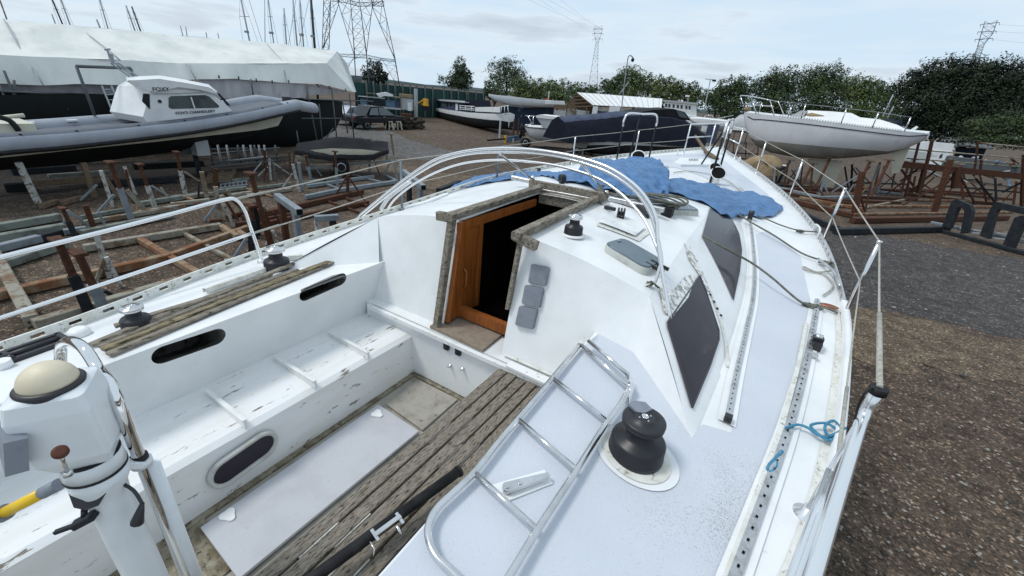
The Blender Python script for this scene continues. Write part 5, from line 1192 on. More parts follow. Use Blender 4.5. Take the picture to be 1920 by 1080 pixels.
cradle('boat_cradle', 'long rusty orange ground frame nearest the port rail with a T headed rusty post', [(-40, 552, 317, 475, .15, RO), (317, 475, 470, 420, .13, RO), (155, 459, 413, 418, .14, RP), (60, 600, 320, 524, .15, RP), (320, 524, 430, 492, .15, RP), (-12, 470, 56, 592, .16, RP), (262, 445, 374, 510, .12, RO), (413, 420, 446, 440, .12, RO), (332, 428, 442, 488, .08, RP), (0, 490, 120, 452, .14, GG)],
       [(205, 600, 146, 474, .13, GA, RU), (170, 592, 108, 450, .13, 'darksteel', RU), (206, 520, 180, 438, .08, WP)],
       [(181, 527, .02, 197, 482, None, .06, RP), (228, 538, .02, 199, 482, None, .06, WP), (222, 560, .02, 195, 545, None, .05, 'darksteel')])
cradle('boat_cradle', 'stacked grey green beams at the far left behind the upper rail', [(-40, 425, 110, 400, .16, GG), (-40, 445, 118, 419, .16, GG), (-40, 466, 72, 440, .15, GA), (72, 440, 112, 430, .15, 'darksteel'), (118, 430, 160, 424, .12, GA)],
       [(178, 432, 160, 385, .10, RU), (142, 445, 117, 390, .10, 'darksteel', RU)], [(120, 420, .05, 128, 393, None, .05, GA), (165, 423, .05, 126, 394, None, .05, GA)])
cradle('boat_stand', 'pale grey square post stand with a rusty head in front of the inflatable hull', [(150, 432, 322, 398, .13, GG), (150, 414, 322, 388, .10, RP), (185, 398, 240, 388, .09, GG)], [(246, 410, 206, 304, .13, 'galv', RU), (212, 388, 189, 320, .08, WP), (222, 396, 234, 385, .05, RU)], [(184, 398, .05, 214, 365, None, .06, GA), (196, 420, .05, 184, 398, None, .05, GA), (272, 398, .05, 236, 357, None, .055, RP), (150, 376, .05, 182, 346, None, .05, GA)], cat='boat stand')
cradle('boat_stand', 'flaking white post stand with a brown screw head right of the pale grey post', [(255, 396, 345, 382, .12, RP), (262, 378, 340, 366, .12, GG), (300, 372, 400, 360, .1, RP)], [(293, 396, 262, 308, .11, WP, RU), (255, 366, 233, 312, .08, WP), (318, 376, 302, 352, .05, RP)], [(320, 370, .05, 284, 348, None, .05, GA), (275, 395, .05, 240, 355, None, .05, RP)], cat='boat stand')
cradle('boat_stand', 'square timber and steel prop near the stern of the inflatable boat', [(76, 382, 104, 373, .12, TB), (116, 376, 152, 366, .12, TB)], [(72, 381, 34, 304, .14, WP), (178, 370, 156, 305, .12, TB)], cat='boat stand')
cradle('boat_stand', 'white post stand with a rusty cap under the wheelhouse', [(320, 367, 392, 360, .12, GG), (320, 380, 392, 372, .11, RP), (345, 366, 372, 378, .08, RO)], [(347, 362, 331, 285, .12, WP, RU), (388, 372, 378, 322, .11, RP)], [(374, 340, .3, 346, 322, None, .05, RP), (372, 374, .02, 373, 340, None, .05, 'darksteel')], cat='boat stand')
cradle('boat_stand', 'stand of one rusty square post and a white splayed foot beside the bent rail', [(405, 356, 462, 349, .1, GG), (405, 368, 470, 358, .12, RP), (392, 412, 415, 410, .08, RU)], [(404, 352, 403, 316, .12, RU), (414, 412, 404, 350, .10, RP), (440, 425, 414, 372, .07, WP)], [(384, 414, .03, 406, 384, None, .06, GA), (446, 412, .03, 420, 372, None, .06, RU)], cat='boat stand')
cradle('boat_cradle', 'dark rusty ground frame with a T headed post and a galvanised box tube laid across', [(455, 405, 680, 355, .14, RU), (455, 425, 560, 402, .12, RU), (560, 402, 690, 376, .12, RU), (600, 440, 705, 412, .12, RU), (604, 372, 712, 410, .06, RU), (650, 370, 690, 384, .08, RU), (445, 430, 470, 445, .12, RO)],
       [(510, 465, 470, 325, .13, RU, RU), (478, 445, 470, 385, .14, 'darksteel', RU), (565, 460, 553, 404, .12, RU, RU), (652, 368, 652, 328, .1, RU)], [(628, 368, .03, 650, 332, None, .05, RU), (684, 376, .03, 655, 334, None, .05, RU), (500, 445, .03, 494, 385, None, .05, RP), (527, 468, .02, 512, 432, None, .06, WP), (500, 460, .02, 511, 432, None, .06, WP)])
def boxtube(x0, y0, z0, x1, y1, z1, w, m_, label, legs=()):
    a, b = P(x0, y0, z0), P(x1, y1, z1); t = thing('box_tube', label, 'steel tube', (a.x, a.y, 0), 'steel box tubes propped by the yacht'); u = (b-a).normalized()
    MB().bar(a, b, w, w, bev=.06).build('tube', m_, t); MB().bar(b, b+u*.004, w*.82, w*.82, bev=.02).build('open_end', 'hole', t)
    for k, ml in legs:
        q = a.lerp(b, k); MB().bar(q-Vector((0, 0, w*.5)), Vector((q.x, q.y, 0)), w*.9, w*.9).build('leg', ml, t)
    return t
boxtube(520, 368, 1.0, 562, 398, 1.0, .14, GA, 'slanting galvanised box tube whose open end faces the yacht, left of the dark arm', ((.15, RU), (.8, GA)))
boxtube(590, 410, .9, 634, 407, .9, .12, GA, 'short level galvanised arm with a black square end near the toe rail', ((.1, WP), (.75, 'darksteel')))
boxtube(757, 322, 1.0, 794, 352, 1.0, .15, GA, 'blue grey galvanised box tube sloping down behind the left feet of the steel hoops', ((.3, 'darksteel'), (.85, GA)))
boxtube(822, 358, 1.0, 862, 342, 1.0, .14, 'darksteel', 'dark grey box arm ending against the blue tarpaulin', ((.2, 'darksteel'),))
cradle('boat_cradle', 'galvanised cradle with upright posts in front of the black covered dinghy', [(572, 366, 630, 354, .13, GA), (630, 354, 740, 338, .13, GA), (575, 346, 700, 328, .12, GA), (570, 340, 640, 330, .10, GG), (660, 326, 715, 340, .07, GA), (725, 328, 745, 338, .10, 'galv'), (610, 343, 640, 354, .07, GA)],
       [(633, 350, 628, 284, .10, GA, RU), (583, 336, 573, 292, .10, GA, RU), (567, 358, 560, 305, .10, GA), (550, 306, 552, 280, .08, TB), (562, 360, 549, 308, .09, WP), (693, 322, 692, 262, .09, GA, 'darksteel'), (745, 338, 733, 252, .09, GA, TB)], [(672, 314, .05, 688, 296, None, .04, GA), (603, 330, .05, 578, 296, None, .05, 'galv'), (712, 328, .05, 698, 292, None, .04, 'darksteel'), (720, 328, .05, 734, 300, None, .05, GA), (608, 342, .05, 620, 316, None, .04, 'darksteel'), (530, 352, .05, 548, 326, None, .05, WP)])
cradle('boat_stand', 'pale tripod stand left of the two white posts', [(480, 350, 545, 342, .09, GG), (462, 364, 545, 352, .10, RP), (460, 352, 512, 367, .05, RO)], [(508, 338, 505, 298, .07, WP)], [(484, 330, .05, 502, 312, None, .05, WP), (542, 326, .05, 512, 305, None, .05, WP), (520, 345, .05, 510, 300, None, .05, 'lattice'), (495, 340, .05, 500, 304, None, .05, RU)], cat='boat stand')
# clutter beneath the inflatable boat
for x0, y0, x1, y1, w, m_, lb in ((395, 280, 465, 278, .08, 'lattice', 'dark pipe frame under the bow of the inflatable boat'), (428, 303, 500, 294, .08, 'lightgrey', 'pale long pole lying in the shade under the inflatable boat'), (90, 330, 205, 322, .1, 'greygreen', 'long weathered plank low in the shade behind the square props'), (60, 345, 190, 335, .12, 'timber', 'dark baulk of timber in the shade under the inflatable boat stern')):
    a, b = P(x0, y0, .3), P(x1, y1, .3); t = MB().bar(a, b, w, w).build('steel_pipe' if m_ != 'timber' else 'timber_baulk', m_, None, a); tag(t, lb, 'pole' if m_ != 'timber' else 'timber')
t = thing('storage_rack', 'rack of slim grey uprights and pipes in the gloom beneath the black ship', 'rack', P(440, 312))
for k, px in enumerate((400, 416, 432, 452, 462, 475, 482, 490, 500, 520)):
    b = P(px, 312-(px-400)*.1, 0); MB().tube([b, V(b, px-4, 272)], .04, 6).build('upright', 'lightgrey' if k % 3 else 'lattice', t)
for y in (283, 300, 307): MB().tube([P(395, y+6, .4), P(525, y-6, .4)], .035, 6).build('shelf_pipe', 'lattice', t)
t = thing('grey_cabinet', 'pair of grey metal boxes on a pole under the inflatable boat', 'cabinet', P(375, 330))
q = P(375, 330)
a = V(q, 362, 300); MB().box((q.x-.25, q.y, 1.0), (.42, .4, .5)).build('cabinet_box', 'lattice', t); MB().box((q.x+.22, q.y+.1, 1.0), (.40, .4, .5)).build('cabinet_box', 'lightgrey', t); MB().box((q.x, q.y, .38), (.12, .12, .76)).build('post', 'darksteel', t)
t = thing('pallet', 'weathered wooden pallet lying under the bow of the inflatable boat', 'pallet', P(410, 340))
for k in range(5): MB().bar(P(385+2*k, 343-4*k, .16), P(432+2*k, 337-4*k, .16), .1, .03).build('slat', 'timber', t)
for k in (0, .5, 1): MB().bar(P(386+46*k, 344-6*k, .08), P(394+46*k, 326-6*k, .08), .09, .12).build('bearer', 'timber', t)
t = thing('alloy_ladder', 'aluminium ladder lying flat on the ground between the stands', 'ladder', P(440, 352))
for y in (0, 7): MB().bar(P(412, 353-y, .05), P(464, 346-y, .05), .04, .05).build('ladder_rail', 'mastgrey', t)
for k in range(7): MB().bar(P(414+8*k, 353-k, .06), P(414+8*k, 346-k, .06), .03, .03).build('rung', 'mastgrey', t)
t = tag(MB().box(P(172, 640, .95), (.62, .5, .03)).build('plywood_board', 'plyboard', None, P(140, 640, .9)), 'square of stained plywood lying on a frame below the port quarter', 'plywood')

cradle('boat_stand', 'grey triangular steel bracket standing against the port toe rail', [(415, 508, 480, 494, .10, GA), (300, 552, 420, 520, .10, 'darksteel')], [(474, 500, 470, 440, .11, 'darksteel'), (428, 512, 425, 486, .08, GA)], [(426, 505, .05, 462, 448, None, .06, GA), (430, 492, .4, 472, 478, None, .06, GA)], cat='boat stand')
cradle('boat_stand', 'black headed post among crossed rusty braces left of the galvanised box tube', [(425, 404, 470, 392, .09, RU), (440, 418, 540, 400, .10, RU)], [(483, 440, 480, 380, .12, 'darksteel'), (456, 402, 426, 356, .06, RP), (508, 436, 492, 384, .09, RU)], [(470, 404, .05, 420, 362, None, .07, RU), (498, 428, .05, 486, 396, None, .05, 'darksteel'), (532, 424, .05, 512, 398, None, .05, RU)], cat='boat stand')
cradle('boat_stand', 'short weathered stump stand between the pale grey post and the rusty T head', [(150, 404, 200, 396, .09, GG)], [(224, 372, 188, 318, .09, TB), (250, 380, 236, 318, .06, RU)], [(240, 376, .05, 214, 330, None, .05, RP)], cat='boat stand')
cradle('boat_stand', 'slim rusty post stand in the shade right of the grey cabinet', [(400, 340, 470, 332, .08, GG)], [(408, 348, 403, 316, .10, RU, RU), (498, 322, 496, 282, .09, RU), (545, 318, 542, 284, .10, TB)], [(470, 330, .05, 490, 304, None, .04, WP)], cat='boat stand')
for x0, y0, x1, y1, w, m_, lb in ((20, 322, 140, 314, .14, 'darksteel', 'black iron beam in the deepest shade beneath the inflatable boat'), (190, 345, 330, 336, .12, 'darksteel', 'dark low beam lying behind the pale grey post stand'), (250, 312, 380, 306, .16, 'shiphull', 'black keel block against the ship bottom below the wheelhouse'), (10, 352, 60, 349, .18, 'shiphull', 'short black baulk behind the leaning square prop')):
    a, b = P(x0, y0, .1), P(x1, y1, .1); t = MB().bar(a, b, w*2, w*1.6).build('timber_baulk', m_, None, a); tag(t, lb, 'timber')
# ------------------------------------------------------------------ covered dinghy on its trailer
D = Pl(640, 328); dk = thing('covered_dinghy', 'small dinghy under a black pvc cover, sitting on a road trailer with a chrome mudguard', 'dinghy', D.o, None)
st_ = [(556, 282, 300, .15), (575, 274, 303, .6), (620, 270, 304, .85), (680, 272, 302, .9), (715, 276, 296, .8), (726, 280, 288, .6)]
h_, S_ = boathull('dinghy_hull', Pl(640, 328), [(a, b+8, c+2, e_) for a, b, c, e_ in st_], 'creamhull', 'creamhull', dk)
rdg = [(556, 270), (590, 262), (630, 258), (668, 258), (700, 265), (727, 266)]; ed = [(552, 282), (590, 290), (630, 294), (668, 292), (700, 291), (729, 280)]
mb = MB(); secs = []
for i in range(len(rdg)-1):
    for t in lin(0, 1, 5)[:-1] if i < len(rdg)-2 else lin(0, 1, 5):
        a = D.pt(rdg[i][0]+(rdg[i+1][0]-rdg[i][0])*t, rdg[i][1]+(rdg[i+1][1]-rdg[i][1])*t, 0); b = D.pt(ed[i][0]+(ed[i+1][0]-ed[i][0])*t, ed[i][1]+(ed[i+1][1]-ed[i][1])*t, -.92); c = b+D.n*1.85; sec = []
        for k in range(11):
            q = b.lerp(a, k/5) if k <= 5 else a.lerp(c, (k-5)/5); sec.append(q+Vector((0, 0, .06*mnoise.noise(q*2.2)-(.06*math.sin(math.pi*(k % 5)/5)))))
        sec = [sec[0]-Vector((0, 0, .16))]+sec+[sec[-1]-Vector((0, 0, .16))]; secs.append(sec)
mb.loft(secs); mb.poly(secs[0]); mb.poly(secs[-1]); mb.build('pvc_cover', 'blackcover', dk)
def wheel(parent, c, r, w, ax, mud=None):
    c = Vector(c); ax = Vector(ax); mb = MB().lathe([(r*.55, -w/2), (r*.92, -w/2), (r, -w*.3), (r, w*.3), (r*.92, w/2), (r*.55, w/2)], c, 26, ax=ax); o = mb.build('wheel', 'tyre', parent)
    MB().lathe([(r*.2, -w*.45), (r*.56, -w*.52), (r*.60, -w*.3), (r*.60, w*.3), (r*.56, w*.52), (r*.2, w*.45)], c, 20, ax=ax).build('rim', 'mastgrey', o)
    if mud: 
        t = Vector((0, 0, 1)); u = ax.normalized().cross(t).normalized(); a = [c+u*(r*1.18*math.cos(rad(k)))+t*(r*1.18*math.sin(rad(k))) for k in range(-10, 191, 20)]
        secs = [[p-ax.normalized()*w*.65, p+ax.normalized()*w*.65] for p in a]; m_ = MB().loft(secs); m_.build('mudguard', mud, parent)
wheel(dk, D.pt(640, 313, -.95)+Vector((0, 0, 0)), .30, .17, D.n, 'steel'); wheel(dk, D.pt(640, 313, .95), .30, .17, D.n, 'steel')
mb = MB(); 
for d in (-.6, .6): mb.bar(D.pt(575, 316, d), D.pt(730, 302, d), .07, .07)
mb.bar(D.pt(575, 316, -.6), D.pt(575, 316, .6), .07, .07); mb.bar(D.pt(700, 305, -.6), D.pt(700, 305, .6), .07, .07); mb.bar(D.pt(730, 302, -.6), D.pt(760, 300, 0), .07, .07); mb.bar(D.pt(640, 313, -.95), D.pt(640, 313, .95), .06, .06); mb.bar(D.pt(726, 303, 0), D.pt(724, 272, 0), .07, .07)
mb.build('trailer_frame', 'galv', dk)

# ------------------------------------------------------------------ green fence at the back of the yard
FN = Pl(700, 219, b2=(905, 221)); fc = thing('steel_fence', 'tall dark green corrugated steel fence along the back of the yard', 'fence', FN.pt(780, 220))
mb = MB(); s0, s1 = FN.sz(668, 215)[0], FN.sz(908, 220)[0]; zt0 = FN.sz(760, 162)[1]; k = 0; secs = []; n_ = 260
for i in range(n_+1): 
    s = s0+(s1-s0)*i/n_; d = .09 if (i//2) % 2 else 0; z = FN.sz(700, 158)[1] if s < FN.sz(705, 200)[0] else zt0; secs.append([FN.w(s, d, 0), FN.w(s, d, zt0)])
mb.loft(secs, sm=False); mb.build('fence_panel', 'greenfence', fc)
for px in (690, 703, 716, 729, 742, 756, 770, 781, 797, 811, 831, 845, 858, 873, 876, 890, 904):
    b = FN.pt(px, 219, -.1); b.z = 0; MB().bar(b, Vector((b.x, b.y, zt0+.25)), .16, .16).build('fence_post', 'fencepost', fc)
q = FN.pt(780, 218, -1.0); q.z = 0; zt = FN.sz(779, 166)[1]
tag(MB().bar(q, Vector((q.x, q.y, zt)), .35, .35).build('timber_post', 'lightgrey', None, q), 'thick pale post standing in front of the green fence beside the yellow machine', 'post')
FN2 = Pl(905, 221, b2=(1010, 222)); f2 = thing('steel_fence', 'short low dark fence stretch between the green fence and the long white hull', 'fence', FN2.pt(950, 220))
mb = MB(); s0, s1 = FN2.sz(905, 215)[0], FN2.sz(1010, 222)[0]; zt1 = FN2.sz(940, 200)[1]; mb.box(FN2.w((s0+s1)/2, 0, zt1/2), (s1-s0, .1, zt1), R=Matrix((FN2.u, FN2.n, (0, 0, 1))).transposed()); mb.build('fence_panel', 'shiphull', f2)
# ------------------------------------------------------------------ clutter, cars and rack by the fence
def pbox(pl, px0, py0, px1, py1, depth, name, m_, parent=None, d=0.0, label=None, cat=None, group=None):
    s0, z1 = pl.sz(px0, py0, d); s1, z0 = pl.sz(px1, py1, d); z0 = max(0, z0); c = pl.w((s0+s1)/2, d+depth/2, (z0+z1)/2)
    mb = MB().box(c, (abs(s1-s0), depth, abs(z1-z0)), R=Matrix((pl.u, pl.n, (0, 0, 1))).transposed())
    o = mb.build(name, m_, parent, pl.w((s0+s1)/2, d, 0) if not parent else None)
    if label: tag(o, label, cat, group)
    return o
RK = Pl(700, 222); rk = thing('storage_rack', 'pallet racking of blue drums, boards and sheeting in front of the green fence', 'rack', RK.pt(700, 222))
for px in (672, 690, 720, 751): pbox(RK, px-1, 178, px+1, 224, .15, 'rack_post', 'timber' if px > 680 else 'lattice', rk)
pbox(RK, 672, 200, 752, 203, 1.2, 'shelf', 'lightgrey', rk); pbox(RK, 672, 181, 722, 184, 1.2, 'shelf', 'roofline', rk)
tb = {}
for a in ((675, 185, 688, 200, 'bluegrey', 'shrink wrapped blue bundle at the left end of the rack shelf', 'bundle'), (694, 186, 718, 201, 'darksteel', 'dark stacked crates on the rack shelf', 'crates'), (723, 188, 741, 205, 'bluegrey', 'row of blue drums on the rack', 'drums'), (741, 190, 751, 206, 'navylt', 'grey drum at the right end of the rack', 'drum')):
    pbox(RK, a[0], a[1], a[2], a[3], .9, a[6], a[4], None, .1, a[5], a[6])
mb = MB(); pts = [(705, 176), (724, 173), (738, 178), (736, 181), (720, 180), (712, 183)]; vpoly(mb, RK, pts, 0, 1.0); tag(mb.build('white_sheeting', 'coverwhite', None, RK.pt(720, 220)), 'crumpled white sheeting heaped on top of the rack', 'sheeting')
pbox(RK, 686, 174, 706, 177, 1.0, 'brown_boards', 'timber', None, 0, 'brown boards laid on the rack top', 'boards'); pbox(RK, 736, 181, 752, 184, 1.0, 'brown_plank', 'rustpale', None, 0, 'pale brown planks at the right end of the rack top', 'planks')
pbox(RK, 752, 185, 775, 207, 2.0, 'tool_shed', 'lightgrey', None, .3, 'small grey panelled shed with a white door beside the pale post', 'shed'); pbox(RK, 764, 192, 772, 208, .1, 'shed_door', 'white', bpy.data.objects['tool_shed'], .18)
pbox(RK, 750, 176, 774, 184, 1.4, 'plywood_crate', 'tan', None, .3, 'tan plywood crate on top of the small grey shed', 'crate')
pbox(RK, 753, 213, 773, 225, .8, 'rusty_crate', 'rust', None, -2.5, 'brown rusty crate standing behind the rope pile', 'crate')
mb = MB(); c = RK.pt(798, 190, 1.2); mb.box(c, (.42, .4, .55)); mb.bar(c+Vector((-.2, -.2, .1)), c+Vector((-.6, -.5, -.25)), .12, .12); mb.box(c+Vector((-.05, -.05, -.36)), (.66, .5, .2)); tag(mb.build('yellow_machine', 'amber', None, RK.pt(796, 205, 1.2)), 'yellow machine parked against the green fence behind the old launch', 'machine')
pbox(RK, 790, 196, 806, 208, .8, 'machine_base', 'darksteel', bpy.data.objects['yellow_machine'], 1.1)
def car(name, label, bpx, yaw, L_, W_, H_, paint, pickup=False):
    q = P(*bpx); r = thing(name, label, 'car', q, 'cars parked by the rack'); r.rotation_euler = (0, 0, 0)
    fdir = Vector((math.cos(yaw), math.sin(yaw), 0)); sd_ = Vector((-fdir.y, fdir.x, 0))
    def w(x, y, z): return q+fdir*x*L_+sd_*y*W_+Vector((0, 0, z*H_))
    prof = [(-.5, .30), (-.5, .52), (-.47, .56), (-.22, .60), (-.02, .97), (.08, 1.0), (.22, .98), (.30, .62), (.36, .60), (.49, .58), (.5, .5), (.5, .30)] if pickup else [(-.5, .3), (-.5, .5), (-.45, .57), (-.22, .62), (-.03, .96), (.12, 1.0), (.32, .95), (.45, .66), (.5, .6), (.5, .3)]
    secs = []
    for y, k in ((-.5, .93), (-.47, 1), (0, 1.03), (.47, 1), (.5, .93)):
        secs.append([w(x, (y if z < .62 else y*.82), z if z < .9 else z*(1 if abs(y) < .48 else .98)) for x, z in prof])
    mb = MB(); mb.loft(secs, closed=True, sm=False); mb.poly(secs[0]); mb.poly(secs[-1]); body = mb.build('body', paint, r)
    for sg in (-1, 1):
        gl = [(-.19, .64), (-.03, .92), (.085, .94), (.085, .64)], [(.10, .64), (.10, .94), (.21, .92), (.275, .64)]
        for g in gl:
            p_ = [w(x, sg*(.505 if z < .7 else .428), z) for x, z in g]; MB().prism(p_, sd_*sg*.01).build('window', 'carglass', body)
        MB().bar(w(-.02, sg*.51, .56), w(.03, sg*.51, .56), .03, .04).build('door_handle', 'steel', body)
        wheel(r, w(-.31, sg*.44, .2), H_*.2, .22, sd_); wheel(r, w(.31, sg*.44, .2), H_*.2, .22, sd_)
        MB().box(w(-.495, sg*.36, .48), (.08, .3, .12)).build('headlight', 'roofwhite', r); MB().box(w(.497, sg*.42, .5), (.08, .16, .2)).build('tail_light', 'carred', r)
    p_ = [w(-.205, -.42, .645), w(-.205, .42, .645), w(-.035, .36, .945), w(-.035, -.36, .945)]; MB().prism(p_, Vector((0, 0, .012))).build('windscreen', 'carglass', body)
    return r
_q = P(712, 240); _v = math.atan2(_q.y, _q.x)
car('pickup_truck', 'black pickup truck parked in front of the drum rack', (708, 241), _v+rad(128), 5.4, 1.9, 1.75, 'carblack', True)
car('hatchback_car', 'silver car parked left of the black pickup, half hidden by scaffolding', (662, 233), _v+rad(150), 4.3, 1.75, 1.5, 'carsilver')
car('hatchback_car', 'dark car at the far left of the parked row, behind the ship bow', (640, 222), _v+rad(150), 4.3, 1.75, 1.5, 'carsilver')
for i, px in enumerate((730, 746)):
    q = P(px, 243); t = thing('hop_up_stand', ('left' if i == 0 else 'right')+' of the two cream step stands in front of the black pickup', 'step stand', q, 'cream step stands'); u = Vector((q.y, -q.x, 0)).normalized(); v = Vector((q.x, q.y, 0)).normalized()
    for a in (-1, 1):
        for b in (-1, 1): MB().bar(q+u*.34*a+v*.25*b, q+u*.22*a+v*.2*b+Vector((0, 0, .62)), .09, .07).build('leg', 'creamhull', t)
    MB().box(q+Vector((0, 0, .64)), (.56, .5, .06), R=Matrix((u, v, (0, 0, 1))).transposed()).build('step', 'creamhull', t); MB().bar(q+v*-.2, q+v*-.2+Vector((0, 0, .62)), .08, .06).build('centre_leg', 'creamhull', t)
mb = MB()
for k in range(60):
    q = P(random.uniform(754, 790), random.uniform(236, 243)); a = random.uniform(0, 6.28); d = Vector((math.cos(a), math.sin(a), random.uniform(-.1, .25))); z = random.uniform(.1, .75)*(1 if q.x < 0 else .6)
    mb.tube([q+Vector((0, 0, z))-d*.4, q+Vector((0, 0, z+.05)), q+Vector((0, 0, z))+d*.4], random.uniform(.09, .16), 7)
o = mb.build('log_pile', 'rubber', None, P(772, 243)); tag(o, 'dark heap of old logs and fenders right of the cream step stands', 'pile')
M['pile'] = mat('dirty rope', (.055, .045, .035), .9, c2=(.03, .025, .02), sc=6); o.data.materials[0] = M['pile']
q = P(715, 242); tag(MB().bar(P(704, 243, .1), P(722, 242, .1), .1, .08).build('red_pole', 'rust', None, q), 'thin reddish pole on the ground left of the step stands', 'pole')

# ------------------------------------------------------------------ old white launch
FE = Pl(930, 248, b2=(815, 216)); fe = thing('passenger_launch', 'old white passenger launch with a long dark cabin, on low blocks', 'launch', FE.pt(880, 235))
st_ = [(803, 200, 214, .7, 203), (812, 201, 221, 1.15, 206), (840, 206, 228, 1.35, 213), (880, 211, 234, 1.4, 220), (915, 213, 238, 1.2, 224), (940, 213, 240, .7, 226), (955, 211, 240, .05, 229)]
_, S_ = boathull('launch_hull', FE, st_, 'white', 'antifoul', fe, sharp=.55)
deck_lid('launch_deck', S_, 'navylt', fe)
def fprism(pxs, d, th, nm, m_, par=fe): return vpoly(MB(), FE, pxs, d, th).build(nm, m_, par)
cb = fprism([(812, 188), (868, 196), (868, 212), (812, 204)], -.8, 1.6, 'launch_cabin', 'navylt'); fprism([(809, 185), (840, 187), (872, 191), (872, 193), (809, 188)], -1.0, 2.0, 'launch_roof', 'roofline')
fprism([(815, 184), (822, 181), (824, 186), (816, 186)], -.3, .6, 'hatch_box', 'tan')
for px in (822, 829, 836, 843, 851): fprism([(px, 192), (px+4, 192.6), (px+4, 199.5), (px, 199)], -.83, .04, 'cabin_window', 'window' if px != 829 else 'windowlt', cb)
fprism([(854, 194), (858, 194.5), (858, 207), (854, 206.5)], -.85, .05, 'door_frame', 'white', cb)
fprism([(871, 186), (900, 187), (903, 200), (872, 198)], -.5, 1.1, 'wheel_shelter', 'navy')
mb = MB(); poles(mb, FE, [(863, 197, 863, 207), (873, 198, 873, 208), (884, 199, 884, 209), (862, 198, 890, 200), (862, 202, 890, 204), (862, 205, 890, 207)], .04, -1.0); mb.build('launch_rail', 'white', fe)
fprism([(891, 201), (937, 200), (937, 211), (891, 209)], -1.0, .05, 'white_dodger', 'white')
mb = MB(); poles(mb, FE, [(940, 200, 940, 211), (946, 199, 946, 211), (952, 198, 953, 211), (938, 200, 954, 198)], .035, -.2); mb.build('bow_rail', 'white', fe)
fprism([(802, 186), (810, 184), (812, 206), (804, 204)], -.6, 1.0, 'stern_screen', 'roofwhite')
mb = MB(); poles(mb, FE, [(836, 232, 838, 222), (842, 233, 843, 223)], .09, -.3); mb.build('prop', 'lightgrey', fe); fprism([(945, 213.5), (950, 213.7), (950, 214.6), (945, 214.4)], -.42, .02, 'name_mark', 'rust')
for i, (a, b) in enumerate((((923, 236), (928, 227)), ((936, 262), (934, 225)))): tag(MB().bar(P(*a), V(P(*a), *b), .12, .12).build('hull_prop', 'lightgrey', None, P(*a)), ('thin leaning prop' if i == 0 else 'pale post planted in the gravel')+' below the bow of the old launch', 'prop')

# ------------------------------------------------------------------ navy container, long white hull and junk
CT = Pl(985, 246); pbox(CT, 944, 198, 1034, 246, 2.6, 'shipping_container', 'navycont', None, .2, 'navy blue shipping container with white stencilled marks under the long white hull', 'container')
ct = bpy.data.objects['shipping_container']
for px in range(968, 1034, 5): pbox(CT, px, 201, px+1.2, 244, .05, 'rib', 'navycont', ct, .15)
o = lettering('stencil_mark', "TTN\n 79", CT.pt(970, 203.5, .11), CT.u, (0, 0, 1), CT.mpp()*4.6, 'lightgrey', ct, .004)
o = lettering('stencil_mark', "0", CT.pt(976, 219, .11), CT.u, (0, 0, 1), CT.mpp()*5, 'lightgrey', ct, .004)
LW = Pl(985, 246, yaw=0); lw = thing('racing_hull', 'long bare white hull lying on top of the navy container', 'hull', LW.pt(985, 205))
st_ = [(916, 176, 181, .05), (930, 178, 190, .5), (960, 181, 199, .95), (990, 185, 201, 1.15), (1021, 188, 202, 1.2), (1040, 189, 202, 1.2)]
boathull('hull_shell', LW, st_, 'white', 'white', lw, sharp=.6)
vpoly(MB(), LW, [(1022, 189), (1059, 190), (1059, 196), (1022, 195)], -1.3, 2, 0).build('hull_cover', 'coverwhite', lw)
JK = Pl(1048, 236); pbox(JK, 1036, 206, 1058, 232, 1.0, 'storage_cage', 'lightgrey', None, 0, 'pale caged storage unit between the container and the shelter', 'cage'); pbox(JK, 1024, 194, 1060, 206, 1.5, 'timber_shelf', 'timber', None, .3, 'dark shelf of timber under the white cover beside the shelter', 'shelf')
q = P(1022, 240); t = V(q, 1024, 170); tag(MB().tube([q, t], .06, 7).build('steel_pole', 'lightgrey', None, q), 'thin grey pole rising beside the long white hull', 'pole'); pbox(JK, 1022, 184, 1026, 191, .3, 'orange_marker', 'orange', None, -.5, 'small orange marker on the white hull near the pole', 'marker')
# ------------------------------------------------------------------ white roofed shelter
SR = Pl(1165, 244, yaw=0); sr = thing('boat_shed', 'long open ended shed with a white sheeted roof and grey plaster wall', 'shed', SR.pt(1165, 244))
def srp(px, py, d): return SR.pt(px, py, d)
mb = MB(); rA, rB = srp(1082, 173, 2.6), srp(1242, 185, 2.6); eA, eB = srp(1112, 197, 0), srp(1240, 203, 0); n_ = 26
mb.loft([[rA.lerp(rB, i/n_), eA.lerp(eB, i/n_)] for i in range(n_+1)]); fA, fB = eA+SR.n*5.2, eB+SR.n*5.2; fA = srp(1060, 200, 5.2); mb.loft([[rA, rB], [fA, fB]]); rf_ = mb.build('shed_roof', 'roofwhite', sr)
for i in range(14):
    t = (i+.5)/14; MB().bar(rA.lerp(rB, t)+Vector((0, 0, .03)), eA.lerp(eB, t)+Vector((0, 0, .03))-SR.n*.02, .05, .04).build('roof_seam', 'roofline', rf_)
pbox(SR, 1112, 200, 1240, 244, .2, 'shed_wall', 'stone', sr, .1)
for a, b in ((1117, 1140), (1146, 1150), (1156, 1164), (1170, 1184)): pbox(SR, a, 207, b, 218, .05, 'shed_opening', 'window' if b-a < 9 else 'navylt', bpy.data.objects['shed_wall'], .04)
for px in (1112, 1143, 1153): pbox(SR, px, 199, px+2.4, 244, .1, 'shed_post', 'roofwhite', sr, -.02)
mb = MB(); 
for k in range(5): mb.bar(rA.lerp(eA, k/4)-Vector((0, 0, .12)), rA.lerp(fA, k/4)-Vector((0, 0, .12)), .1, .12)
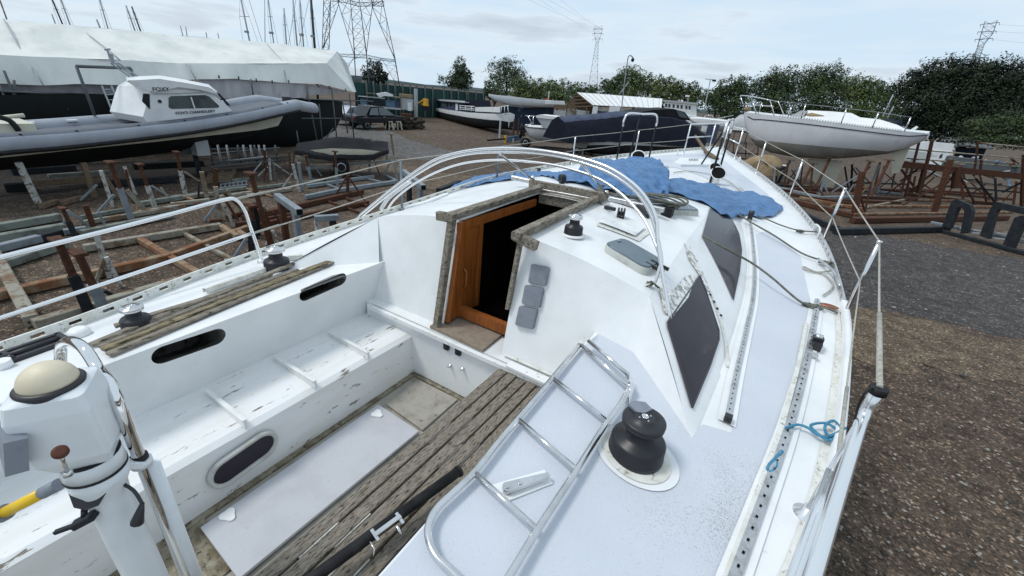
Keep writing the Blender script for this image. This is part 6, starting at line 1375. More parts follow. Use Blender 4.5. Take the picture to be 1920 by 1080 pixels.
mb.bar(rA-Vector((0, 0, .1)), eA-Vector((0, 0, .1)), .14, .14); mb.bar(rA-Vector((0, 0, .1)), fA-Vector((0, 0, .1)), .14, .14); mb.build('roof_truss', 'timber', sr)
mb = MB()
for a, b in ((srp(1062, 200, 3), srp(1064, 236, 3)), (srp(1066, 198, 2), srp(1092, 232, 2)), (srp(1078, 200, 2), srp(1078, 240, 2)), (srp(1100, 198, .3), srp(1100, 244, .3))): mb.bar(a, b, .16, .16)
mb.build('gable_post', 'timber', sr)
pbox(SR, 1064, 203, 1078, 240, .1, 'gable_board', 'stone', sr, 2.2); pbox(SR, 1082, 206, 1100, 244, .1, 'gable_board', 'lightgrey', sr, 1.6)
mb = MB()
mb.prism([SR.pt(*p, 3.2) for p in ((1062, 201), (1082, 175), (1112, 199), (1112, 244), (1062, 244))], SR.n*.1); mb.build('back_board', 'timber', sr)
# ------------------------------------------------------------------ white motor boat on trailer and navy covered boat
MBo = Pl(1060, 283, b2=(1160, 296)); mo = thing('motor_boat', 'white motor boat with a dark rubbing strip on a road trailer beside the navy canvas', 'motor boat', MBo.pt(1060, 283))
st_ = [(985, 236, 242, .08), (994, 238, 258, .55), (1010, 239, 264, .85), (1040, 242, 268, 1.0), (1080, 246, 270, 1.05), (1140, 250, 276, 1.05)]
_, S_ = boathull('motor_boat_hull', MBo, st_, 'lightgrey', 'lightgrey', mo, sharp=.55); deck_lid('motor_boat_deck', S_, 'white', mo, .0, .12)
MB().loft([[Vector(s[0]), Vector(s[0])-Vector((0, 0, .07))-MBo.n*.03] for s in S_]).build('rubbing_strip', 'rubber', mo)
vpoly(MB(), MBo, [(1004, 217), (1012, 215), (1090, 224), (1090, 228), (1006, 221)], -.95, 1.9).build('boat_cover_top', 'coverwhite', mo)
vpoly(MB(), MBo, [(1006, 221), (1090, 227), (1090, 246), (1020, 241)], -.9, 1.8).build('cover_side', 'lightgrey', mo)
mb = MB(); poles(mb, MBo, [(985, 217, 1003, 218), (990, 218, 997, 231), (1000, 219, 999, 232), (986, 236, 996, 232)], .035, -.5); mb.build('bow_rail', 'steel', mo)
for px in (986, 1082, 1104): wheel(mo, MBo.pt(px, 268 if px < 1000 else 284, -.95), .36, .2, MBo.n, 'galv')
mb = MB(); mb.bar(MBo.pt(960, 272, 0), MBo.pt(1150, 285, 0), .1, .1); mb.bar(MBo.pt(1020, 275, -.8), MBo.pt(1150, 287, -.8), .1, .1); mb.build('trailer_frame', 'darksteel', mo)
NV = Pl(1190, 300, b2=(1310, 300)); nv = thing('canvas_covered_boat', 'big motor cruiser wrapped in navy canvas behind the foredeck rail', 'motor cruiser', NV.pt(1190, 300))
top = [(1058, 229), (1085, 226), (1120, 224), (1150, 220), (1176, 217), (1230, 219), (1262, 222), (1290, 230), (1308, 240), (1322, 252)]; bot = [(1068, 268), (1085, 268), (1120, 267), (1150, 266), (1176, 266), (1230, 270), (1262, 273), (1290, 275), (1310, 276), (1322, 274)]
secs = []
for i in range(len(top)-1):
    for t in lin(0, 1, 5)[:-1] if i < len(top)-2 else lin(0, 1, 5):
        x = top[i][0]+(top[i+1][0]-top[i][0])*t; yt = top[i][1]+(top[i+1][1]-top[i][1])*t; xb = bot[i][0]+(bot[i+1][0]-bot[i][0])*t; yb = bot[i][1]+(bot[i+1][1]-bot[i][1])*t
        a, b = NV.pt(x, yt, -.6), NV.pt(xb, yb, -1.35); c = a+NV.n*1.3; e_ = b+NV.n*2.8; pr = [b, b.lerp(a, .35)-NV.n*.1, b.lerp(a, .8)-NV.n*.06, a, a.lerp(c, .5)+Vector((0, 0, .25)), c, e_.lerp(c, .5), e_]
        secs.append([p+NV.n*.1*mnoise.noise(p*1.7)+Vector((0, 0, .06*mnoise.noise(p*2.3))) for p in pr])
mb = MB().loft(secs)
for i in range(len(mb.f)): mb.m[i] = 1 if i % 7 in (3, 4) else 0  # roof faces get the paler navy: fading and top light painted together
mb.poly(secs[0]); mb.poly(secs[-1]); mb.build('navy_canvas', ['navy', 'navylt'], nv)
st_ = [(1104, 266, 278, .9), (1130, 265, 288, 1.2), (1200, 266, 294, 1.3), (1260, 269, 293, 1.2), (1310, 270, 284, .8), (1328, 268, 276, .05)]
boathull('cruiser_hull', NV, [(a, b, c, d, b+6) for a, b, c, d in st_], 'roofline', 'antifoul', nv, sharp=.5)
vpoly(MB(), NV, [(1190, 212), (1225, 206), (1262, 204), (1284, 210), (1296, 226), (1240, 222), (1190, 219)], -.5, 1.4).build('dark_hood', 'blackcover', nv)
vpoly(MB(), NV, [(1268, 207), (1282, 211), (1290, 222), (1274, 219)], -.53, .04).build('hood_window', 'carglass', nv)
mb = MB(); 
for px in (1085, 1110, 1140, 1165, 1195, 1225, 1255, 1285): mb.bar(V(P(px, 300), px, 276), P(px, 300), .1, .1)
mb.bar(P(1070, 298, .25), P(1300, 299, .25), .14, .14); mb.build('support_frame', 'lattice', nv)
for i, (px, py) in enumerate(((1090, 272), (1155, 282), (1180, 285), (1205, 286))):
    q = P(px, 300+i*2); tag(MB().bar(q, V(q, px+2, py), .09, .09).lathe([(.12, 0), (.12, .05)], V(q, px+2, py), 8).build('prop_post', 'timber' if i == 1 else 'lightgrey', None, q), ('short pale prop with a loop head in front of the motor boat trailer', 'rusty brown prop under the navy canvas boat, left of the mast rail', 'pale prop under the navy canvas boat inside the mast rail', 'grey prop under the navy canvas boat near the vent cowls')[i], 'prop', 'props under the covered boats')
t = thing('barrier', 'grey blue road barrier with an orange end beside the motor boat trailer', 'barrier', P(960, 268)); q0, q1 = P(947, 268), P(975, 266); MB().bar(V(q0, 948, 262), V(q1, 974, 258), .1, .42).build('barrier_board', 'bluegrey', t); MB().bar(P(914, 263, .25), V(q0, 947, 260), .1, .12).build('barrier_arm', 'rubber', t); MB().box(V(q0, 946, 261), (.15, .15, .55)).build('barrier_end', 'amber', t); MB().bar(P(962, 268), V(P(962, 268), 962, 260), .1, .1).build('foot', 'lightgrey', t)
for i, (px, pt_) in enumerate(((962, 230), (970, 228))): q = P(px, 258); tag(MB().bar(q, V(q, px+4-i, pt_-6), .16, .1).build('rusty_prop', 'rust', None, q), ('left' if i == 0 else 'right')+' one of two rusty props standing behind the grey blue barrier', 'prop', 'rusty props by the barrier')
q = P(978, 268); mb = MB()
for k in range(14): a = rad(26*k); mb.tube([q+Vector((0, 0, .9)), q+Vector((.25*math.cos(a), .2*math.sin(a), .9+.55*math.sin(a*1.7)))], .1, 6)
tag(mb.build('outboard_motor', 'rubber', None, q), 'black outboard machinery hanging at the white motor boat bow', 'outboard')
# ------------------------------------------------------------------ old wheelhouse boat and small boats in the middle right
WB = Pl(1280, 238); wb_ = thing('wheelhouse_boat', 'white wheelhouse boat with a row of small dark windows in front of the hedge', 'boat', WB.pt(1280, 236))
h_ = vpoly(MB(), WB, [(1246, 189), (1306, 196), (1306, 220), (1246, 214)], 0, 3.0).build('wheelhouse', 'white', wb_); vpoly(MB(), WB, [(1243, 187), (1309, 193), (1309, 196.5), (1243, 190)], -.3, 3.6).build('wheelhouse_roof', 'roofline', wb_)
for px in (1249, 1255, 1263, 1271, 1278, 1287, 1293): vpoly(MB(), WB, [(px-2, 194+(px-1249)*.1), (px+2, 194.4+(px-1249)*.1), (px+2, 201+(px-1249)*.1), (px-2, 200.6+(px-1249)*.1)], -.03, .04).build('window', 'window', h_)
vpoly(MB(), WB, [(1240, 214), (1312, 219), (1306, 238), (1244, 236)], -.4, 3.6).build('boat_hull', 'white', wb_)
mb = MB(); poles(mb, WB, [(1290, 192, 1290, 183)], .06, 1.0); mb.box(WB.pt(1289, 180, 1.0), (.9, .3, .35)); mb.build('radar', 'white', wb_)
SB = Pl(1345, 262); sb_ = thing('small_motor_boat', 'white low motor boat with a curved pulpit behind our bow rail', 'motor boat', SB.pt(1345, 260))
st_ = [(1295, 222, 226, .1), (1310, 222, 240, .9), (1350, 226, 246, 1.2), (1395, 232, 250, 1.1), (1404, 236, 250, .9)]; _, S_ = boathull('boat_hull', SB, st_, 'white', 'lightgrey', sb_, sharp=.5); deck_lid('boat_deck', S_, 'white', sb_, 0, .2)
vpoly(MB(), SB, [(1330, 222), (1378, 226), (1392, 234), (1335, 233)], -.7, 1.4).build('boat_cabin', 'white', sb_); mb = MB(); poles(mb, SB, [(1318, 222, 1324, 216), (1324, 216, 1336, 217), (1336, 217, 1340, 224), (1346, 222, 1376, 216)], .035, -.4); mb.build('pulpit', 'steel', sb_)
HD = Pl(1385, 268); hd = thing('tarpaulined_boat', 'small boat under a grey mottled cover just left of the big white yacht bow', 'boat', HD.pt(1385, 260)); mb = MB(); secs = []
for k in range(9):
    x = 1376+k*4.5; h_ = 214+abs(k-3.5)**1.5*1.6; secs.append([HD.pt(x, 238, -1.0), HD.pt(x, (238+h_)/2-3, -.8), HD.pt(x, h_, 0), HD.pt(x, (238+h_)/2-3, .8), HD.pt(x, 238, 1.0)])
mb.loft(secs); mb.build('boat_cover', 'lightgrey', hd); vpoly(MB(), HD, [(1360, 236), (1410, 240), (1404, 246), (1366, 243)], -1, 2).build('boat_hull', 'white', hd)
mb = MB(); 
for px in (1362, 1372, 1384, 1396): mb.bar(P(px, 268), V(P(px, 268), px, 244), .1, .1)
mb.build('support_frame', 'rust', hd)
pbox(Pl(1325, 275), 1328, 232, 1340, 270, .8, 'upturned_bin', 'navylt', None, 0, 'dark wrapped bundle standing behind our pulpit', 'bundle'); pbox(Pl(1318, 272), 1316, 236, 1332, 248, .5, 'white_box', 'white', None, -.2, 'white box seen through the bow pulpit', 'box')
# ------------------------------------------------------------------ the white yacht on the right
YB = P(1555, 352); YW = Pl(1555, 352, yaw=-8); yt = thing('fin_keel_yacht', 'white sailing yacht with a thin dark stripe and grey antifouling, propped on its fin keel', 'sailing yacht', YW.pt(1555, 352))
st_ = [(1396, 210, 216, .05, 250), (1404, 211, 240, .32, 251), (1416, 212.5, 260, .62, 262), (1430, 214, 275, .88, 264), (1460, 217.5, 289, 1.25, 267), (1510, 223, 298, 1.6, 272), (1565, 230, 302, 1.75, 277), (1620, 237, 298, 1.65, 281.5), (1680, 244, 291, 1.4, 286), (1708, 247, 281, 1.2, 288), (1726, 248.5, 271, 1.05, 289), (1741, 250, 262, .95, 290)]
_, S_ = boathull('yacht_hull', YW, st_, 'yachthull', 'oldanti', yt, n=12, sharp=.62); deck_lid('yacht_deck', S_, 'white', yt, .02, .12)
near_sheer = [Vector(s[0]) for s in S_]; far_sheer = [Vector(s[-1]) for s in S_]
def on_sheer(px):
    xs = [a[0] for a in st_]; 
    for i in range(len(xs)-1):
        if xs[i] <= px <= xs[i+1]: return near_sheer[i].lerp(near_sheer[i+1], (px-xs[i])/(xs[i+1]-xs[i])), far_sheer[i].lerp(far_sheer[i+1], (px-xs[i])/(xs[i+1]-xs[i]))
ln = [];
for i, s in enumerate(S_):
    if i < 1: continue
    a, b = Vector(s[0]), Vector(s[1]); ln.append(a.lerp(b, .85)-YW.n*.02)
MB().loft([[p, p-Vector((0, 0, .055))-YW.n*.001] for p in ln]).build('hull_stripe', 'ink', yt)
mb = MB()
for px in range(1462, 1690, 5):
    p = on_sheer(px)[0]; mb.bar(p+Vector((0, 0, .0)), p+Vector((0, 0, .07))+YW.u*.06, .05, .02)
mb.build('toe_rail', 'darksteel', yt)
kp = [(1514, 298), (1580, 302), (1562, 352), (1526, 352)]; vpoly(MB(), YW, kp, -.14, .28).build('fin_keel', 'creamhull', yt)
vpoly(MB(), YW, [(1672, 284), (1708, 270), (1686, 324), (1672, 326)], -.08, .16).build('rudder', 'creamhull', yt)
cv = [(1500, 218), (1512, 207), (1530, 206), (1600, 212), (1612, 218), (1640, 222), (1680, 232), (1700, 241), (1640, 240), (1560, 228)]
secs = []
tp = [(1502, 221), (1516, 207), (1560, 209), (1596, 212), (1612, 220), (1650, 224), (1682, 234), (1702, 244)]; bt_ = [(1498, 226), (1516, 228), (1560, 233), (1596, 237), (1612, 239), (1650, 244), (1682, 248), (1704, 250)]
for (a, b), (c, d) in zip(tp, bt_):
    p, q = YW.pt(a, b, -.1), YW.pt(c, d, -1.0); r_ = q+YW.n*2.0; secs.append([q, q.lerp(p, .6)-YW.n*.1+Vector((0, 0, .1*mnoise.noise(q))), p-YW.n*.2, p+YW.n*.3, r_.lerp(p, .6), r_])
MB().loft(secs).build('white_cover', 'coverwhite', yt)
vpoly(MB(), YW, [(1478, 220), (1502, 207), (1512, 208), (1504, 224)], -.7, 1.4).build('front_cover', 'roofline', yt)
MB().tube([YW.pt(1494, 220, -.5), YW.pt(1520, 217, -.5), YW.pt(1548, 220, -.5)], .16, 10, rs=[.05, .18, .08]).build('rolled_sail', 'tan', yt)
for px, h_ in ((1426, 192), (1482, 200), (1506, 195), (1581, 203), (1640, 210), (1700, 219)):
    a, b = on_sheer(max(1398, px-4)); t = V(a, px, h_); MB().tube([a, t], .03, 6).build('stanchion', 'steel', yt)
mb = MB(); nb_, fb_ = on_sheer(1424); pk = []
f0, f1 = on_sheer(1450)[0], on_sheer(1450)[1]; tip = YW.pt(1388, 179, 0); tr = YW.pt(1444, 188, -.9); tl = tr+YW.n*1.8
mb.tube(smooth([tr, YW.pt(1412, 182, -.5), tip, YW.pt(1412, 181, .6), tl], 4), .03, 6); mt = YW.pt(1392, 195, 0); mb.tube([YW.pt(1450, 200, -.9), mt, YW.pt(1450, 199, .9)], .025, 6); mb.tube([tip, YW.pt(1398, 212, 0)], .03, 6); mb.tube([tr, on_sheer(1452)[0]], .03, 6); mb.tube([tl, on_sheer(1452)[1]], .03, 6); mb.tube([YW.pt(1409, 186, -.4), on_sheer(1418)[0]], .03, 6); mb.build('pulpit', 'steel', yt)
mb = MB(); ch = [tr, V(on_sheer(1502)[0], 1506, 195), V(on_sheer(1577)[0], 1581, 203), V(on_sheer(1636)[0], 1640, 210), V(on_sheer(1696)[0], 1700, 219)]
for a, b in zip(ch, ch[1:]): mb.tube([a, b], .015, 5)
mb.build('lifeline', 'mastgrey', yt)
mb = MB(); mb.lathe([(.16, 0), (.22, .1), (.1, .25)], YW.pt(1400, 208, 0), 10); mb.build('anchor_roller', 'tan', yt)
mb = MB(); poles(mb, YW, [(1655, 219, 1675, 177), (1664, 220, 1676, 199)], .03, .5); mb.build('aft_pole', 'mastgrey', yt)
vpoly(MB(), YW, [(1704, 245), (1718, 236), (1722, 238), (1712, 247)], -.3, .1).build('tiller', 'white', yt)
for px, py in ((1619, 274), (1616, 281), (1674, 285)): pass
props = [((1503, 390), (1525, 306), RU), ((1548, 362), (1557, 296), RU), ((1616, 392), (1606, 300) if 0 else (1632, 302), RU), ((1478, 350), (1482, 300), 'darksteel'), ((1660, 370), (1668, 300), RU)]
for i, (a, b, m_) in enumerate(props):
    q = P(*a); 
    tp_ = YW.pt(b[0], b[1], -.9); q2 = tp_-YW.n*1.0; q2.z = 0
    t = thing('hull_prop', ('brown slanting prop under the bow quarter of the white yacht', 'brown prop with a wide pad just ahead of the fin keel', 'brown prop just aft of the fin keel of the white yacht', 'dark prop furthest forward under the white yacht', 'brown prop near the rudder of the white yacht')[i], 'prop', q2, 'props under the white yacht'); MB().bar(q2, tp_, .14, .14).build('prop_post', m_, t); MB().bar(tp_-YW.u*.22-YW.n*.03, tp_+YW.u*.22-YW.n*.03, .22, .07).build('pad', 'timber', t)
# ------------------------------------------------------------------ boats behind on the right
CB = Pl(1730, 285); cb_ = thing('canopied_cruiser', 'motor cruiser with a blue canvas canopy and clear panel behind the white yacht stern', 'motor cruiser', CB.pt(1730, 285))
vpoly(MB(), CB, [(1655, 223), (1720, 222), (1750, 228), (1776, 236), (1778, 250), (1740, 250), (1712, 244), (1690, 234)], 0, 2.6).build('canvas_canopy', 'navylt', cb_); vpoly(MB(), CB, [(1735, 236), (1771, 238), (1776, 251), (1741, 251)], -.04, .05).build('clear_panel', 'lightgrey', cb_)
mb = MB(); poles(mb, CB, [(1736, 236, 1744, 252), (1724, 236, 1720, 250), (1722, 248, 1740, 250)], .04, -.1); mb.build('canopy_frame', 'mastgrey', cb_); vpoly(MB(), CB, [(1660, 246), (1800, 252), (1786, 292), (1670, 288)], .2, 2.6).build('cruiser_hull', 'white', cb_)
SP = Pl(1745, 312, yaw=10); sp_ = thing('speedboat', 'white speedboat stern with faded lettering behind the rusty staging', 'speedboat', SP.pt(1745, 312)); vpoly(MB(), SP, [(1740, 281), (1782, 285), (1772, 310), (1738, 308)], -.2, .5).build('transom', 'white', sp_); vpoly(MB(), SP, [(1745, 266), (1790, 270), (1784, 286), (1740, 283)], -.1, 2.2).build('cockpit_side', 'white', sp_); vpoly(MB(), SP, [(1724, 268), (1744, 266), (1742, 282), (1722, 281)], -.2, 1.4).build('stern_box', 'white', sp_)
vpoly(MB(), SP, [(1763, 290), (1768, 288), (1766, 296), (1760, 297)], -.23, .02).build('decal', 'ink', sp_); lettering('lettering', 'EAST', SP.pt(1745, 293, -.22), SP.u, (0, 0, 1), SP.mpp()*4, 'lightgrey', sp_)
SQ = Pl(1705, 316); pbox(SQ, 1696, 281, 1740, 306, 1.4, 'wrapped_boat', 'roofline', None, 0, 'small pale wrapped boat end between the rudder and the speedboat', 'boat')
DN = Pl(1800, 300); dn = thing('inflatable_dinghy', 'grey white inflatable dinghy slung on davits above the rusty staging', 'inflatable dinghy', DN.pt(1800, 300)); mb = MB(); a, b = DN.pt(1780, 281, 0), DN.pt(1856, 277, 0)
mb.tube(smooth([DN.pt(1778, 280, 0), DN.pt(1792, 272, 0), DN.pt(1815, 271, 0), DN.pt(1840, 274, 0), DN.pt(1855, 276, .3), DN.pt(1848, 275, .9), DN.pt(1800, 271, 1.1), DN.pt(1780, 276, 1)], 4), .34, 10, ); mb.build('inflatable_tube', 'lightgrey', dn)
vpoly(MB(), DN, [(1768, 256), (1800, 258), (1828, 262), (1830, 267), (1805, 263), (1790, 264), (1766, 262)], .3, .8).build('boat_seat', 'white', dn); mb = MB(); poles(mb, DN, [(1800, 258, 1798, 266), (1806, 262, 1830, 267), (1772, 262, 1790, 270), (1826, 266, 1834, 268)], .06, .2); mb.build('davit', 'white', dn); vpoly(MB(), DN, [(1790, 276), (1850, 279), (1840, 300), (1796, 300)], .4, .8).build('dinghy_hull', 'navy', dn)
TN = Pl(1430, 338); tn = thing('canvas_covered_tender', 'round tan canvas cover over a small tender beside our starboard rail', 'tender', TN.pt(1430, 330)); secs = []
for px, yt_, yb_, dd in ((1386, 312, 318, .35), (1396, 300, 324, .9), (1412, 293, 329, 1.15), (1432, 290, 331, 1.2), (1450, 291, 331, 1.1), (1462, 297, 329, .8), (1468, 308, 322, .3)):
    secs.append([TN.pt(px, yb_, -dd), TN.pt(px, yt_+(yb_-yt_)*.45, -dd*1.0), TN.pt(px, yt_+2, -dd*.55), TN.pt(px, yt_, 0), TN.pt(px, yt_+2, dd*.55), TN.pt(px, yb_, dd)])
MB().loft([[p+Vector((0, 0, .05*mnoise.noise(p*3))) for p in s] for s in secs]).build('canvas_cover', 'tan', tn)
mb = MB(); poles(mb, TN, [(1402, 322, 1404, 336), (1455, 326, 1456, 338), (1430, 328, 1430, 338)], .05, -.6); mb.build('support_frame', 'rust', tn); MB().tube([TN.pt(1452, 316, -1.1), TN.pt(1462, 318, -1.2), TN.pt(1472, 312, -1.2)], .12, 8).build('outboard_leg', 'rubber', tn); mb = MB(); mb.lathe([(.1, 0), (.1, .12)], TN.pt(1470, 313, -1.2), 8); mb.build('outboard_cap', 'white', tn)
mb = MB(); pts = smooth([TN.pt(1414, 322, -1.25), TN.pt(1412, 310, -1.25), TN.pt(1420, 304, -1.2), TN.pt(1430, 303, -1.2), TN.pt(1440, 309, -1.2)], 4); mb.tube(pts, .03, 6); mb.build('cover_hem', 'timber', tn)

# ------------------------------------------------------------------ rusty cradles and staging on the right
cradle('boat_cradle', 'long rusty ground cradle with a tall rusty post, nearest the yacht gate on the right', [(1482, 372, 1600, 400, .2, RU), (1600, 408, 1890, 404, .22, RU), (1500, 368, 1620, 390, .14, RO), (1490, 352, 1720, 354, .16, RU), (1560, 384, 1880, 386, .12, RO), (1600, 400, 1900, 396, .1, RO), (1540, 372, 1690, 378, .12, RU), (1720, 356, 1900, 372, .14, RU), (1620, 388, 1700, 372, .1, RP)],
       [(1602, 400, 1617, 322, .26, RU), (1752, 398, 1782, 300, .26, RU), (1622, 396, 1634, 340, .08, RU)], [(1622, 398, .1, 1608, 350, None, .08, RU), (1608, 368, .1, 1640, 340, None, .07, RO), (1742, 392, .1, 1764, 366, None, .1, RO), (1690, 386, .1, 1780, 338, None, .08, RU), (1850, 380, .1, 1835, 320, None, .1, RU)])
cradle('boat_cradle', 'dark blue grey beam base lying under the rusty cradle', [(1475, 384, 1570, 424, .2, 'darksteel'), (1570, 428, 1780, 424, .22, 'darksteel')], [], [])
cradle('boat_cradle', 'galvanised cradle base under the fin keel of the white yacht', [(1440, 345, 1540, 368, .14, GA), (1540, 368, 1640, 366, .14, GA), (1600, 352, 1690, 362, .12, GA)], [(1536, 366, 1548, 328, .12, GA), (1630, 362, 1648, 310, .14, GA), (1644, 362, 1660, 310, .14, GA), (1450, 348, 1454, 310, .1, 'galv')], [(1552, 362, .1, 1542, 338, None, .07, GA), (1560, 360, .1, 1610, 328, None, .07, GA), (1590, 352, .1, 1584, 312, None, .09, 'darksteel'), (1620, 348, .1, 1596, 310, None, .08, 'darksteel'), (1475, 345, .1, 1492, 318, None, .06, 'darksteel')])
SG = Pl(1700, 372, b2=(1960, 398)); sg_ = thing('rusty_staging', 'rusty steel walkway with a plank deck and thin handrails on the right', 'staging', SG.pt(1800, 380))
secs = [(1688, 308, 1952, 334)]
for d in (0, .9): MB().bar(SG.pt(1686, 308, d), SG.pt(1990, 338, d), .12, .34).build('walkway_beam', 'rust', sg_)
for d in (.15, .45, .75): MB().bar(SG.pt(1688, 304, d), SG.pt(1990, 333, d), .27, .06).build('deck_plank', 'rustpale', sg_)
for y0, y1 in ((265, 283), (279, 303), (297, 318)): MB().tube([SG.pt(1700 if y0 > 270 else 1840, y0 if y0 > 270 else 268, .0), SG.pt(1990, y1, 0)], .035, 6).build('handrail', 'rustpale', sg_)
for a, b, w in (((1696, 372), (1724, 264), .1), ((1728, 350), (1748, 262), .14), ((1722, 360), (1736, 308), .2), ((1826, 330), (1834, 264), .08), ((1915, 400), (1920, 290), .14), ((1790, 352), (1796, 312), .3), ((1838, 326), (1840, 300), .1)): MB().bar(SG.pt(*a, 0), SG.pt(*b, 0), w, w).build('staging_post', 'rust', sg_)
for a, b in (((1688, 340), (1728, 312)), ((1700, 366), (1756, 318)), ((1740, 380), (1788, 330)), ((1800, 330), (1832, 388)), ((1830, 335), (1876, 392)), ((1700, 350), (1760, 380)), ((1690, 318), (1712, 348)), ((1880, 360), (1920, 340))): MB().bar(SG.pt(*a, .3), SG.pt(*b, .5), .09, .09).build('diagonal_brace', 'rust' if a[0] < 1830 else 'darksteel', sg_)
JP = Pl(1830, 345)
for i in range(40):
    px = random.uniform(1690, 1915); py = random.uniform(300, 352)+(px-1800)*.06; q = JP.pt(px, py, random.uniform(.5, 3)); 
    if q.z < .1: q.z = .1
    a = random.uniform(0, 3.1); d = Vector((math.cos(a), math.sin(a), random.uniform(-.5, .5)))*random.uniform(.3, 1.1)
    mname = random.choice(['rust', 'rust', 'lattice', 'lightgrey', 'bluegrey', 'rustpale', 'darksteel'])
    t = MB().bar(q-d, q+d, random.uniform(.06, .2), random.uniform(.05, .12)); o = t.build('scrap_bar', mname, None, q); del t
    tag(o, 'odd length of scrap metal in the jumble beneath and behind the rusty staging', 'scrap metal', 'scrap metal heaped behind the staging')
for i in range(22):
    px = random.uniform(1770, 1915); py = random.uniform(292, 312)+(px-1800)*.12; q = JP.pt(px, py, 2.2+random.uniform(-.4, .4)); r_ = random.uniform(.08, .2)
    o = MB().lathe([(r_*.4, -r_), (r_, -r_*.5), (r_*.9, r_*.4), (r_*.5, r_)], q, 7, ax=(random.uniform(-1, 1), random.uniform(-1, 1), 1)).build('metal_fitting', random.choice(['lightgrey', 'lightgrey', 'bluegrey', 'lattice', 'rustpale']), None, q); tag(o, 'small pale metal fitting strewn behind the staging planks', 'metal part', 'metal parts strewn behind the staging')
# shelf carrying the fittings
pbox(JP, 1765, 312, 1990, 318, 1.2, 'scrap_bench', 'lattice', None, 1.7, 'low dark bench loaded with metal fittings behind the staging', 'bench')
# dark blue steel rack at the right edge
BR = Pl(1748, 432, b2=(1897, 473)); br_ = thing('steel_rack', 'dark blue steel ground rack of leaning arched plates at the right edge', 'steel rack', BR.pt(1830, 440))
MB().bar(BR.pt(1745, 431, 0)+Vector((0, 0, .06)), BR.pt(1990, 497, 0)+Vector((0, 0, .06)), .16, .14).build('base_rail', 'darksteel', br_); MB().bar(BR.pt(1745, 420, .8)+Vector((0, 0, .06)), BR.pt(1990, 470, .8)+Vector((0, 0, .06)), .12, .12).build('base_rail', 'galv', br_)
mb = MB(); 
for arch in ([(1766, 424), (1784, 377), (1794, 374), (1818, 384), (1822, 396), (1812, 436), (1800, 438), (1808, 398), (1806, 392), (1796, 388), (1780, 428)], [(1836, 442), (1856, 392), (1866, 378), (1990, 405), (1990, 418), (1872, 392), (1866, 398), (1852, 448)], [(1880, 458), (1902, 408), (1914, 404), (1990, 420), (1990, 430), (1918, 420), (1898, 466)]):
    vpoly(MB(), BR, arch, 0, .22).build('arched_plate', 'darksteel', br_)
for a, b in (((1800, 428), (1990, 452)), ((1812, 436), (1880, 440)), ((1860, 446), (1990, 462))): MB().bar(BR.pt(*a, .4), BR.pt(*b, .6), .05, .05).build('cross_rod', 'lightgrey', br_)
# ------------------------------------------------------------------ lamp posts
def vert(bx, by, tx, ty): b = P(bx, by); return b, V(b, tx, ty)
b = P(1162, 246); lp = thing('camera_mast', 'tall thin pole with a curved arm and hanging camera beside the white shed', 'pole', b)
d = ray(1176, 118); k = math.hypot(b.x, b.y)/math.hypot(d.x, d.y); t1 = CAMP+d*k; CP = Pl(1162, 246)
mb = MB(); mb.tube([b, CP.pt(1165, 210), CP.pt(1170, 160), CP.pt(1176, 118)]+smooth([CP.pt(1176, 118), CP.pt(1178, 107), CP.pt(1182, 104), CP.pt(1187, 108)], 4)[1:], .075, 8); mb.build('mast_pole', 'mastgrey', lp); MB().lathe([(.1, .35), (.22, .2), (.22, 0), (.08, -.15)], CP.pt(1186, 114), 12).build('dome_camera', 'darksteel', lp)
mb = MB(); poles(mb, CP, [(1159, 178, 1179, 154), (1160, 180, 1170, 166)], .05); mb.build('side_strut', 'lightgrey', lp)
LPp = Pl(1313, 250); lm = thing('floodlight_pole', 'grey leaning floodlight pole in front of the hedge', 'lamp post', LPp.o); mb = MB(); poles(mb, LPp, [(1312, 248, 1332, 149)], .1); mb.build('lamp_pole', 'mastgrey', lm); mb = MB(); mb.bar(LPp.pt(1322, 148), LPp.pt(1343, 150), .12, .08); mb.box(LPp.pt(1339, 151), (.6, .5, .3)); mb.build('floodlight', 'darksteel', lm)

cradle('boat_cradle', 'tangle of thin dark braces under the bow half of the white yacht', [(1440, 352, 1530, 360, .12, RU), (1462, 346, 1560, 352, .10, 'darksteel'), (1480, 362, 1600, 380, .12, RU)], [(1470, 350, 1478, 306, .1, RU), (1518, 362, 1524, 312, .1, RU), (1500, 350, 1505, 308, .08, 'darksteel')], [(1474, 348, .1, 1500, 322, None, .06, RU), (1505, 352, .1, 1484, 318, None, .06, 'darksteel'), (1530, 360, .1, 1548, 330, None, .06, 'darksteel'), (1545, 368, .1, 1520, 336, None, .07, RU)])
cradle('boat_cradle', 'tangle of dark frames between the fin keel and the rudder of the white yacht', [(1580, 350, 1690, 356, .14, RU), (1590, 340, 1700, 344, .10, 'darksteel'), (1600, 366, 1720, 372, .14, RU)], [(1596, 350, 1598, 308, .12, 'darksteel'), (1640, 354, 1650, 304, .12, RU), (1672, 352, 1678, 322, .1, 'darksteel'), (1690, 362, 1702, 312, .12, RU)], [(1600, 346, .1, 1632, 312, None, .07, 'darksteel'), (1636, 348, .1, 1604, 314, None, .07, 'darksteel'), (1650, 352, .1, 1680, 326, None, .07, RU), (1690, 352, .1, 1656, 322, None, .07, RU), (1660, 366, .1, 1700, 336, None, .08, RU), (1584, 372, .1, 1600, 346, None, .06, GA)])
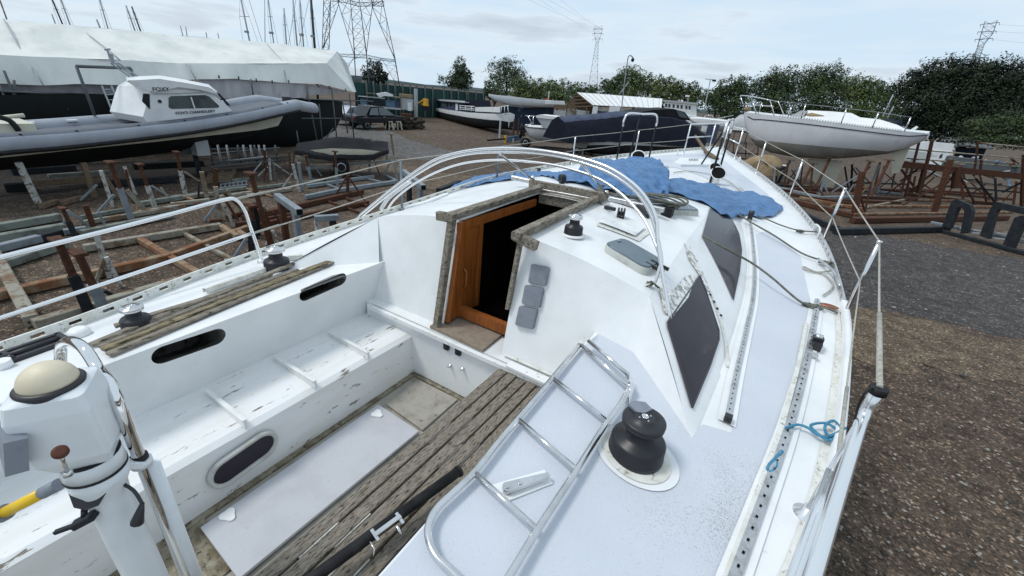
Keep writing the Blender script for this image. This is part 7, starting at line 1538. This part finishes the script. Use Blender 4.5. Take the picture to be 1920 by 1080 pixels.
cradle('boat_cradle', 'low rusty frames stacked beneath the staging walkway', [(1690, 352, 1860, 362, .14, RU), (1700, 362, 1900, 384, .14, RU), (1760, 346, 1925, 360, .12, 'darksteel'), (1720, 372, 1880, 378, .12, RO)], [(1710, 366, 1716, 330, .12, RU), (1806, 372, 1800, 322, .14, RU), (1868, 380, 1866, 334, .12, 'darksteel'), (1900, 384, 1906, 340, .12, RU)], [(1716, 364, .1, 1752, 332, None, .08, RU), (1760, 366, .1, 1722, 338, None, .08, RU), (1770, 368, .1, 1798, 340, None, .07, RU), (1812, 370, .1, 1850, 344, None, .08, 'darksteel'), (1856, 376, .1, 1820, 342, None, .08, RU), (1880, 378, .1, 1908, 350, None, .07, RU)])
cradle('boat_cradle', 'row of dark trestles between the tan covered tender and the navy canvas boat', [(1340, 292, 1440, 300, .1, RU), (1350, 284, 1420, 288, .1, 'darksteel')], [(1352, 290, 1354, 262, .1, 'darksteel'), (1374, 292, 1376, 264, .1, RU), (1398, 294, 1399, 266, .1, 'darksteel'), (1420, 298, 1422, 270, .1, RU)], [(1356, 290, .1, 1372, 268, None, .05, RU), (1380, 290, .1, 1396, 270, None, .05, 'darksteel'), (1402, 294, .1, 1418, 276, None, .05, RU)])
# ------------------------------------------------------------------ trees
def leafmat(name, c, c2):
    m = mat(name, c, .65, c2=c2, sc=.9, lo=.35, hi=.65); b = m.node_tree.nodes['Principled BSDF']; b.inputs['Specular IOR Level'].default_value = .25; M[name] = m; return name
LD = leafmat('dark foliage', (.018, .034, .017), (.030, .050, .022)); LD2 = leafmat('black green foliage', (.006, .014, .009), (.013, .024, .012))
LG = leafmat('hedge foliage', (.075, .115, .034), (.11, .145, .042)); LG2 = leafmat('shaded hedge foliage', (.042, .072, .025), (.068, .10, .032))  # darker hedge tone; leaf tones are dealt out by random cluster
LW_ = leafmat('willow foliage', (.075, .098, .052), (.050, .073, .040)); LT = leafmat('tree foliage', (.055, .088, .034), (.036, .062, .026)); LY = leafmat('olive foliage', (.10, .12, .036), (.075, .095, .03))
M['bark'] = mat('bark', (.055, .042, .032), .9, c2=(.03, .024, .018), sc=3)
def tree(bpx, lobes, mats, label, kind='tree', dens=.85, leaf=3.0, trunk=True, depth=.8, group='trees and bushes round the yard', clump=1.0, far=0.0):
    pl = Pl(*bpx); pl.o = pl.o*(1+far); mpp = pl.mpp(); t = thing(kind, label, 'tree' if kind != 'bush' else 'bush', pl.o, group)
    vs, fs, mi = [], [], []; tot = sum(a[2]*a[3] for a in lobes)
    for (cx_, cy_, rx, ry) in lobes:
        s, z = pl.sz(cx_, cy_); RX, RY, RD_ = rx*mpp, ry*mpp, rx*mpp*depth
        ncl = max(26, int(rx*ry*3.14*.05*clump)); nl = int(rx*ry*3.14*dens)
        cen = []
        for k in range(ncl):
            u = RNG.normal(size=3); u /= np.linalg.norm(u); r = RNG.uniform(.1, 1)**.45
            r *= 1+.22*mnoise.noise(Vector((u[0]*2+cx_, u[1]*2, u[2]*2)))
            cen.append((u*r, RNG.uniform(.09, .22), RNG.random()))
        for k in range(nl):
            c, rr, dk_ = cen[int(RNG.integers(ncl))]; p = c+RNG.normal(size=3)*rr*.55
            if k % 4 == 0: p = RNG.normal(size=3); p *= .82*RNG.random()**.33/np.linalg.norm(p)
            w = pl.w(s+p[0]*RX, p[1]*RD_, max(.2, z+p[2]*RY))
            pn = p/(np.linalg.norm(p)+1e-6); nn_ = np.array(pl.u)*pn[0]*.7+np.array(pl.n)*pn[1]*.7+np.array((0, 0, pn[2]*.6+.45))+RNG.normal(size=3)*.42; a = np.cross(nn_, RNG.normal(size=3)); a /= np.linalg.norm(a); b = np.cross(nn_, a); b /= np.linalg.norm(b); L_ = leaf*mpp*RNG.uniform(.6, 1.5)
            a = Vector(a)*L_; b = Vector(b)*L_*.55; i = len(vs); vs += [w-a*.6, w+b*.6, w+a*.6, w-b*.6]; fs.append((i, i+1, i+2, i+3)); mi.append(0 if dk_ > .45 else 1)
    mb = MB(); mb.v = [tuple(v) for v in vs]; mb.f = [list(f) for f in fs]; mb.m = mi; mb.sm = [False]*len(fs); mb.build('crown', list(mats), t)
    if trunk:
        mb = MB(); cx_, cy_, rx, ry = max(lobes, key=lambda a: a[2]*a[3]); s, z = pl.sz(cx_, cy_); r0 = max(.12, .05*z)
        mb.tube([pl.w(s*.3, 0, 0), pl.w(s*.5, 0, z*.35), pl.w(s*.9, 0, z*.8), pl.w(s, 0, z+ry*mpp*.5)], r0, 8, rs=[r0*1.3, r0, r0*.6, r0*.15])
        for q in lobes:
            s2, z2 = pl.sz(q[0], q[1]); a = pl.w(s*.55, 0, z*.4); mb.tube([a, a.lerp(pl.w(s2, 0, z2), .5)+Vector((0, 0, .1*z)), pl.w(s2, 0, z2+q[3]*mpp*.3)], r0*.4, 6, rs=[r0*.55, r0*.35, r0*.08])
        mb.build('trunk', 'bark', t)
    return t
tree((702, 186), [(702, 136, 21, 24), (692, 148, 14, 16), (716, 146, 13, 14)], (LD, LD2), 'round dark tree standing between the legs of the big pylon', far=.5, dens=1.1)
tree((860, 196), [(862, 126, 14, 20), (848, 152, 30, 13), (874, 146, 15, 20), (860, 142, 20, 22), (866, 156, 26, 12)], (LT, LD), 'pointed grey green tree rising alone behind the fence, right of the pylon', leaf=2.4, far=.6, dens=1.1)
tree((948, 206), [(930, 135, 20, 22), (962, 132, 28, 22), (948, 128, 22, 19), (975, 145, 20, 16), (950, 152, 40, 18)], (LW_, LT), 'loose pale willow standing above the hedge', leaf=2.1, dens=.8, far=.5)
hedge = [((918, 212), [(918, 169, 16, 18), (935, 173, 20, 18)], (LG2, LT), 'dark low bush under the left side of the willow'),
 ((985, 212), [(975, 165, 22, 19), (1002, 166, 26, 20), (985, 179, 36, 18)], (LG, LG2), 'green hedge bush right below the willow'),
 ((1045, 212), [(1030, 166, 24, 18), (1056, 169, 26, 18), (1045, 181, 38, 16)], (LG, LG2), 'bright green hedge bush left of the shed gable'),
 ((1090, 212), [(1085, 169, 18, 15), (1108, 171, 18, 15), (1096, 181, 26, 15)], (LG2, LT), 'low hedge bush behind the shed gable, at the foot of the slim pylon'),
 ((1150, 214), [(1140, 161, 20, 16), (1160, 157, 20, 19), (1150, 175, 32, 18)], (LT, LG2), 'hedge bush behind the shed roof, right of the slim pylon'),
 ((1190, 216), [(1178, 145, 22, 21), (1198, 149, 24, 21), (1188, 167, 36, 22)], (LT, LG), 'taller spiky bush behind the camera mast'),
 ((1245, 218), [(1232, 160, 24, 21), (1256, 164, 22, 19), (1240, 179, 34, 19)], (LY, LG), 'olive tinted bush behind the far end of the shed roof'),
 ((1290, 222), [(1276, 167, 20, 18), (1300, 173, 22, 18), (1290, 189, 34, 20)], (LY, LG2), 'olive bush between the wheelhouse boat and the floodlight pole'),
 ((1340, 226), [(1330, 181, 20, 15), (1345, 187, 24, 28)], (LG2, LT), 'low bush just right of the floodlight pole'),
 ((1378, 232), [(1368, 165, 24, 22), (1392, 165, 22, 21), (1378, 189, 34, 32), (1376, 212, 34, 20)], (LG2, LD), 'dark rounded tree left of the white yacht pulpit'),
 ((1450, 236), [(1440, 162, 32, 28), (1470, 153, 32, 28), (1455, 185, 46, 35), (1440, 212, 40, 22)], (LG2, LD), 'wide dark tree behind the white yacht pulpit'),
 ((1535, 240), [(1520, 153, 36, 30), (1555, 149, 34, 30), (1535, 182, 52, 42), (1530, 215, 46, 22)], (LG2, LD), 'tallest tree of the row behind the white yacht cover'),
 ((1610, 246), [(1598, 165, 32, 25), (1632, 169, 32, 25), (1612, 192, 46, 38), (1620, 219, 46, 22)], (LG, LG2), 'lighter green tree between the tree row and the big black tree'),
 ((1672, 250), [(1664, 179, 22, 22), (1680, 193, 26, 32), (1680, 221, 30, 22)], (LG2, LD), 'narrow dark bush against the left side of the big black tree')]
for b, l_, m_, lb in hedge: tree(b, l_, m_, lb, 'tree' if 'tree' in lb.split()[:4] or 'tree' in lb[:30] else 'bush', leaf=2.5, dens=1.15)
tree((1805, 300), [(1722, 160, 42, 34), (1762, 142, 44, 34), (1808, 138, 40, 30), (1850, 142, 44, 32), (1895, 158, 46, 40), (1930, 170, 50, 50), (1760, 190, 64, 46), (1830, 185, 66, 50), (1890, 210, 60, 50), (1740, 222, 50, 34), (1800, 235, 70, 40)], (LD2, LD), 'huge black green tree filling the right edge of the sky', dens=.9, leaf=3.1, depth=.7)
tree((1880, 325), [(1850, 240, 40, 24), (1895, 232, 44, 28), (1930, 245, 30, 28), (1880, 262, 60, 16)], (LG2, LD), 'dull green bramble bush under the big black tree at the right edge', 'bush', leaf=2.6, trunk=False)
tree((1210, 222), [(1114, 166, 6, 7), (1118, 170, 7, 7)], (LD, LD2), 'tiny far dark treetop beside the foot of the slim pylon', 'bush', leaf=1.2, trunk=False, dens=.8, far=1.2)
# ------------------------------------------------------------------ pylons and wires
def lattice(mb, pl, A_, B_, n, r, d0=0.0, d1=None, horiz=True):
    """two legs as pixel polylines with crossing braces between"""
    def at(L_, t):
        k = t*(len(L_)-1); i = min(int(k), len(L_)-2); f = k-i; return (L_[i][0]+(L_[i+1][0]-L_[i][0])*f, L_[i][1]+(L_[i+1][1]-L_[i][1])*f)
    d1 = d0 if d1 is None else d1
    for L_, d in ((A_, d0), (B_, d1)): mb.tube([pl.pt(*p, d) for p in L_], r*1.7, 5)
    for i in range(n):
        a0, a1, b0, b1 = at(A_, i/n), at(A_, (i+1)/n), at(B_, i/n), at(B_, (i+1)/n)
        mb.tube([pl.pt(*a0, d0), pl.pt(*b1, d1)], r, 4); mb.tube([pl.pt(*b0, d1), pl.pt(*a1, d0)], r, 4)
        if horiz: mb.tube([pl.pt(*a1, d0), pl.pt(*b1, d1)], r, 4)
PYL = Pl(690, 180); PYL.o = PYL.o*1.0
py = thing('lattice_pylon', 'huge wide legged lattice pylon rising out of the top of the picture at the left', 'pylon', PYL.o)
def legs(name, *specs):
    mb = MB()
    for sp in specs: lattice(mb, PYL, *sp)
    return mb.build(name, 'lattice', py)
legs('pylon_leg', ([(608, -60), (607, 0), (604, 95), (602, 175)], [(622, -60), (620, 0), (617, 95), (616, 175)], 14, .05, 5, 6), ([(640, -20), (635, 8), (607, 90)], [(622, -20), (620, 0), (606, 90)], 5, .04, 4, 5))
legs('pylon_leg', ([(630, -30), (635, 8), (664, 103), (667, 150), (668, 185)], [(653, -40), (657, 0), (665, 105), (667.5, 150), (669, 185)], 10, .045, 0, 0))
legs('pylon_leg', ([(670, -40), (674, 0), (687, 104), (692, 165), (694, 185)], [(706, -30), (698, 13), (687, 100), (693, 165), (695, 185)], 10, .045, 0, 0))
legs('pylon_leg', ([(694, -40), (698, 13), (740, 110), (747, 150), (752, 178)], [(712, -40), (717, 0), (741, 110), (748.5, 156), (753, 178)], 12, .05, 1, 1))
legs('pylon_body', ([(657, 0), (666, 110)], [(674, 0), (688, 104)], 6, .04, 0, 0))
legs('cross_beam', ([(623, 2), (648, 5), (673, 12), (700, 11), (720, 12)], [(623, -4), (648, -2), (673, 5), (700, 4), (720, 3)], 8, .04, 0, 0))
legs('cross_beam', ([(633, 101), (663, 102), (687, 103), (715, 109), (741, 112)], [(635, 105), (663, 108), (687, 109), (715, 113), (741, 116)], 9, .035, 0, 0), ([(664, 108), (651, 128), (656, 160)], [(635, 108), (648, 140), (655, 165)], 3, .03, 0, 0), ([(715, 109), (701, 143), (703, 175)], [(689, 112), (692, 143), (695, 175)], 3, .03, 0, 0), ([(715, 109), (730, 135), (745, 162)], [(741, 112), (744, 135), (749, 160)], 4, .03, 0, 0), ([(655, 143), (707, 143)], [(655, 145), (707, 145)], 2, .03, 0, 0))
def slim_pylon(bx, by, far, A_, B_, top, arms, label):
    pl = Pl(bx, by); pl.o = pl.o*far; t = thing('lattice_pylon', label, 'pylon', pl.o); r = .06*far*.9
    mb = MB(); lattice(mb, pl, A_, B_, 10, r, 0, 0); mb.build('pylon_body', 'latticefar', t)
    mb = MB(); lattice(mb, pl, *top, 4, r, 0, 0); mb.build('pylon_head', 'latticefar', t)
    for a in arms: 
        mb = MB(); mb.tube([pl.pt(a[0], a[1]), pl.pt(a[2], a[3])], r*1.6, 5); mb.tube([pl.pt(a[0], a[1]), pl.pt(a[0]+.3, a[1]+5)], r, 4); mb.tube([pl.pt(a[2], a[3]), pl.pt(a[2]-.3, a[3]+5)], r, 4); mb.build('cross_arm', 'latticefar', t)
    return pl
p1 = slim_pylon(1110, 203, 2.4, [(1117, 80), (1112, 110), (1102, 170)], [(1122, 80), (1121, 110), (1120, 170)], ([(1116, 48), (1114, 62), (1118, 80)], [(1129, 48), (1128, 62), (1122, 80)]), [(1112, 54, 1131, 54), (1111, 63, 1131, 63), (1112, 73, 1130, 73)], 'slim lattice pylon standing beyond the hedge in the middle of the picture')
p2 = slim_pylon(1815, 285, 2.2, [(1833, 88), (1824, 110), (1805, 150)], [(1846, 82), (1836, 110), (1824, 150)], ([(1847, 40), (1840, 62), (1833, 88)], [(1870, 38), (1862, 62), (1846, 82)]), [(1838, 46, 1874, 42), (1833, 60, 1868, 58), (1828, 74, 1862, 72)], 'slim lattice pylon leaning over the top of the big black tree')
cables = [((1113, 55), (979, -6)), ((1113, 63), (1003, -6)), ((1129, 54), (1022, -4)), ((1120, 50), (1043, -6))]
for i, (a, b) in enumerate(cables):
    A_, B_ = p1.pt(*a), p1.pt(*b, -p1.o.length*.55); o = MB().tube([A_, A_.lerp(B_, .5)-Vector((0, 0, .5)), B_], .035, 4).build('power_line', 'latticefar', None, A_); tag(o, 'power line running up from the slim pylon in the middle, '+('lowest', 'second', 'third', 'topmost')[i]+' at the frame edge', 'power line', 'power lines from the middle pylon')
for i, (a, b) in enumerate((((1872, 46), (1990, 50)), ((1866, 59), (1990, 63)), ((1860, 74), (1990, 84)))):
    A_, B_ = p2.pt(*a), p2.pt(*b, -20); o = MB().tube([A_, A_.lerp(B_, .5)-Vector((0, 0, .4)), B_], .045, 4).build('power_line', 'latticefar', None, A_); tag(o, ('upper', 'middle', 'lower')[i]+' power line leaving the right hand pylon', 'power line', 'power lines from the right pylon')
# ------------------------------------------------------------------ masts behind the shelter
masts = [((-4, -10), (12, 34), .07, 'rustpale', 'brownish spar at the far left edge above the shelter'), ((94, -10), (118, 47), .075, 'mastblack', 'dark mast above the left part of the shelter, left of a grey one'), ((110, -12), (132, 48), .07, 'mastgrey', 'grey mast just right of the dark one at the left'), ((97, 26), (104, 45), .06, 'mastgrey', 'stub of a mast top left of the dark mast'),
 ((183, -14), (203, 55), .065, 'mastgrey', 'pale mast with a shorter mast top beside it'), ((181, 36), (189, 55), .08, 'mastgrey', 'short mast top left of the pale mast'), ((236, 10), (254, 60), .075, 'mastgrey', 'left of two parallel masts with level tops'), ((247, 12), (265, 62), .08, 'lattice', 'right of two parallel masts with level tops'),
 ((338, 48), (343, 67), .05, 'mastgrey', 'left of a pair of tiny mast tips above the middle of the shelter'), ((348, 50), (351, 69), .05, 'mastgrey', 'right of a pair of tiny mast tips above the middle of the shelter'), ((386, 60), (388, 70), .05, 'mastgrey', 'tiniest mast tip right of the pair'), ((408, 62), (411, 73), .05, 'mastgrey', 'small mast tip left of the mast with spreaders'),
 ((450, -10), (468, 77), .08, 'mastgrey', 'tall grey mast with wide spreaders and a radar'), ((496, -10), (497, 79), .04, 'mastgrey', 'very thin upright spar right of the spreaders mast'), ((501, -12), (513, 80), .06, 'mastgrey', 'thin grey mast with a small lamp bracket'), ((532, 15), (537, 82), .075, 'mastgrey', 'mast whose capped top shows below the frame edge'), ((549, 0), (557, 83), .08, 'mastgrey', 'grey mast with flared stays, second left of the black mast'), ((561, -10), (569, 84), .075, 'mastgrey', 'grey mast directly left of the black mast'), ((582, -12), (590, 88), .13, 'mastblack', 'thick black mast beside the big pylon')]
for i, (a, b, r_, m_, lb) in enumerate(masts):
    hz = 83+.0963*b[0]; pl = Pl(b[0], hz+64); t = thing('boat_mast', lb, 'mast', pl.pt(b[0]+1, hz+60), 'masts of boats behind the shelter'); k = (hz+64-b[1])/(b[1]-a[1]+1e-6); foot = (b[0]+(b[0]-a[0])*k*.75, hz+64)
    tp_ = pl.pt(*a); MB().tube([pl.pt(*foot), pl.pt(*b), tp_], r_, 7).build('spar', m_, t)
    if a[1] < 20 and i not in (0, 13):
        mb = MB(); y = a[1]+(b[1]-a[1])*.45; x = a[0]+(b[0]-a[0])*.45; w = 9 if i == 12 else 4; mb.tube([pl.pt(x-w, y+1), pl.pt(x+w, y+2)], .03, 5); mb.build('spreader', m_, t)
        mb = MB()
        for sgn in (-1, 1): mb.tube([tp_, pl.pt(x+sgn*w, y+1.5), pl.pt(b[0]+sgn*w*1.6+3, b[1]+8)], .014, 4)
        mb.build('stay', 'mastgrey', t)
        if i in (12, 14, 17, 18): x = a[0]+(b[0]-a[0])*.8; y = a[1]+(b[1]-a[1])*.8; MB().box(pl.pt(x-2, y), (.35, .35, .2)).build('radar', 'mastgrey', t)
for a, b, lb in (((464, -10), (492, 80), 'long slanting forestay right of the mast with spreaders'), ((556, -8), (541, 84), 'slanting stay crossing between the grey masts'), ((580, -6), (562, 80), 'thin slanting stay left of the black mast')):
    pl = Pl(b[0], 83+.0963*b[0]+64); tag(MB().tube([pl.pt(*a), pl.pt(b[0]+(b[0]-a[0])*.6, b[1]+(b[1]-a[1])*.6)], .02, 5).build('stay_wire', 'lattice', None, pl.pt(*b)), lb, 'stay')
# small leftovers near the pylon foot
PF = Pl(670, 192); t = thing('small_sailboat', 'small grey boat hull perched on the stacked gear at the foot of the big pylon', 'boat', PF.pt(675, 190)); boathull('boat_hull', PF, [(671, 162, 164, .05), (676, 162, 167, .5), (684, 163, 167, .6), (690, 163.5, 165, .3)], 'white', 'lightgrey', t)
mb = MB(); vpoly(mb, PF, [(655, 150), (676, 147), (680, 158), (660, 160)], .2, 1.0); tag(mb.build('tarped_boat', 'lattice', None, PF.pt(668, 190)), 'dark tarped boat shape behind the end of the shelter', 'boat')
